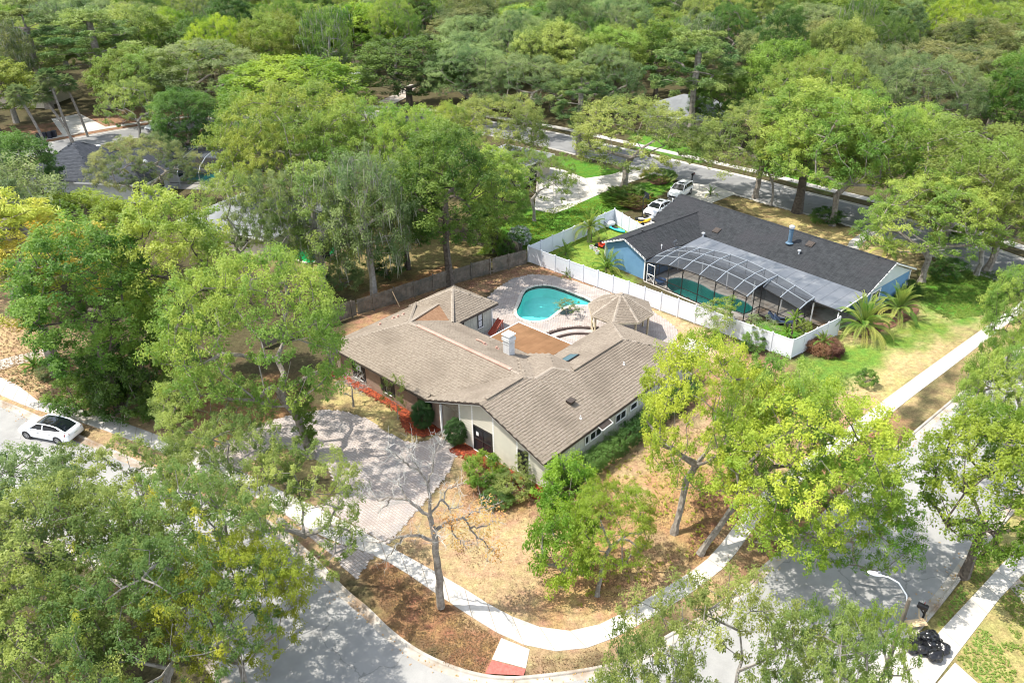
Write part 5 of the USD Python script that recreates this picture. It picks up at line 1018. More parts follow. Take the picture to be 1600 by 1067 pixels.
descs = ['low black rubbish bag at the road end of the heap', 'black rubbish bag leaning on the road end bag', 'black rubbish bag at the back of the heap nearest the mailbox', 'black rubbish bag at the back corner of the heap by the sidewalk', 'bulky black rubbish bag at the front of the heap on the drive', 'black rubbish bag squeezed in the middle of the heap', 'black rubbish bag beside the sidewalk edge of the heap', 'largest black rubbish bag alone at the heap front by the sidewalk', 'slack black rubbish bag under the branch tips', 'outermost black rubbish bag lying on the sidewalk slab', 'black rubbish bag on top of the heap']
for k, ((x, y, r), dsc) in enumerate(zip(bags, descs)):
    p = U(x, y+6); t = thing('rubbish_bag', dsc, 'rubbish bag', (p[0], p[1], .02 if k != 10 else .38), rng.uniform(0, 6), group='black rubbish bags heaped at the drive')
    obj('bag', MB().ball((0, 0, r*.72), r, 3, (1.05, .95, .78), .9, k), M['bag'], t, smooth=25); a = rng.uniform(0, 6); obj('tied_neck', MB().tube([(0, 0, r*1.3), (.05, .02, r*1.55), (.02+.1*math.cos(a), .1*math.sin(a), r*1.75)], [.06, .03, .08], 7), M['bag'], t)
p = U(1434, 974); pw = thing('broken_chair', 'broken pale wooden chair parts thrown beside the rubbish bags', 'debris', p, .4)
obj('board', MB().bar((-.75, .1, .22), (.25, -.25, .3), .5, .03), M['plywood'], pw); obj('back_frame', MB().bar((.1, .1, .35), (.55, .6, .55), .05).bar((.55, .6, .55), (.75, .35, .5), .05).bar((.75, .35, .5), (.35, -.2, .32), .05).bar((.35, -.2, .32), (.1, .1, .35), .05), M['plywood'], pw); obj('leg', MB().bar((-.6, .4, .05), (-.1, -.3, .12), .05), M['plywood'], pw)
for k, (x, y) in enumerate([(62, 219), (71, 217), (79, 216), (86, 214)]):
    t = thing('wheelie_bin', ['dark wheelie bin behind the leaning palm trunk', 'dark wheelie bin second along the kerb of the back street', 'dark wheelie bin third along the kerb of the back street', 'dark wheelie bin nearest the concrete drive mouth'][k], 'bin', U(x, y), .2); obj('bin_body', MB().hull([(a*.28, b*.3, 0) for a in (-1, 1) for b in (-1, 1)]+[(a*.33, b*.36, 1.0) for a in (-1, 1) for b in (-1, 1)]), M['bin'], t); obj('lid', MB().hull([(a*.35, b*.38, 1.0) for a in (-1, 1) for b in (-1, 1)]+[(a*.3, .3*b, 1.08) for a in (-1, 1) for b in (-1, 1)]), M['bin'], t)
def kayak(label, p, rot, m, L=3.2, W=.75, flip=False, tilt=0):
    t = thing('kayak', label, 'kayak', p, rot); xs = np.linspace(-1, 1, 13); secs = []
    for x in xs:
        w = W/2*max(.05, (1-abs(x)**2.4)); zt = .30+.10*abs(x)**2; half = [(w*.55, .02+.12*abs(x)**3), (w, .18), (w*.92, zt-.03), (w*.5, zt+.02)]; secs.append((x*L/2, half+[(-y, z) for y, z in half[::-1]]))
    obj('hull', loft(secs), M[m], t, smooth=50); obj('cockpit', MB().ball((-.1, 0, .33), 1, 2, (.55, .24, .04)), M['black_metal'], t); obj('seat', MB().box((-.45, 0, .42), (.08, .38, .22)), M['black_metal'], t)
kayak('turquoise kayak lying inside the white fence corner', U(962, 360), math.radians(-50), 'teal_plastic', 3.0); kayak('yellow kayak lying on the side drive behind the white fence', U(1003, 348.5), math.radians(25), 'yellow_plastic', 2.6); kayak('white kayak lying beside the yellow one', U(1010, 343.5), math.radians(20), 'white_plastic', 2.4)
p = U(953, 356); t = thing('covered_mower', 'white covered machine standing behind the turquoise kayak', 'machine', p, .4); obj('cover', MB().ball((0, 0, .45), .6, 2, (1.1, .7, .75), .5, 4), M['white_plastic'], t, smooth=30); obj('handle', MB().tube([(-.4, .2, .5), (-.9, .25, .95), (-.9, -.25, .95), (-.4, -.2, .5)], .02, 5), M['black_metal'], t)
p = U(996, 352); t = thing('garden_clutter', 'dark folded trailer frame lying beside the yellow kayak', 'trailer', p, .5); obj('frame', MB().bar((-1, -.3, .2), (1, -.3, .2), .06).bar((-1, .3, .2), (1, .3, .2), .06).bar((0, -.3, .2), (0, .3, .2), .06), M['black_metal'], t); obj('wheel', MB().tube([(.5, -.45, .2), (.5, -.3, .2)], .2, 12), M['tyre'], t)
p = U(1003, 343); t = thing('basketball_hoop', 'black basketball hoop on a pole beside the white saloon', 'basketball hoop', p, math.radians(20)); obj('base', MB().box((-.3, 0, .15), (1.1, .7, .25), 0, .1), M['black_metal'], t); obj('pole', MB().tube([(0, 0, .2), (0, 0, 2.7), (.35, 0, 3.1)], .06, 8), M['black_metal'], t); obj('backboard', MB().box((.45, 0, 3.05), (.05, 1.1, .75)), M['bin'], t); obj('rim', MB().tube([(.75+.22*math.cos(a), .22*math.sin(a), 2.85) for a in np.linspace(0, 2*math.pi, 13)], .015, 4), M['red_plastic'], t)
p = U(941, 386); t = thing('ride_on_mower', 'red ride on mower parked against the blue gable wall', 'mower', p, math.radians(-40)); obj('bonnet', MB().ball((.45, 0, .55), 1, 2, (.55, .32, .3)), M['red_plastic'], t); obj('deck', MB().box((0, 0, .25), (1.3, .9, .16), 0, .2), M['red_plastic'], t); obj('seat', MB().box((-.35, 0, .65), (.4, .45, .1)).box((-.55, 0, .85), (.1, .42, .4)), M['black_metal'], t)
for x in (.6, -.5):
    for s in (-1, 1): mb = MB().lathe([(0, -.1), (.22, -.1), (.25, 0), (.22, .1), (0, .1)], 12); mb.moved(trimesh.transformations.rotation_matrix(math.pi/2, [1, 0, 0])); mb.v = [q+[x, s*.42, .24] for q in mb.v]; obj('wheel', mb, M['tyre'], t)
obj('steering_wheel', MB().tube([(.1+.05*math.sin(a), .17*math.cos(a), .95+.12*math.sin(a)) for a in np.linspace(0, 2*math.pi, 11)], .015, 4), M['black_metal'], t)
for k, (x, y) in enumerate([(930, 392), (933, 397), (924, 389)]): 
    t = thing('garden_pot', ['pale bucket standing before the red mower', 'small pale pot below the red mower', 'pale tub beside the palm near the red mower'][k], 'pot', U(x, y), 0); obj('pot', MB().lathe([(0, .02), (.18, 0), (.25, .4), (.22, .4), (.17, .1), (0, .1)], 10), M['white_plastic'], t); obj('soil', MB().lathe([(.2, .34), (0, .36)], 10), M['brown_mulch'], t)
# stack of red chairs beside the tower, modelled only as a sloped frame
p = HF.w(-18.1, 14.6); t = thing('play_slide', 'rust red stacked chairs shaped as a sloped frame beside the tower wall', 'slide', p, HF.rot, scale=(.85, .8, .68)); 
obj('slide_chute', MB().hull([(-.3, -1.2, .1), (.3, -1.2, .1), (-.3, .6, 1.7), (.3, .6, 1.7), (-.3, -1.2, .02), (.3, -1.2, .02), (-.3, .6, 1.55), (.3, .6, 1.55)]), M['rust_red'], t)
for x in (-.35, .35): obj('side_rail', MB().bar((x, -1.2, .2), (x, .6, 1.85), .07, .22), M['rust_red'], t)
for y in (.55, .2): obj('leg', MB().bar((-.4, y, 0), (-.3, y, 1.5), .07).bar((.4, y, 0), (.3, y, 1.5), .07).bar((-.4, y, .6), (.4, y, .6), .05), M['rust_red'], t)
obj('board', MB().box((.55, -.4, .2), (.5, 1.5, .06)).box((.62, -.3, .32), (.4, 1.1, .05)), M['rust_red'], t)
t = thing('leaning_pole', 'bare pale pole leaning on the wooden fence behind the tower', 'pole', U(624.5, 479.5), 0); q = U(613, 456, 1.75)-U(624.5, 479.5); obj('pole', MB().tube([(0, 0, .02), q*[.5, .5, 0]+[0, 0, .9], q*[1, 1, 0]+[0, 0, 1.8]], .05, 7), M['plywood'], t)
t = thing('plywood_sheet', 'tan plywood sheet leaning against the white fence behind the crowns', 'panel', U(1157, 531), math.radians(-40)); obj('sheet', MB().hull([(-1.1, 0, 0), (.9, .2, 0), (1.0, .55, 1.7), (-1.1, 0, .05), (-1.1, .05, 0), (.9, .25, 0), (1.0, .6, 1.7), (-.2, .4, .7)]), M['plywood'], t)
t = thing('drain_cover', 'square pale drain cover in the verge behind the white saloon', 'drain cover', U(131, 653), .2); obj('cover', MB().box((0, 0, .01), (.9, .6, .05)), M['concrete'], t); obj('cover_rim', MB().box((0, 0, .0), (1.05, .75, .05)), M['old_concrete'], t)
spad = thing('stepping_slab', 'thin concrete pad in the straw beside the gazebo paving', 'slab', U(1083, 541), HF.rot); obj('pad', MB().prism(Point(0, 0).buffer(1.2, 8).envelope.buffer(.1), -.02, .03), M['old_concrete'], spad)
# mulch beds
obj('red_mulch_bed', sheet(Polygon(smooth_line([tuple(HF.w(*p)[:2]) for p in [(-23.9, .5), (-23.9, -.45), (-22.0, -.2), (-17, -.05), (-14.6, -.2), (-13.6, -1.1), (-12.2, -1.5), (-11.2, -1.1), (-10.7, -.3), (-10.7, .5)]], 2)).buffer(.05), .035), M['red_mulch'], kind='structure')
obj('red_mulch_bed', sheet(Polygon(smooth_line([tuple(HF.w(*p)[:2]) for p in [(-8.5, .45), (-8.4, -.7), (-7.2, -.6), (-4, -.2), (-1.5, -.4), (.1, -.5), (.3, .0), (-.2, .42)]], 2)).buffer(.05), .035), M['red_mulch'], kind='structure')
for pts in ([(955,312),(980,300),(1010,308),(1012,326),(985,330)], [(1012,284),(1032,274),(1048,279),(1044,288),(1024,290)], [(1325,520),(1375,500),(1430,470),(1440,490),(1390,515),(1340,530)], [(1255,545),(1285,530),(1310,540),(1290,556),(1262,553)]):
    obj('brown_mulch_bed', sheet(Polygon(closed_smooth(UV(pts), 2)), .036), M['brown_mulch'], kind='structure')

# ---------------------------------------------------------------- vegetation
def frusta(P0, P1, r0, r1, n=5):
    """Many tapered limbs at once."""
    P0, P1 = np.asarray(P0, float), np.asarray(P1, float); t = unit(P1-P0); ref = np.where(np.abs(t[:, 2:]) < .9, [0, 0, 1.0], [1.0, 0, 0]); a = unit(np.cross(t, ref)); b = np.cross(t, a); g = np.arange(n)*2*np.pi/n
    ring = np.cos(g)[None, :, None]*a[:, None]+np.sin(g)[None, :, None]*b[:, None]; P1 = P1+t*(np.asarray(r1)[:, None]*.5)
    v = np.concatenate([P0[:, None]+ring*np.asarray(r0)[:, None, None], P1[:, None]+ring*np.asarray(r1)[:, None, None]], 1).reshape(-1, 3)
    j = np.arange(n); q = np.stack([j, (j+1) % n, (j+1) % n+n, j+n], 1); return v, (np.arange(len(P0))[:, None, None]*2*n+q[None]).reshape(-1, 4)
def skeleton(rng, centers, trunk, r_trunk, tip=.02, seg=1.0, wig=.16, pen=.22):
    """Limbs grown from the trunk line to every clump centre; radii thicken downwards."""
    N = [np.array(p, float) for p in trunk]; par = [-1]+list(range(len(trunk)-1)); f0 = max(1, len(trunk)-2); fork = N[-1]
    for c in np.asarray(centers)[np.argsort(np.linalg.norm(centers-fork, axis=1))]:
        A = np.array(N[f0:]); d = np.linalg.norm(A-c, axis=1); cost = d+pen*np.linalg.norm(A-fork, axis=1)+.8*np.maximum(0, A[:, 2]-c[2]); j = int(np.argmin(cost))+f0
        L = np.linalg.norm(c-N[j]); k = max(1, int(L/seg)); a = N[j]
        for q in range(1, k+1):
            t = q/k; p = a+(c-a)*t+(rng.normal(0, wig*min(1, L/3), 3) if q < k else 0); p = p+np.array([0, 0, .10*L*math.sin(math.pi*t)]); N.append(p); par.append(j); j = len(N)-1
    N = np.array(N); w = np.full(len(N), tip**2.3); 
    ch = np.zeros(len(N)); acc = np.zeros(len(N))
    for i in range(len(N)-1, 0, -1): acc[i] = acc[i] if acc[i] > 0 else tip**2.3; acc[par[i]] += acc[i]
    r = acc**(1/2.3); r = r*(1+(r_trunk/max(r[1], 1e-6)-1)*np.clip((r-tip)/(r[1]-tip), 0, 1)); r[0] = r_trunk*1.6; r[1] = r_trunk*1.12
    return N, np.array(par), r
def wood_mesh(N, par, r, n=6):
    i = np.arange(1, len(N)); big = r[i] > .05; mb = MB()
    for m, s in ((big, n), (~big, 4)):
        if m.any(): mb.add(*frusta(N[par[i[m]]], N[i[m]], np.minimum(r[par[i[m]]], r[i[m]]*1.5), r[i[m]], s))
    return mb
def leaves(rng, centers, rad, n_per, size, flat=.62, sub=7, subr=.40, up=.85, out=.75, rnd=.6, aspect=.52, droop=0.0):
    """Leaf faces in tufts on and in each clump."""
    K_ = len(centers); rad = np.broadcast_to(rad, (K_,)); d = unit(rng.normal(size=(K_, sub, 3))); d[..., 2] = np.where(d[..., 2] < -.25, -d[..., 2], d[..., 2])
    sc = centers[:, None]+d*rad[:, None, None]*np.array([1, 1, flat])*rng.uniform(.45, 1.0, (K_, sub, 1)); dd = np.repeat(d.reshape(-1, 3), n_per, 0); c = np.repeat(sc.reshape(-1, 3), n_per, 0); rr = np.repeat(np.repeat(rad, sub), n_per)
    n = len(c); e = unit(rng.normal(size=(n, 3))); p = c+e*(rng.random((n, 1))**.45)*subr*rr[:, None]*np.array([1, 1, .95])
    p[:, 2] -= droop*rng.random(n)**2
    nm = unit(up*np.array([0, 0, 1.0])+out*unit(dd+e)+rnd*rng.normal(size=(n, 3))); t = unit(np.cross(nm, rng.normal(size=(n, 3)))); b = np.cross(nm, t)
    L = size*rng.uniform(.65, 1.3, n)[:, None]; W = L*aspect
    v = np.stack([p-t*L/2, p+b*W/2+nm*L*.12, p+t*L/2, p-b*W/2+nm*L*.12], 1).reshape(-1, 3); o = np.arange(n)[:, None]*4
    return v, np.concatenate([o+np.array([0, 1, 2]), o+np.array([0, 2, 3])])
def spread(rng, n, R, Rz, zc, dmin, inner=.55, low=-.35, lobes=5, amp=.22):
    """Clump centres through an uneven dome."""
    ph = rng.uniform(0, 6.28, lobes); out = []
    for _ in range(n*60):
        d = unit(rng.normal(size=3)); 
        if d[2] < low: continue
        az = math.atan2(d[1], d[0]); k = 1+amp*sum(math.sin((i+1)*az+ph[i])/(1+.5*i) for i in range(lobes))*(1-max(0, d[2])**2)*.6
        s = rng.uniform(inner, 1)**.6; p = np.array([d[0]*R*k, d[1]*R*k, d[2]*Rz])*s+[0, 0, zc]
        if all(np.linalg.norm(p-q) > dmin for q in out): out.append(p)
        if len(out) >= n: break
    return np.array(out)
def moss_mesh(rng, centers, rad, n):
    k = rng.integers(0, len(centers), n); p = centers[k]+rng.normal(0, .5, (n, 3))*rad; L = rng.uniform(.5, 1.7, n); w = rng.uniform(.02, .055, n); a = rng.uniform(0, math.pi, n); s = np.c_[np.cos(a), np.sin(a), np.zeros(n)]*w[:, None]
    z = np.array([0, 0, 1.0]); sw = rng.normal(0, .08, (n, 3)); sw[:, 2] = 0
    v = np.stack([p-s, p+s, p+s*.9+sw-z*L[:, None]*.5, p-s*.9+sw-z*L[:, None]*.5, p+sw*1.5-z*L[:, None]], 1).reshape(-1, 3); o = np.arange(n)[:, None]*5
    return v, np.concatenate([o+np.array(q) for q in ((0,1,2),(0,2,3),(3,2,4))])
TREES = {}
def proto_tree(kind, seed, off=(0, 0)):
    """Shapes of one kind of tree: {part: mesh}, its height and crown radius."""
    rng = np.random.default_rng(seed); parts = {}; off = np.array([off[0], off[1], 0.]); 
    def lean(tr):
        tr = np.array(tr, float); t = np.linspace(0, 1, 3*len(tr)-2); q = np.stack([np.interp(t, np.linspace(0, 1, len(tr)), tr[:, k]) for k in range(3)], 1); k = np.clip(1-q[:, 2]/4.6, 0, 1)
        w = rng.normal(0, .07, q.shape)*[1, 1, 0]; w[0] = 0; return list(q+off*(k**1.5*(1.6-.6*k))[:, None]+np.cumsum(w, 0)*.6)
    if kind == 'oak':       # spreading live oak, airy
        H, R = 11., 5.8; c = spread(rng, 170, R, 4.5, 6.3, .98, .60, -.42, amp=.26); tr = [(0, 0, -.15), (.1, .0, 1.2), (.2+rng.normal(0, .2), rng.normal(0, .2), 2.6), (rng.normal(0, .4), rng.normal(0, .4), 3.7)]
        N, par, r = skeleton(rng, c, lean(tr), .27); parts['trunk'] = wood_mesh(N, par, r); parts['crown'] = leaves(rng, c, rng.uniform(.55, .95, len(c)), 26, .165, sub=8, subr=.40, flat=.92)
    elif kind == 'thin':    # sparse live oak with limbs showing
        H, R = 11., 5.8; c = spread(rng, 115, R, 4.3, 6.6, 1.05, .55, -.45, amp=.34); tr = [(0, 0, -.15), (.2, .1, 1.6), (.4+rng.normal(0, .3), rng.normal(0, .3), 3.2), (.3+rng.normal(0, .5), rng.normal(0, .5), 4.4)]
        N, par, r = skeleton(rng, c, lean(tr), .235); parts['trunk'] = wood_mesh(N, par, r); parts['crown'] = leaves(rng, c, rng.uniform(.5, .9, len(c)), 25, .16, sub=8, subr=.38, flat=.92)
    elif kind == 'round':   # dense rounded crown
        H, R = 11., 4.6; c = spread(rng, 150, R, 4.5, 6.4, .9, .66, -.6, amp=.18); tr = [(0, 0, -.15), (.05, .0, 1.2), (.1, .1, 2.4), (.1, .0, 3.8)]
        N, par, r = skeleton(rng, c, tr, .26); parts['trunk'] = wood_mesh(N, par, r); parts['crown'] = leaves(rng, c, rng.uniform(.6, 1.0, len(c)), 28, .19, sub=8, subr=.42, flat=.95)
    elif kind == 'tall':    # tall oval crown of stacked clumps
        H, R = 15., 3.9; c = spread(rng, 125, R, 6.0, 8.9, 1.02, .60, -.75, amp=.2); tr = [(0, 0, -.15), (.05, .0, 2), (.1, .1, 4.2), (.0, .0, 6.5), (0, 0, 8.5)]
        N, par, r = skeleton(rng, c, tr, .27, pen=.1); parts['trunk'] = wood_mesh(N, par, r); parts['crown'] = leaves(rng, c, rng.uniform(.65, 1.1, len(c)), 32, .20, sub=8, subr=.42, flat=.9)
    elif kind == 'mossy':   # tall loose tree hung with moss
        H, R = 14., 4.2; c = spread(rng, 95, R, 5.6, 8.2, 1.15, .45, -.8, amp=.3); tr = [(0, 0, -.15), (.1, .0, 2), (.15, .1, 4.5), (.0, .2, 7), (0, 0, 9)]
        N, par, r = skeleton(rng, c, tr, .28, pen=.1); parts['trunk'] = wood_mesh(N, par, r); parts['crown'] = leaves(rng, c, rng.uniform(.6, 1.05, len(c)), 30, .20, sub=8, subr=.45, droop=.8); parts['moss'] = moss_mesh(rng, c, 1.0, 650)
    elif kind == 'pine':
        H, R = 16., 3.6; c = []
        for z in np.linspace(8.0, 15.4, 11):
            rr = 3.7*math.sin(min(1, (16.6-z)/6.5)*math.pi*.5)
            for a in np.arange(0, 6.28, 6.28/6): c.append((rr*math.cos(a+z*2)*rng.uniform(.5, 1.05), rr*math.sin(a+z*2)*rng.uniform(.5, 1.05), z+rng.normal(0, .75)))
        c = np.array(c); tr = [(0, 0, -.15), (.05, 0, 3), (.1, .05, 6), (.05, .1, 8.5), (0, 0, 11), (0, 0, 13), (0, .05, 15)]
        N, par, r = skeleton(rng, c, tr, .26, pen=.02, wig=.1); parts['trunk'] = wood_mesh(N, par, r); parts['crown'] = leaves(rng, c, rng.uniform(.55, .9, len(c)), 44, .36, sub=6, subr=.5, aspect=.15, up=.35, out=.5, rnd=.9, flat=1.0)
    elif kind == 'bush':
        H, R = 3., 2.; c = spread(rng, 46, R, 1.7, 1.25, .52, .6, -.6, amp=.2); N, par, r = skeleton(rng, c, [(0, 0, -.1), (0, 0, .25), (.05, 0, .5)], .10, seg=.5); parts['stem'] = wood_mesh(N, par, r); parts['foliage'] = leaves(rng, c, rng.uniform(.42, .62, len(c)), 26, .16, sub=6, subr=.5, flat=.8)
    elif kind == 'topiary':
        H, R = 2.3, 1.05; c = spread(rng, 90, R*.86, 1.05, 1.15, .22, .86, -.95, amp=.05); N, par, r = skeleton(rng, c, [(0, 0, -.1), (0, 0, .4), (.02, 0, .9)], .07, seg=.5); parts['stem'] = wood_mesh(N, par, r); parts['foliage'] = leaves(rng, c, np.full(len(c), .26), 40, .085, sub=5, subr=.6, flat=.9)
    elif kind == 'sapling':
        H, R = 4.5, 1.7; c = spread(rng, 30, R, 1.9, 2.9, .55, .4, -.8, amp=.3); N, par, r = skeleton(rng, c, [(0, 0, -.1), (.03, .02, .8), (.0, .05, 1.5)], .05, seg=.5, tip=.008); parts['stem'] = wood_mesh(N, par, r, 5); parts['foliage'] = leaves(rng, c, rng.uniform(.25, .45, len(c)), 14, .14, sub=5, subr=.6)
    elif kind == 'palmetto':  # clump of fan leaves
        H, R = 2.2, 2.; mb = MB(); n = 95; F = []
        for k in range(n):
            a, rr = rng.uniform(0, 6.28), 1.75*math.sqrt(rng.random()); base = np.array([rr*math.cos(a), rr*math.sin(a), 0]); tl = unit(np.array([math.cos(a)*.6+rng.normal(0, .4), math.sin(a)*.6+rng.normal(0, .4), 1.2])); hub = base+tl*rng.uniform(.7, 1.5)*(1.15-.25*rr)
            mb.tube([base*.7, hub], .015, 3, False); s = unit(np.cross(tl, [0.3, .2, 1])); w = unit(tl+np.array([math.cos(a), math.sin(a), -.2])*.6)
            for q in np.linspace(-1.5, 1.5, 11): dr = unit(w*math.cos(q)+s*math.sin(q)); pr = np.cross(dr, np.cross(w, s)); L = .62*(1-.15*abs(q)); F.append([hub, hub+dr*L*.5+pr*.045, hub+dr*L-np.array([0, 0, .10]), hub+dr*L*.5-pr*.045])
        v = np.array(F).reshape(-1, 3); o = np.arange(len(F))[:, None]*4; parts['stem'] = mb; parts['foliage'] = (v, np.concatenate([o+np.array([0, 1, 2]), o+np.array([0, 2, 3])]))
    return parts, H, R
BARK = {'oak': 'bark', 'thin': 'pale_bark', 'round': 'dark_bark', 'tall': 'dark_bark', 'mossy': 'pale_bark', 'pine': 'bark', 'bush': 'bark', 'topiary': 'dark_bark', 'sapling': 'pale_bark', 'palmetto': 'weed'}
_srcs = {}; _rt = np.random.default_rng(77)
def plant(name, kind, var, colour, p, H, R, label, cat, group=None, rot=None, off=None):
    key = (kind, var) if off is None else (kind, var, label)
    if key not in TREES: TREES[key] = proto_tree(kind, hash_seed(kind, var), (0, 0) if off is None else (off[0]*5.8/R, off[1]*5.8/R))
    parts, H0, R0 = TREES[key]; sc = (R/R0, R/R0, H/H0); rot = _rt.uniform(0, 6.28) if rot is None else rot
    t = thing(name, label, cat, (p[0], p[1], 0), rot, group, sc, LF[colour], src=_srcs.get(key))
    if key not in _srcs:
        _srcs[key] = t
        for nm, g in parts.items(): obj(nm, g, None if nm in ('crown', 'foliage') else M['moss' if nm == 'moss' else BARK[kind]], t, kind='stuff' if nm == 'moss' else None)
    return t
def hash_seed(kind, var): return sum(ord(ch)*(i+3) for i, ch in enumerate(kind))*7+var*101
placed = []
def tree(px, py, wpx, H, kind, var, colour, label, name=None, zf=.62, base=None, group=None, cat='tree', rot=None, foot=None):
    """A tree whose crown's middle is seen at (px, py), wpx pixels wide."""
    c = U(px, py, H*zf); R = wpx/2*np.linalg.norm(c-np.array([0, 0, CH]))/FPX/1.02
    b = U(*base) if base else c; off = None
    if foot: off = (U(*foot)-c)[:2]; rot = 0
    placed.append((b[0], b[1], R))
    return plant(name or {'oak': 'live_oak', 'thin': 'live_oak', 'round': 'laurel_tree', 'tall': 'broadleaf_tree', 'mossy': 'mossy_tree', 'pine': 'pine_tree'}[kind], kind, var, colour, b, H, R, label, cat, group, rot, off)
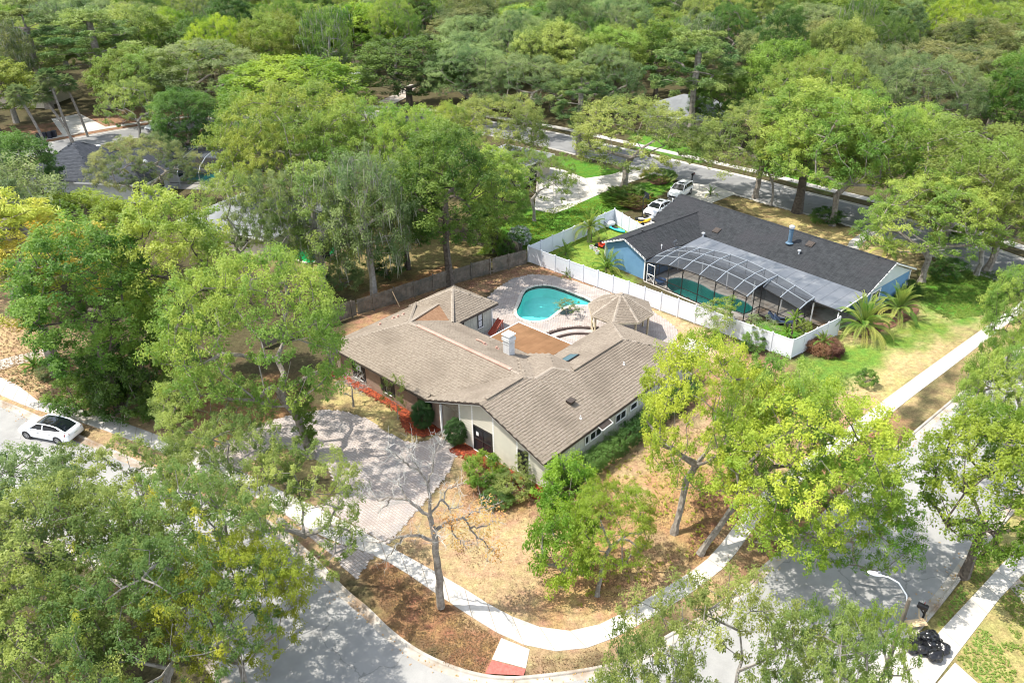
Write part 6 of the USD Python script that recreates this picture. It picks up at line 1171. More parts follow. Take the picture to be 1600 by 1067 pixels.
T = [ # crown middle in the photograph, width, height, kind, variant, colour, label
 (85,905,290,12.5,'oak',0,'oak','large grey green oak with moss over the near verge beside the street'),
 (10,840,230,12,'oak',1,'grey_oak','grey green oak between the street and the photo edge below the white saloon'),
 (175,795,225,11,'thin',0,'oak','airy oak with forked limbs over the street below the white saloon'),
 (285,865,240,12,'thin',2,'mixed','oak with yellow patches spreading over the street'),
 (225,985,270,12,'thin',3,'mixed','oak with forked dark trunk in the bottom corner of the verge'),
 (352,955,200,10,'oak',1,'gold','small oak of yellow spring leaves beside the street shadows'),
 (55,1030,240,11,'oak',1,'oak','dark based oak in the very corner below the grey green oaks'),
 (368,745,200,10.5,'thin',2,'oak','oak on the kerb strip at the mouth of the paver drive', 0, (388,797)),
 (458,795,210,9.5,'thin',0,'oak','oak overhanging the pale kerb in front of the paver drive', 0, (436,812)),
 (415,525,275,16,'oak',2,'lime','tall light green oak with ivy on its trunk beside the paver drive', 0, (487,713)),
 (315,640,170,7.5,'oak',3,'oak','low spreading oak limb crown between the street and the ivy oak'),
 (165,455,170,16,'tall',0,'green','tall dark green tree leaning over the dry corner lawn', (188,640)),
 (268,420,165,17,'tall',1,'lime','tall yellow green columnar tree beside the dark green one'),
 (38,430,210,15,'pine',0,'gold_pine','golden orange pine over the dry front lawn'),
 (105,365,190,10,'round',0,'bright','bright green round tree in front of the white house'),
 (-20,330,160,15,'mossy',0,'grey_oak','grey mossy tree at the photo edge behind the golden pine'),
 (18,262,110,11,'round',1,'dark','dark bushy tree beside the street of palms'),
 (228,255,130,9.5,'oak',1,'olive','small olive coloured oak against the grey roofs'),
 (470,215,230,17,'oak',2,'lime','great light green oak between the street bend and the wooden fence'),
 (555,235,190,16,'oak',0,'lime','second great light green oak beside the greatest one'),
 (412,262,150,13,'oak',3,'lime','light green oak beside the rounded grey pool cage'),
 (372,345,140,13,'thin',3,'oak','oak in front of the turquoise pool behind the white house'),
 (560,345,150,16,'mossy',1,'grey_oak','grey tree heavily hung with moss behind the wooden fence', (585,470)),
 (490,330,150,14,'mossy',2,'oak','moss hung tree above the vivid green pool'),
 (430,345,130,13,'thin',1,'grey_oak','thin grey oak beside the pale grey roof'),
 (700,320,165,17,'tall',2,'green','tall dark green tree standing on the wooden fence line by the tower', (703,446)),
 (640,250,150,16,'oak',1,'lime','yellow green oak behind the tall dark fence line tree'),
 (650,330,120,12,'tall',0,'green','green tree with bare lower trunk behind the fence line tree', (637,420)),
 (765,310,110,12,'tall',1,'lime','leafy tree beside the white flowering shrub', (775,392)),
 (790,200,170,13,'oak',0,'oak','domed oak beside the concrete drive', (782,300)),
 (855,290,120,9,'thin',2,'yellow','loose pale leaved tree overhanging the bright green lawn', (835,345)),
 (975,190,205,12,'oak',3,'oak','spreading street oak with one straight trunk beside the concrete drive', (975,292)),
 (905,160,110,13,'pine',1,'pine','tall pine with bare trunk on the back street verge', (905,243)),
 (1160,200,170,12.5,'oak',2,'oak','oak with twin trunks over the back street behind the dark roof', (1180,308)),
 (1260,215,165,16,'tall',3,'lime','upright oak with slim trunk behind the dark roof', (1245,332)),
 (1330,235,190,16,'oak',1,'lime','wide oak with many leaning trunks behind the flue chimney', (1300,352)),
 (1290,150,150,16,'oak',0,'yellow','yellow crowned oak above the leaning trunks'),
 (1500,265,260,14,'oak',2,'yellow','vast yellow green oak over the back street'),
 (1420,240,150,14,'oak',3,'lime','lime oak between the leaning trunks and the vast yellow oak'),
 (1580,300,190,14,'oak',0,'yellow','yellow green oak beyond the vast one at the photo edge'),
 (1470,345,190,11,'oak',1,'lime','oak with grey leaning trunks at the end of the blue house', (1440,440)),
 (1550,385,170,10,'thin',3,'lime','low limbed lime oak over the shaded corner lawn', (1525,430)),
 (1092,645,225,13.5,'oak',3,'sunny','yellow green oak with thick trunk on the brown yard beside the hedge', 0, (1053,832)),
 (1275,738,285,12.5,'oak',0,'sunny','great lime oak spreading over the road shadow', 0, (1215,812)),
 (1200,672,200,12.5,'oak',1,'lime','moss bearded oak leaning from the yard over the sidewalk', 0, (1093,866)),
 (1325,805,190,9,'oak',2,'bright','low bright branch crown of the road oaks', 0, (1205,838)),
 (1560,755,190,11.5,'round',1,'bright','bright green oak beyond the road over the far kerb', 0, (1597,838)),
 (1580,640,150,11,'oak',3,'lime','oak beyond the road behind the bright green one', 0, (1632,790)),
 (1612,590,130,11,'oak',2,'green','green oak at the photo edge above the road oaks'),
 (1605,480,90,10,'round',0,'lime','small round lime tree at the photo edge beside the sidewalk end'),
 (1150,1050,270,12,'thin',0,'oak','airy oak top rising over the bottom of the road'),
 (1280,1075,200,12,'thin',3,'oak','second airy oak top over the bottom of the road'),
 (1350,1068,140,11,'thin',1,'lime','oak branch tops nearest the rubbish bags'),
 (1010,1110,200,11.5,'thin',2,'oak','oak tops at the lower edge beside the kerb curve'),
 (950,815,145,6.5,'oak',1,'gold','small yellow green oak in the middle of the dry yard', 0, (933,930)),
 (455,140,200,13,'round',1,'bright','broad bright green tree beyond the street bend'),
 (490,45,120,13,'tall',0,'lime','lime coloured tall tree behind the broad bright one'),
 (560,45,110,14,'round',2,'bright','bright round tree behind the brown roofed house'),
 (632,100,170,13,'round',0,'dark','dark green spreading tree with black trunk on the back street', (640,176)),
 (735,115,130,13,'oak',1,'grey_oak','grey green oak beside the dark spreading tree'),
 (820,130,150,12,'oak',2,'grey_oak','second grey green oak on the far kerb'),
 (870,50,170,15,'round',1,'dark','big dark round tree deep in the wood'),
 (735,55,110,14,'tall',1,'olive','olive tree before the dark roofed house'),
 (940,120,120,13,'oak',3,'grey_oak','grey oak behind the tall street pine'),
 (1030,80,110,14,'round',2,'green','green round tree behind the steep grey roof'),
 (1082,90,120,17,'pine',2,'pine','tall pine with bare trunk before the steep grey hipped roof', (1078,222)),
 (1200,85,100,13,'round',0,'olive','olive round tree beside the far street'),
 (1262,45,130,14,'oak',0,'grey_oak','dark limbed grey oak of the far street', (1257,110)),
 (1320,30,150,14,'round',1,'green','green round tree far behind the yellow oak'),
 (1470,115,220,13,'oak',1,'olive','wide olive crowned oak behind the yellow oaks'),
 (1560,130,150,13,'oak',2,'olive','olive oak at the photo edge behind the vast yellow oak'),
 (1560,45,140,13,'oak',3,'yellow','pale yellow crown at the top corner of the wood'),
 (235,130,110,13,'round',2,'yellow','golden green round tree beside the street of the white house'),
 (205,165,90,11,'thin',3,'oak','thin oak before the golden green round tree'),
 (285,190,100,12,'round',1,'dark','dark dense tree on the street behind the rounded pool cage'),
 (320,110,190,14,'oak',0,'grey_oak','broad grey oak with leaning trunks on the back street', (320,190)),
 (50,75,120,18,'pine',3,'pine','tall loose pine at the far bend of the palms'),
 (150,80,130,17,'pine',0,'pine','second tall loose pine behind the golden round tree'),
 (395,195,110,11,'oak',3,'green','green oak on the verge behind the great light green oaks'),
 (700,215,100,12,'oak',2,'lime','lime oak behind the yellow green one near the pale house'),
 (735,270,110,11,'thin',0,'oak','oak beside the pale roofed house'),
 (1215,255,80,9,'thin',3,'oak','thin oak between the twin trunks and the slim trunk'),
 (1110,165,100,11,'round',2,'green','green round tree beside the steep grey roof', (1128,222)),
]
for r in T:
    px, py, w, H, kind, var, colour, lab = r[:8]; tree(px, py, w, H, kind, var, colour, lab, base=r[8] if len(r) == 9 else None, foot=r[9] if len(r) == 10 else None)
# the far wood: crown beside crown, kept off the roads and houses
avoid = [road2_poly.buffer(3.5)]
houses_far = [U(x, y)[:2] for x, y in [(35,160),(750,72),(1275,78),(1215,42),(1400,92),(965,62),(1560,20),(1370,118),(540,110),(557,132),(1105,200),(1060,190)]]
cand = []; rngf = np.random.default_rng(4)
for y in np.arange(118, 420, 10.5):
    for x in np.arange(-300, 300, 11.5):
        p = np.array([x, y])+rngf.uniform(-4.5, 4.5, 2); 
        q = np.array([p[0], p[1], 8.])-[0, 0, CH]; fx = FPX*p[0]/max(1, q@F_)+800
        if not -150 < fx < 1750: continue
        cand.append(p)
cols = ['grey_oak','oak','green','green','olive','lime','grey_oak','dark','green','oak','grey_oak','bright','dark','yellow']
count = 0; kinds = [('oak',0),('oak',1),('oak',2),('oak',3),('round',0),('round',1),('round',2),('tall',0),('tall',1),('mossy',1),('round',0),('thin',0)]
street = shapely.LineString(K3); near_open = [Polygon(UV(z[0])).buffer(1.5) for z in zones if z[1] == GRN]
far_p = []
for p in cand:
    P = Point(*p); R = rngf.uniform(5.4, 8.6)
    if any(a.contains(P) for a in avoid) or any(np.linalg.norm(p-h) < 12 for h in houses_far): continue
    beyond = p[1] > np.interp(p[0], *(lambda k: (k[np.argsort(k[:, 0]), 0], k[np.argsort(k[:, 0]), 1]))(K4))+5
    if not beyond or any(a.contains(P) for a in near_open): continue
    if any((p[0]-a)**2+(p[1]-b)**2 < (.54*(R+c))**2 for a, b, c in placed): continue
    placed.append((p[0], p[1], R)); far_p.append((p, R))
far_p.sort(key=lambda q: np.linalg.norm(q[0]))
mass = []
for k, (p, R) in enumerate(far_p):
    kd, va = kinds[rngf.integers(len(kinds))]; col = cols[int(np.clip(meshkit.noise(np.array([p[0]*.03, p[1]*.03, 1.]))*len(cols)*1.2+rngf.normal(0, 2.0), 0, len(cols)-1))]
    H = rngf.uniform(12, 17)*(1.25 if kd in ('tall', 'pine', 'mossy') else 1); R2 = R*(.72 if kd in ('tall', 'mossy', 'pine') else 1)
    if k < 260:
        look = {'grey_oak': 'grey green', 'oak': 'mid green', 'green': 'deep green', 'olive': 'olive', 'lime': 'light green', 'dark': 'dark green', 'bright': 'bright green', 'yellow': 'yellow green'}[col]+' '+{'oak': 'wide crowned', 'thin': 'loose crowned', 'round': 'round crowned', 'tall': 'tall narrow', 'mossy': 'moss hung', 'pine': 'needle leaved'}[kd]
        plant('wood_tree', kd, va, col, p, H, R2, look+' tree of the wood beyond the back street', 'tree', look+' trees of the wood')
    else: mass.append((p, H, R2, rngf.uniform(0, 6.28), rngf.integers(3)))
# the rest of the wood reads as one mass
pi = UsdGeom.PointInstancer.Define(stage, '/World/distant_wood'); tag(pi.GetPrim(), 'unbroken far wood of mixed crowns up to the top of the view', 'wood', kind='stuff')
pk = [(('oak', 0), 'grey_oak'), (('oak', 2), 'green'), (('round', 1), 'green'), (('oak', 1), 'olive'), (('round', 2), 'dark'), (('oak', 3), 'oak')]; tg = []
for k, (key, col) in enumerate(pk):
    x = UsdGeom.Xform.Define(stage, f'/World/distant_wood/wood_tree_{k+1:03d}'); UsdShade.MaterialBindingAPI.Apply(x.GetPrim()).Bind(LF[col])
    for nm in ('crown', 'trunk'): c = stage.DefinePrim(str(x.GetPath())+'/'+nm); c.GetReferences().AddInternalReference(str(_srcs[key].GetPath())+'/'+nm)
    tg.append(x.GetPath())
pi.CreatePrototypesRel().SetTargets(tg); n = len(mass); H0R0 = [TREES[k][1:] for k, _ in pk]
idx = [int(np.clip(meshkit.noise(np.array([m[0][0]*.03, m[0][1]*.03, 1.]))*7+rngf.normal(0, 1.4), 0, 5)) for m in mass]
pi.CreateProtoIndicesAttr(Vt.IntArray.FromNumpy(np.array(idx, np.int32)))
pi.CreatePositionsAttr(Vt.Vec3fArray.FromNumpy(np.array([[m[0][0], m[0][1], -.1] for m in mass], np.float32)))
pi.CreateScalesAttr(Vt.Vec3fArray.FromNumpy(np.array([[m[2]/H0R0[i][1]*1.05, m[2]/H0R0[i][1]*1.05, m[1]/H0R0[i][0]] for m, i in zip(mass, idx)], np.float32)))
pi.CreateOrientationsAttr(Vt.QuathArray([Gf.Quath(math.cos(m[3]/2), 0, 0, math.sin(m[3]/2)) for m in mass]))

# shrubs and hedges
def bush(px, py, w, H, colour, label, cat='shrub', name='shrub', kind='bush', var=0, group=None, at=None):
    p = U(px, py) if at is None else at; R = w/2*np.linalg.norm(p-np.array([0, 0, CH]))/FPX; return plant(name, kind, var, colour, p, H, R, label, cat, group)
bush(661, 668, 36, 2.35, 'topiary', 'clipped dark round bush against the brick wall end', 'shrub', 'clipped_bush', 'topiary')
bush(713, 693, 38, 2.15, 'topiary', 'clipped dark round bush at the entry path corner', 'shrub', 'clipped_bush', 'topiary', 1)
bush(757, 752, 66, 2.0, 'bright', 'loose light green shrub before the large gable window')
bush(800, 770, 64, 1.5, 'oak', 'sprawling pale shrub along the red mulch of the gable', var=1)
bush(778, 785, 50, .9, 'dark', 'low dark ground shrub in front of the sprawling pale one', var=1)
bush(817, 752, 26, 2.4, 'oak', 'thin upright shrub before the narrow gable window', kind='sapling', name='sapling')
bush(622, 655, 40, 4.0, 'oak', 'thin sapling with small leaves before the second brick wall window', cat='sapling', kind='sapling', var=1, name='sapling')
bush(880, 905, 105, 5.4, 'bright', 'dense bright green bush left of the small yellow oak'.replace(' left of', ' touching'), kind='bush', var=1)
bush(885, 800, 90, 4.2, 'bright', 'tall bright shrub by the house corner beside the yellow oak', kind='bush', var=0)
bush(870, 765, 40, 2.2, 'green', 'dark leaved shrub at the end of the long hedge', var=1)
bush(812, 385, 36, 2.4, 'white_flower', 'round shrub covered in white flowers at the fence corner', cat='flowering shrub', name='flowering_shrub', kind='topiary', var=0)
bush(985, 315, 72, 2.3, 'palmetto', 'broad palmetto clump around the street oak trunk', cat='palmetto', name='palmetto_clump', kind='palmetto')
bush(966, 318, 50, 2.0, 'palmetto', 'smaller palmetto clump on the lawn side of the street oak', cat='palmetto', name='palmetto_clump', kind='palmetto', var=0)
bush(1029, 281, 48, 1.9, 'palmetto', 'round palmetto clump by the back street kerb', cat='palmetto', name='palmetto_clump', kind='palmetto')
bush(1290, 348, 46, 1.9, 'hedge', 'dense green shrub among the leaning trunks behind the dark roof')
bush(1478, 432, 50, 2.0, 'hedge', 'dark green shrub under the grey leaning trunks', var=1)
bush(1478, 378, 46, 2.2, 'green', 'green shrub behind the grey leaning trunks by the back street')
bush(1118, 525, 62, 3.4, 'oak', 'feathery young tree leaning on the white fence outside the cage', cat='small tree', name='young_tree', kind='sapling', var=2)
bush(1128, 520, 50, 3.6, 'bright', 'second feathery crown merged with the young tree at the fence', cat='small tree', name='young_tree', kind='sapling', var=1)
bush(1115, 532, 30, 1.0, 'green', 'low green bush at the foot of the feathery young trees', var=0)
bush(1185, 535, 46, 2.6, 'grey_oak', 'grey thin leaved sapling before the white fence corner', kind='sapling', var=2, name='sapling')
bush(1175, 545, 40, 1.4, 'green', 'green bush beside the leaning plywood sheet')
bush(80, 590, 34, 1.1, 'olive', 'dry olive shrub on the corner lawn beside the sidewalk', var=1); bush(97, 572, 24, .9, 'olive', 'small dry shrub behind the larger dry one', var=1)
for k, (x, y, w, H, lb) in enumerate([(150, 640, 90, 3.6, 'deep green thicket at the foot of the dark leaning tree'), (200, 650, 90, 4.2, 'deep green thicket beside the sidewalk end behind the white saloon'), (225, 610, 80, 4, 'deep green thicket behind the leaning trunk'), (175, 610, 80, 4.2, 'dark thicket between the corner lawn and the yard'), (265, 650, 80, 3.0, 'shaded thicket below the low spreading oak limb')]):
    bush(x, y, w, H, 'dark' if k % 2 else 'green', lb, var=k % 2)
bush(1322, 625, 30, 2.4, 'green', 'stumpy cut tree sprouting new leaves on the dry side lawn', kind='sapling', var=2, name='sapling'); bush(1352, 600, 30, 1.4, 'green', 'low sprout beside the stumpy cut tree')
bush(885, 492, 42, 1.5, 'olive', 'thin dry shrub in the round pool deck planter', kind='sapling', var=1, name='dry_shrub')
bush(1255, 517, 26, 1.0, 'yellow', 'yellow leaved border plant inside the white fence corner', var=1)
for k, (x, y, w, H, c, lb) in enumerate([(790, 402, 30, 2.4, 'green', 'leafy shrub against the fence corner post'), (770, 395, 34, 3, 'lime', 'light shrub hanging over the shaded board fence'), (605, 430, 60, 3.2, 'dark', 'dark shrub under the moss hung tree behind the fence'), (540, 448, 60, 2.6, 'grey_oak', 'grey shrub behind the wooden fence end'), (1410, 455, 40, 1.3, 'dark', 'dark shrub bed along the shaded blue end wall'), (255, 208, 30, 1.2, 'green', 'roadside shrub near the concrete drive mouth')]): bush(x, y, w, H, c, lb, var=k % 2)
def hedge(label, frame, pts, w, h, colour, seed, zb=0.0, lf=.10, name='hedge'):
    rng = np.random.default_rng(seed); P = resample(pts, .34); c = []
    for i, p in enumerate(P):
        tt = unit(np.array([P[min(i+1, len(P)-1)]-P[max(i-1, 0)]]))[0]; nn = np.array([-tt[1], tt[0]])
        for a in np.linspace(-1, 1, 4):
            for z in np.linspace(.2, 1, 4):
                if abs(a) > .9 or z > .9 or i in (0, len(P)-1): c.append([*(p+nn*a*w/2*rng.uniform(.8, 1.08)), zb+h*z*rng.uniform(.86, 1.06)])
    c = np.array(c); t = thing(name, label, 'hedge', frame.loc(), frame.rot); obj('foliage', leaves(rng, c, np.full(len(c), .26), 20, lf, sub=4, subr=.7, flat=.9), LF[colour], t)
    mb = MB(); [mb.tube([(*p, -.05), (*(p+rng.normal(0, .08, 2)), h*.5), (*(p+rng.normal(0, .15, 2)), h*.9)], [.03, .02, .008], 5) for p in P[::2]]; obj('stems', mb, M['bark'], t, kind='stuff'); return t
hedge('long dark green hedge along the side wall of the tan roofed house', HF, [(.95, 1.6), (.95, 5), (1.0, 9), (1.0, 13.5), (1.1, 17.5)], 1.25, 1.25, 'hedge', 5)
rh = BF.px(1284, 548); hedge('rounded dark red hedge curled around a small palm by the fence corner', BF, [(rh[0]+1.3*math.cos(a), rh[1]+.75*math.sin(a)) for a in np.linspace(0, 6.28, 16)], .9, .85, 'plum', 6)
hedge('low green border inside the white fence by the cage', BF, [(-9.5, -10.6), (-6.0, -10.9), (-3, -10.4), (-1.0, -10.6)], .5, .35, 'bright', 7); hedge('low dark planting along the shaded wall of the blue house', BF, [(.7, 6.0), (.8, 8.0), (.9, 9.3)], .7, .6, 'green', 8)

# palms
def frond_mesh(rng, L=2.3, arch=1.0, n=30, lw=.34, rise=.9):
    t = np.linspace(0, 1, 10); pts = np.c_[L*np.sin(t*1.25*arch)/max(.3, math.sin(min(1.57, 1.25*arch))), np.zeros(10), L*(rise*t-.95*arch*t**2.1)]; mb = MB(); mb.tube(pts, np.linspace(.03, .006, 10), 4, False); F = []
    for q in np.linspace(.12, 1, n):
        p = np.array([np.interp(q, t, pts[:, k]) for k in range(3)]); p2 = np.array([np.interp(min(1, q+.05), t, pts[:, k]) for k in range(3)]); d = unit(p2-p) if q < .96 else unit(pts[-1]-pts[-2])
        for s in (-1, 1):
            l = lw*L*.42*(math.sin(min(1, q*1.15)*math.pi)**.5+.15)*rng.uniform(.85, 1.1); dr = unit(np.array([d[0]*.75, s*.9, d[2]*.75-.12+.25])); e = p+dr*l-np.array([0, 0, .12*l]); w = d*.022*L/2
            F.append([p-w, p+dr*l*.5+np.array([0, 0, .02])-w*.9, e, p+dr*l*.5+w*1.4])
    v = np.array(F).reshape(-1, 3); o = np.arange(len(F))[:, None]*4; return mb.add(v, np.concatenate([o+np.array([0, 1, 2]), o+np.array([0, 2, 3])]))
_pal = {}
def palm(label, p, th, L, nf=30, tr=.22, colour='palm', seed=0, name='date_palm', group=None):
    """A feather palm: trunk and every frond a part."""
    rng = np.random.default_rng(40+seed); t = thing(name, label, 'palm', (p[0], p[1], 0), rng.uniform(0, 6.28), group, mat=LF[colour])
    zs = np.linspace(-.1, th, max(4, int(th/.16))); obj('trunk', MB().tube([(0, 0, z) for z in zs], [tr*(1.18 if k % 2 else .98)*(1+.35*(k == 0)) for k in range(len(zs))], 10), M['palm_bark'], t)
    var = [frond_mesh(rng, L, a, rise=r_) for a, r_ in ((.55, 1.05), (.85, .95), (1.15, .75), (1.35, .45))]
    for k in range(nf):
        f = k/nf; mb = MB(); v, ff = var[min(3, int(f*4))].mesh(); a = k*2.39996; tilt = .75-1.0*f; R = trimesh.transformations.rotation_matrix(a, [0, 0, 1])@trimesh.transformations.rotation_matrix(-tilt+rng.normal(0, .08), [0, 1, 0])
        mb.add(v, ff); mb.moved(R); mb.v = [q+[0, 0, th] for q in mb.v]; obj('frond', mb, None, t)
    return t
palm('largest feathery date palm beside the white fence end and blue house', U(1346, 524), 1.0, 2.9, 40, .30, seed=1)
palm('date palm below the window of the blue end wall', U(1400, 497), .9, 2.5, 34, .26, seed=2)
palm('date palm with short thick trunk inside the white fence corner', U(921, 378), 1.8, 2.1, 32, .26, seed=3)
palm('low feathery palm between the white fence and the blue gable', U(948, 424), .4, 2.1, 26, .2, seed=4)
palm('small stiff palm just inside the long white fence', U(884, 398), .25, 1.5, 14, .12, seed=5)
palm('tiny palm shoot outside the long white fence', U(886, 434), .3, .8, 8, .06, seed=6, colour='oak')
palm('young palm with slim stems between the cage and the fence corner', U(1236, 528), 1.9, 1.0, 16, .08, seed=7, colour='bright')
palm('short young palm at the foot of the slim one', U(1229, 528), .5, .9, 12, .08, seed=8, colour='bright')
palm('small palm inside the dark red hedge', U(1283, 549), .9, 1.1, 18, .12, seed=9)
palm('low palm on the dry lawn behind the dark roof', U(1383, 399), .6, 2.0, 22, .2, seed=10)
palm('spiky young palm at the mouth of the side drive', U(1110, 306), .2, 1.3, 10, .1, seed=11)
palm('low cycad fan on the dry corner lawn by the garden path', U(54, 575), .15, 1.25, 26, .14, seed=12, name='cycad')
def fan_palm(label, p, th, seed, lean=(0, 0), nf=34, L=1.5, name='cabbage_palm', bend=True):
    rng = np.random.default_rng(70+seed); t = thing(name, label, 'palm', (p[0], p[1], 0), 0, mat=LF['fan']); top = np.array([lean[0], lean[1], th]); n = 14
    pts = [np.array([lean[0]*q**1.4, lean[1]*q**1.4, th*q-.05]) for q in np.linspace(0, 1, n)]; obj('trunk', MB().tube(pts, [.20*(1.1 if k % 2 else .98) for k in range(n)], 9), M['bark'], t)
    for k in range(nf):
        a, el = k*2.39996, 1.25-2.0*(k/nf)+rng.normal(0, .1); d = np.array([math.cos(a)*math.cos(el), math.sin(a)*math.cos(el), math.sin(el)]); hub = top+d*L*.75+np.array([0, 0, -.12*L]); mb = MB().tube([top, top+d*L*.4, hub], .018, 3, False); s = unit(np.cross(d, [0.01, .02, 1])); F = []
        for q in np.linspace(-1.75, 1.75, 15): dr = unit(d*math.cos(q)+s*math.sin(q)); pr = np.cross(dr, np.cross(d, s)); l = L*.72*(1-.2*abs(q)/1.75)*rng.uniform(.9, 1.1); F.append([hub, hub+dr*l*.5+pr*.06, hub+dr*l-np.array([0, 0, l*.35]), hub+dr*l*.5-pr*.06])
        v = np.array(F).reshape(-1, 3); o = np.arange(len(F))[:, None]*4; obj('frond', mb.add(v, np.concatenate([o+np.array([0, 1, 2]), o+np.array([0, 2, 3])])), None, t)
fan_palm('leaning fan palm nearest the dark bins on the back street', U(78, 241), 9.5, 1, (-2.2, 0)); fan_palm('tall fan palm leaning over the concrete drive mouth', U(112, 222), 10.5, 2, (-1.2, .5)); fan_palm('fan palm with curved trunk beside the concrete drive', U(137, 213), 9.0, 3, (-1.4, 0)); fan_palm('fan palm crossing the others beside the roof of the white house', U(115, 224), 8.0, 4, (-3.6, .8))
fan_palm('fan palm beside the pine trunk before the steep grey roof', U(1083, 214), 9.5, 5, (0, 0)); fan_palm('low fan palm in the corner of the steep grey roof', U(1138, 200), 3.4, 6)
fan_palm('fan palm beside the bushy dark tree at the photo edge', U(35, 300), 5.5, 7)

# the leafless oak on the verge, its limbs traced in depth
dp = U(689, 950); rngd = np.random.default_rng(31)
def at_depth(px, py, dy=0.0): p = U(px, py, 0); c = np.array([0, 0, CH]); d = p-c; return c+d*((dp[1]+dy)/d[1])-np.array([dp[0], dp[1], 0])
dt = thing('dead_oak', 'leafless grey oak with lichen pale limbs standing on the verge by the sidewalk', 'tree', dp, 0)
limbs = [[(689, 948), (686, 900), (681, 845), (676, 820), (670, 805)], [(676, 820), (690, 845)], [(672, 812), (673, 780), (668, 755), (655, 735), (645, 715), (640, 700)], [(668, 755), (676, 735), (682, 705), (686, 690)], [(655, 735), (632, 722), (618, 712), (606, 700)], [(672, 812), (655, 792), (636, 780), (612, 776), (596, 782), (575, 775), (568, 765)], [(612, 776), (604, 790), (590, 802)], [(636, 780), (628, 762), (618, 748)], [(684, 850), (655, 838), (630, 838), (605, 842), (590, 848), (572, 845)], [(630, 838), (615, 855), (600, 880)], [(674, 800), (690, 780), (700, 765), (715, 758)], [(690, 780), (702, 795), (718, 790)],
         [(678, 830), (700, 815), (722, 808), (745, 798), (765, 790)], [(722, 808), (735, 825), (752, 845), (768, 858), (776, 866)], [(735, 825), (758, 822), (780, 815)], [(700, 815), (712, 840), (730, 858)]]
mbw = MB(); tips = []
for k, L in enumerate(limbs):
    dy = rngd.normal(0, 1.2) if k else 0; pts = [at_depth(x, y, dy*(i/len(L))) for i, (x, y) in enumerate(L)]; P = resample_3 = np.array([np.array([np.interp(s, np.linspace(0, 1, len(pts)), [p[c] for p in pts]) for c in range(3)]) for s in np.linspace(0, 1, 3*len(pts))])
    P[1:-1] += rngd.normal(0, .05, P[1:-1].shape); r0 = .24 if k == 0 else (.11 if k in (2, 5, 8, 12) else .065); r1 = .12 if k == 0 else .014; mbw.tube(P, np.linspace(r0, r1, len(P)), 8 if k == 0 else 6)
    if k: tips += [(p, k, unit(P[min(i+1, len(P)-1)]-P[i-1])) for i, p in enumerate(P) if i > 2 and i % 2]
tw = MB()
for p, k, lt in tips:
    for _ in range(4):
        d = unit(lt*1.0+rngd.normal(size=3)*.75+[0, 0, .25]); L = rngd.uniform(.35, 1.1); m = p+d*L*.5+rngd.normal(0, .06, 3); e = p+d*L+rngd.normal(0, .15, 3)+[0, 0, .1]; tw.tube([p, m, e], [.015, .010, .004], 3, False)
        for q in (.35, .6, .85): b = p+(m-p)*min(1, q*2)+(e-m)*max(0, q*2-1); tw.tube([b, b+unit(d+rngd.normal(0, .7, 3))*L*rngd.uniform(.2, .5)], [.008, .003], 3, False)
obj('trunk', mbw, M['bark'], dt); obj('twigs', tw, M['lichen'], dt, kind='stuff')
dc = np.array([p for p, k, _ in tips if k >= 12]); obj('dead_leaves', leaves(rngd, dc, np.full(len(dc), .8), 7, .17, sub=6, subr=.6), LF['dead'], dt, kind='stuff')
# bare white twigged shrub by the brick wall
bs = thing('bare_shrub', 'pale bare twigged shrub on the dry strip before the brick wall', 'shrub', U(552, 635), 0); c = spread(np.random.default_rng(3), 46, 1.25, 1.1, 1.9, .3, .5, -.4); N, par, r = skeleton(np.random.default_rng(3), c, [(0, 0, -.1), (.05, 0, .5), (0, .05, .9)], .07, seg=.4, tip=.010); obj('stem', wood_mesh(N, par, r, 5), M['bark'], bs)
tw = MB(); rng = np.random.default_rng(8)
for p in c:
    for _ in range(9): e = p+unit(rng.normal(size=3)+[0, 0, .4])*rng.uniform(.2, .5); tw.tube([p, e], [.010, .004], 3, False)
obj('twigs', tw, M['lichen'], bs, kind='stuff')
# ivy on the trunk by the drive, small weeds, fallen leaves
iv = U(486, 712); rng = np.random.default_rng(15); c = np.array([(rng.normal(0, .35), rng.normal(0, .35), z) for z in np.linspace(.8, 6.5, 60)]); it = thing('ivy', 'ivy climbing the trunk of the tall oak beside the paver drive', 'ivy', (iv[0], iv[1], 0), 0, kind='stuff'); obj('ivy_leaves', leaves(rng, c, np.full(len(c), .42), 16, .15, sub=5), LF['green'], it)
def scatter(name, label, cat, poly, n, colour, size, seed, m=None, h=.12, thr=.45, up=1.05):
    rng = np.random.default_rng(seed); x0, y0, x1, y1 = poly.bounds; P = np.c_[rng.uniform(x0, x1, n*3), rng.uniform(y0, y1, n*3)]; P = P[shapely.contains(poly, shapely.points(P))]; nz = meshkit.fbm(np.c_[P, np.zeros(len(P))]*.6, 3, seed); P = P[nz > thr][:n]
    c = np.c_[P, np.full(len(P), h*.5)]; obj(name, leaves(rng, c, np.full(len(c), h), 5, size, sub=2, subr=.8, flat=.5, up=up), LF[colour], None, label, cat, None, 'stuff')
yard = Polygon(UV([(900,740),(1000,690),(1080,660),(1170,760),(1140,830),(1060,890),(960,930),(900,960)]))
scatter('weeds', 'small green weeds dotted over the brown yard', 'weeds', yard, 420, 'gold', .12, 21, h=.13, thr=.42)
scatter('weeds', 'sparse weeds on the dry corner lawn', 'weeds', Polygon(UV([(0,590),(60,560),(140,560),(200,620),(120,640)])), 200, 'olive', .12, 22)
scatter('grass_tufts', 'green grass tufts of the shaded side lawn', 'grass', Polygon(UV([(1410,455),(1470,425),(1570,425),(1600,455),(1560,490),(1480,500)])), 3500, 'green', .10, 23, h=.09, thr=.3)
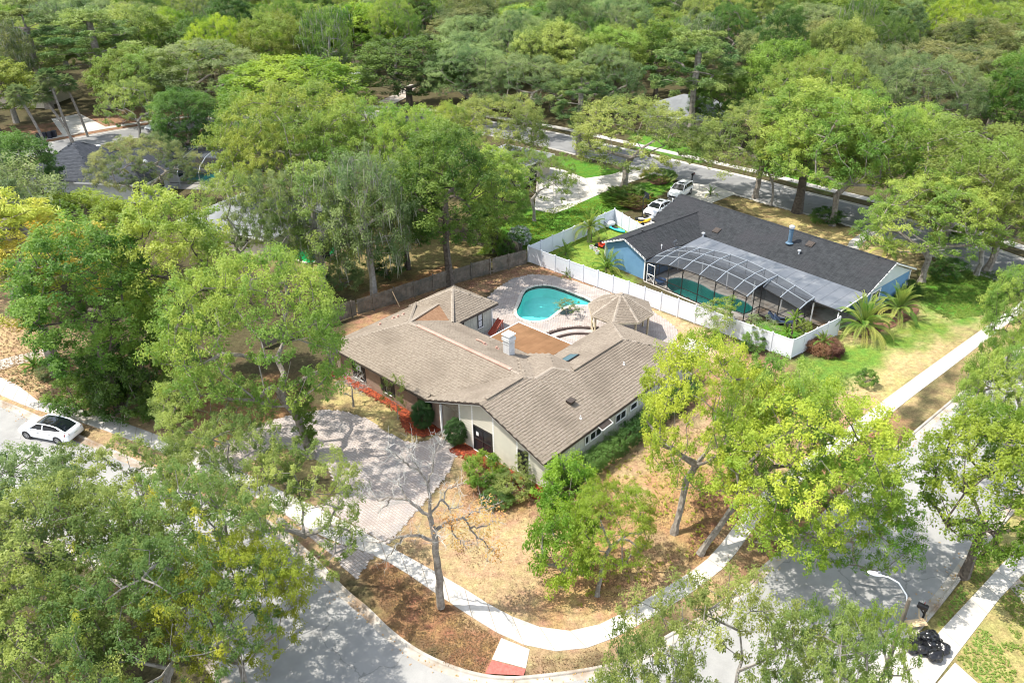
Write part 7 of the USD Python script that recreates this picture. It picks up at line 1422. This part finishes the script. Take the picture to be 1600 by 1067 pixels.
scatter('grass_tufts', 'bright grass tufts of the green lawn beside the concrete drive', 'grass', Polygon(UV([(745,398),(795,345),(890,318),(960,310),(950,330),(822,385)])), 3500, 'bright', .09, 24, h=.06, thr=.2)
scatter('grass_tufts', 'yellowish grass tufts of the lawn beyond the road', 'grass', Polygon(UV([(1465,975),(1540,850),(1600,860),(1640,1000),(1560,1090),(1495,1030)])).difference(Polygon(UV([(1600,843),(1545,903),(1462,992),(1489,1030),(1569,926),(1632,866)])).buffer(.1)), 1500, 'yellow', .085, 25, h=.06, thr=.35)
LF['mulch'] = leaf('mulch_chip', (.13,.028,.012), (.28,.06,.02), trans=.05)
for k, pts in enumerate(([(-23.7, .45), (-23.8, -.65), (-22, -.4), (-17, -.25), (-14.6, -.4), (-13.5, -1.3), (-12.2, -1.7), (-11.1, -1.2), (-10.7, .45)], [(-8.5, .4), (-8.4, -1.0), (-7.2, -1.0), (-4, -.6), (-1.5, -.85), (.2, -.8), (.2, .0)])):
    scatter('mulch_chips', ['red bark chips spilling along the brick wall bed', 'red bark chips spilling from the bed under the gable windows'][k], 'mulch', Polygon([HF.w(*p)[:2] for p in pts]), 1100, 'mulch', .11, 40+k, h=.05, thr=.1, up=1.6)
LF['litter'] = leaf('leaf_litter', (.085,.048,.024), (.23,.14,.07), trans=.15)
LF['dry'] = leaf('dry_grass', (.21,.155,.080), (.30,.235,.135), trans=.2)
scatter('dry_grass', 'straw coloured grass on the corner lawn before the golden pine', 'dry grass', Polygon(UV([(0,500),(110,560),(200,620),(130,640),(60,624),(0,590)])), 1800, 'dry', .11, 29, h=.05, thr=.2, up=2.6)
def drifts(label, poly, n, colour, size, seed, thr):
    rng = np.random.default_rng(seed); x0, y0, x1, y1 = poly.bounds; P = np.c_[rng.uniform(x0, x1, n*4), rng.uniform(y0, y1, n*4)]; P = P[shapely.contains(poly, shapely.points(P))]
    d = meshkit.fbm(np.c_[P, np.zeros(len(P))]*.35, 5, seed); P = P[rng.random(len(P)) < np.clip((d-thr)*5, .03, 1)][:n]; c = np.c_[P, rng.uniform(.0, .03, len(P))]
    obj('leaf_litter', leaves(rng, c, np.full(len(c), .05), 1, size, sub=1, flat=.1, up=1.6, out=0, rnd=.5), LF[colour], None, label, 'leaves', None, 'stuff')
front = Polygon(UV([(600,850),(700,740),(720,705),(860,770),(1000,690),(1080,650),(1180,770),(1150,830),(1070,900),(1000,940),(880,985),(780,945),(700,900)])).buffer(-.1)
drifts('fallen brown leaves drifted over the front yard', front, 9000, 'litter', .10, 51, .46)
drifts('fallen brown leaves on the verge inside the kerb curve', Polygon(UV([(560,892),(610,885),(680,930),(780,1000),(755,1050),(700,1040),(620,985)])), 5000, 'litter', .09, 52, .36)
drifts('fallen leaves on the verge beside the curved sidewalk', Polygon(UV([(830,1024),(890,1028),(1070,938),(1190,812),(1190,875),(1060,960),(980,1035),(830,1056)])), 3500, 'litter', .09, 53, .38)
drifts('fallen leaves under the leaning oaks beside the sidewalk', Polygon(UV([(1080,780),(1180,690),(1330,640),(1190,765),(1110,865),(1075,880)])), 6000, 'litter', .10, 54, .36)
drifts('fallen leaves and twigs on the dirt behind the pool', Polygon(UV([(600,478),(700,447),(822,416),(868,426),(800,432),(755,468)])), 4000, 'litter', .10, 55, .40)
lf = [road_poly.buffer(1.0).intersection(Point(*U(x, y)[:2]).buffer(r)) for x, y, r in ((640, 1010, 7), (1220, 870, 7), (1530, 850, 6), (560, 930, 6))]
rng = np.random.default_rng(33); E = []
for line, w in ((K, .5), (K2, .5)):
    for p in line: 
        nn = rng.integers(2, 9); E.append(np.c_[p+rng.normal(0, w, (nn, 2)), np.full(nn, -.085)])
E = np.concatenate(E); E = E[shapely.contains(road_poly.buffer(-.05), shapely.points(E[:, :2]))]; obj('leaf_litter', leaves(rng, E, np.full(len(E), .12), 4, .085, sub=1, flat=.12, up=1.5, out=0), LF['dead'], None, 'fallen brown leaves drifted along both kerbs of the road', 'leaves', None, 'stuff')
